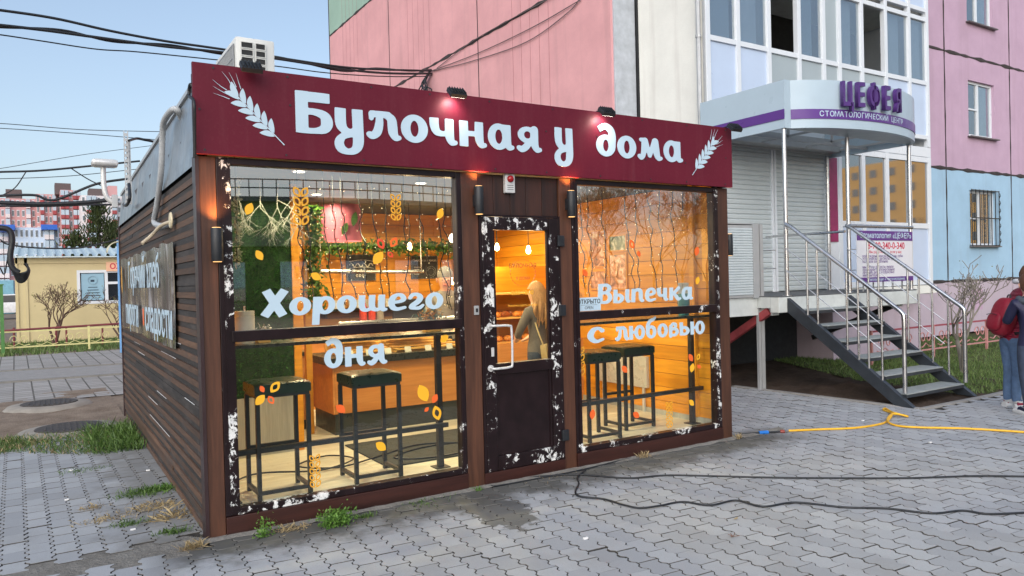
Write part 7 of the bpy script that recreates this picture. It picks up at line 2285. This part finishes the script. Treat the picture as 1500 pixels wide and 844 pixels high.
for s in (1, -1):
    pts = [c + rl @ Vector(v) for v in ((.07, s * .08, .17), (.15, s * .09, .23), (.27, s * .10, .20), (.33, s * .11, .05), (.26, s * .12, -.10), (.08, s * .13, -.17))]
    MB().tube(catmull(pts, 5), .02, 6).build('strap', m_black, bp, smooth=60)
# child in the navy jacket in front, seen from behind
q2 = PX(1515, 608, 2, 0)
t2, b2_, h2, r2 = person((q2.x, q2.y, 0), 1.50, R(50), 'child with brown hair in a navy hooded jacket and dark jeans at the right edge', [m_skin, m_navy, m_jean2, m_shoe], (((.08, .13, .66), (.20, .05, .72)), ((.08, -.13, .66), (.20, -.05, .72))), (.06, 0), .075)
hair_cap(t2, h2, r2, 1.50, m_hair, .02); face_parts(t2, h2, r2, 1.50)
blob(h2 + r2 @ Vector((-.03, 0, .02)), (.105, .102, .12), r2, m_hair, 'hair_back', t2, 2.1, dent=.02)
hc = h2 + r2 @ Vector((-.05, 0, -.17))
MB().tube([hc + r2 @ Vector((.085 * math.cos(a) + .02, .11 * math.sin(a), .02 * math.cos(a))) for a in np.linspace(.6, 5.7, 14)], [.02] + [.04] * 12 + [.02], 8).build('hood', M('grey_hood', lin(66, 74, 84), .8, 0, .2, 18, bump=.3), t2, smooth=70)
for (tt, q, rr, H_) in ((t1, q1, r1, 1.60), (t2, q2, r2, 1.50)):
    for s in (1, -1):
        a = Vector((q.x, q.y, 0))
        MB().tube([a + rr @ Vector((-.035 * H_, s * .052 * H_, .018)), a + rr @ Vector((.03 * H_, s * .06 * H_, .018)), a + rr @ Vector((.115 * H_, s * .068 * H_, .016))], [.040, .046, .034], 10).build('shoe_sole', m_shoe, tt, smooth=60)
        MB().tube([a + rr @ Vector((-.02 * H_, s * .054 * H_, .052)), a + rr @ Vector((.06 * H_, s * .062 * H_, .046))], [.038, .034], 8).build('shoe_side', m_redc if tt is t1 else m_navy, tt, smooth=60)

def rounded(cx, cy, cz, hx, hy, hz, mat, name, par, rz, bev):
    me = MB().box(-hx, hx, -hy, hy, -hz, hz).mesh(name, mat, 50, bev)
    me.transform(Matrix.Translation((cx, cy, cz)) @ Matrix.Rotation(rz, 4, 'Z') @ Matrix.Rotation(R(8), 4, 'Y'))
    return put(name, me, par)
# shop assistant behind the counter, in white cap and top
px_ = PX(652, 420, 1, 3.15)
m_wtop = M('white_workwear', (.30, .29, .28), .8, 0, .15, 10, bump=.6, bscale=24)
ta, ba, ha, ra = person((px_.x, 3.15, FZ), 1.60, R(-115), 'shop assistant in a white cap and white top behind the counter', [m_skin, m_wtop, m_jean2, m_shoe], (((.10, .14, .64), (.20, .08, .58)), ((.10, -.14, .64), (.20, -.08, .58))), (.06, 0))
MB().lathe([(.090, .0), (.096, .03), (.092, .07), (.06, .12), (.005, .14)], ha + Vector((0, 0, .02)), 16).build('cap', m_wtop, ta, smooth=60)
face_parts(ta, ha, ra, 1.60)
# girl with long hair at the pastry case, seen from behind through the door
pg = PX(789, 470, 1, 1.55)
tg, bg_, hg, rg = person((pg.x, 1.55, FZ + .0), 1.42, R(105), 'girl with long brown hair and a grey top seen through the door', [m_skin, M('grey_knit', lin(96, 90, 88), .85, 0, .15, 20, bump=.3), m_jean2, m_shoe], (((.06, .14, .66), (.14, .08, .60)), ((.06, -.14, .66), (.14, -.08, .60))), (.02, 0))
mb = MB(); m_lh = M('light_brown_hair', lin(160, 118, 80), .55, 0, .3, 30, (8, 8, .5), bump=.6)
hair_cap(tg, hg, rg, 1.42, m_lh, .05)
for k in range(26):
    a = R(-75 + 150 * k / 25); q = hg + rg @ Vector((-.095 * math.cos(a), .095 * math.sin(a), .03))
    L_ = random.uniform(.32, .42)
    mb.tube(catmull([q, q + rg @ Vector((-.03, 0, -L_ * .35)), q + rg @ Vector((-.035 + random.gauss(0, .01), random.gauss(0, .012), -L_ * .7)), q + rg @ Vector((-.03, random.gauss(0, .015), -L_))], 4), [.020] * 9 + [.016, .013, .010, .004], 6)
mb.build('long_hair', m_lh, tg, smooth=80)
c = hg + rg @ Vector((-.16, -.02, -.62))
hb = thing('shoulder_bag', 'small beige shoulder bag on the back of the girl inside the shop', 'bag', tuple(c))
rounded(c.x, c.y, c.z, .045, .11, .085, M('beige_leather', lin(176, 156, 116), .5), 'bag', hb, R(105), .03)
MB().tube(catmull([c + rg @ Vector(v) for v in ((.0, .10, .06), (.06, .13, .25), (.16, .08, .43), (.18, -.04, .40), (.06, -.12, .22), (0, -.10, .06))], 5), .008, 6).build('strap', bpy.data.materials['beige_leather'], hb, smooth=60)
# ================================================================== what stands behind the camera (seen in the panes)
def mirror(u, v, Y, D_):
    """place at depth Y = -D_ that shows at pixel u, v in a pane on plane y = Y"""
    p = PX(u, v, 1, 2 * Y + D_)
    return Vector((p.x, -D_, p.z))
m_rb = M('market_wall', lin(120, 122, 116), .8, 0, .1, .5)
m_rbd = M('market_dark', lin(44, 46, 44), .7, 0, .2, .5)
m_rail = M('rail_grey', lin(90, 96, 98), .5)
D_ = 34.0
c0 = mirror(470, 330, .03, D_ + 10)
rb = thing('round_market', 'round low market hall with railings on two levels across the square', 'building', (c0.x, -D_ - 10, 0))
def arcb(r, z0, z1, mat, name, a0=20, a1=160, n=40, th=.4):
    vs, fs = [], []
    for k in range(n + 1):
        a = R(a0 + (a1 - a0) * k / n)
        for rr, z in ((r, z0), (r, z1), (r - th, z1), (r - th, z0)):
            vs.append((c0.x + rr * 1.5 * math.cos(a), -D_ - 12 + rr * math.sin(a), z))
    for k in range(n):
        for j in range(4):
            fs.append((k * 4 + j, k * 4 + (j + 1) % 4, k * 4 + 4 + (j + 1) % 4, k * 4 + 4 + j))
    return MB().add(vs, fs).build(name, mat, rb, smooth=30)
arcb(12, 0, 3.6, m_rbd, 'ground_storey'); arcb(12.3, 3.6, 4.2, m_rb, 'gallery_edge'); arcb(11, 4.2, 6.0, m_rb, 'upper_storey')
arcb(11.6, 6.0, 6.25, m_rb, 'roof_edge', th=3)
for zb, r_ in ((4.2, 12.2), (6.25, 11.4)):
    for dz in (.45, .9): arcb(r_, zb + dz, zb + dz + .06, m_rail, 'railing', th=.06)
    mb = MB()
    for k in range(60):
        a = R(20 + 140 * k / 59); mb.cyl((c0.x + r_ * 1.5 * math.cos(a), -D_ - 12 + r_ * math.sin(a), zb), (c0.x + r_ * 1.5 * math.cos(a), -D_ - 12 + r_ * math.sin(a), zb + .95), .03, 5)
    mb.build('railing_posts', m_rail, rb)
for k in range(14):
    a = R(25 + 130 * k / 13); x, y = c0.x + 18.1 * math.cos(a), -D_ - 12 + 12.06 * math.sin(a)
    MB().box(x - .7, x + .7, y - .05, y + .12, .3, 2.8).build('shop_window', m_bglass, rb)
for i, u in enumerate((858, 905, 958, 1000, 1036, 1075)):
    p = mirror(u, 440, .03, 27 + (i % 2) * 5)
    bare_tree('bare_tree', (p.x, p.y, 0), 7.0 + (i % 3) * .7, 'bare roadside tree across the square, number %s from the round market' % ['one', 'two', 'three', 'four', 'five', 'six'][i], 'tree', 8, .07, .5, m_bark, 1, 0, None, group='bare trees across the square', rmin=.007)
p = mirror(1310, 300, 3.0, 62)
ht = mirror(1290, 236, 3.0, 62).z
m_sunw = M('sunset_lit_plaster', lin(244, 192, 116), .9, 0, .08, .4)  # sunset glow on the wall is painted into its base colour
sb = thing('sunset_lit_block', 'apartment block with sunset light in its wall colour across the square, mirrored in the clinic windows', 'apartment building', (p.x, -62, 0))
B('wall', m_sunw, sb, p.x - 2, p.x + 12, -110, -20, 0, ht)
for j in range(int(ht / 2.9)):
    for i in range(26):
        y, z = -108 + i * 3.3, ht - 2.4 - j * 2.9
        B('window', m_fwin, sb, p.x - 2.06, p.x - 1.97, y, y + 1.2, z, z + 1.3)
for i, u in enumerate((1240, 1268, 1300, 1345)):
    q = mirror(u, 440, 3.0, 40 + (i % 2) * 5)
    bare_tree('bare_tree', (q.x, q.y, 0), 7.0 + (i % 2), 'bare tree before the sunset coloured block, %s one' % ['nearest', 'second', 'third', 'farthest'][i], 'tree', 7, .09, .5, m_bark, 1, 0, None, group='bare trees before the sunset coloured block', rmin=.012)
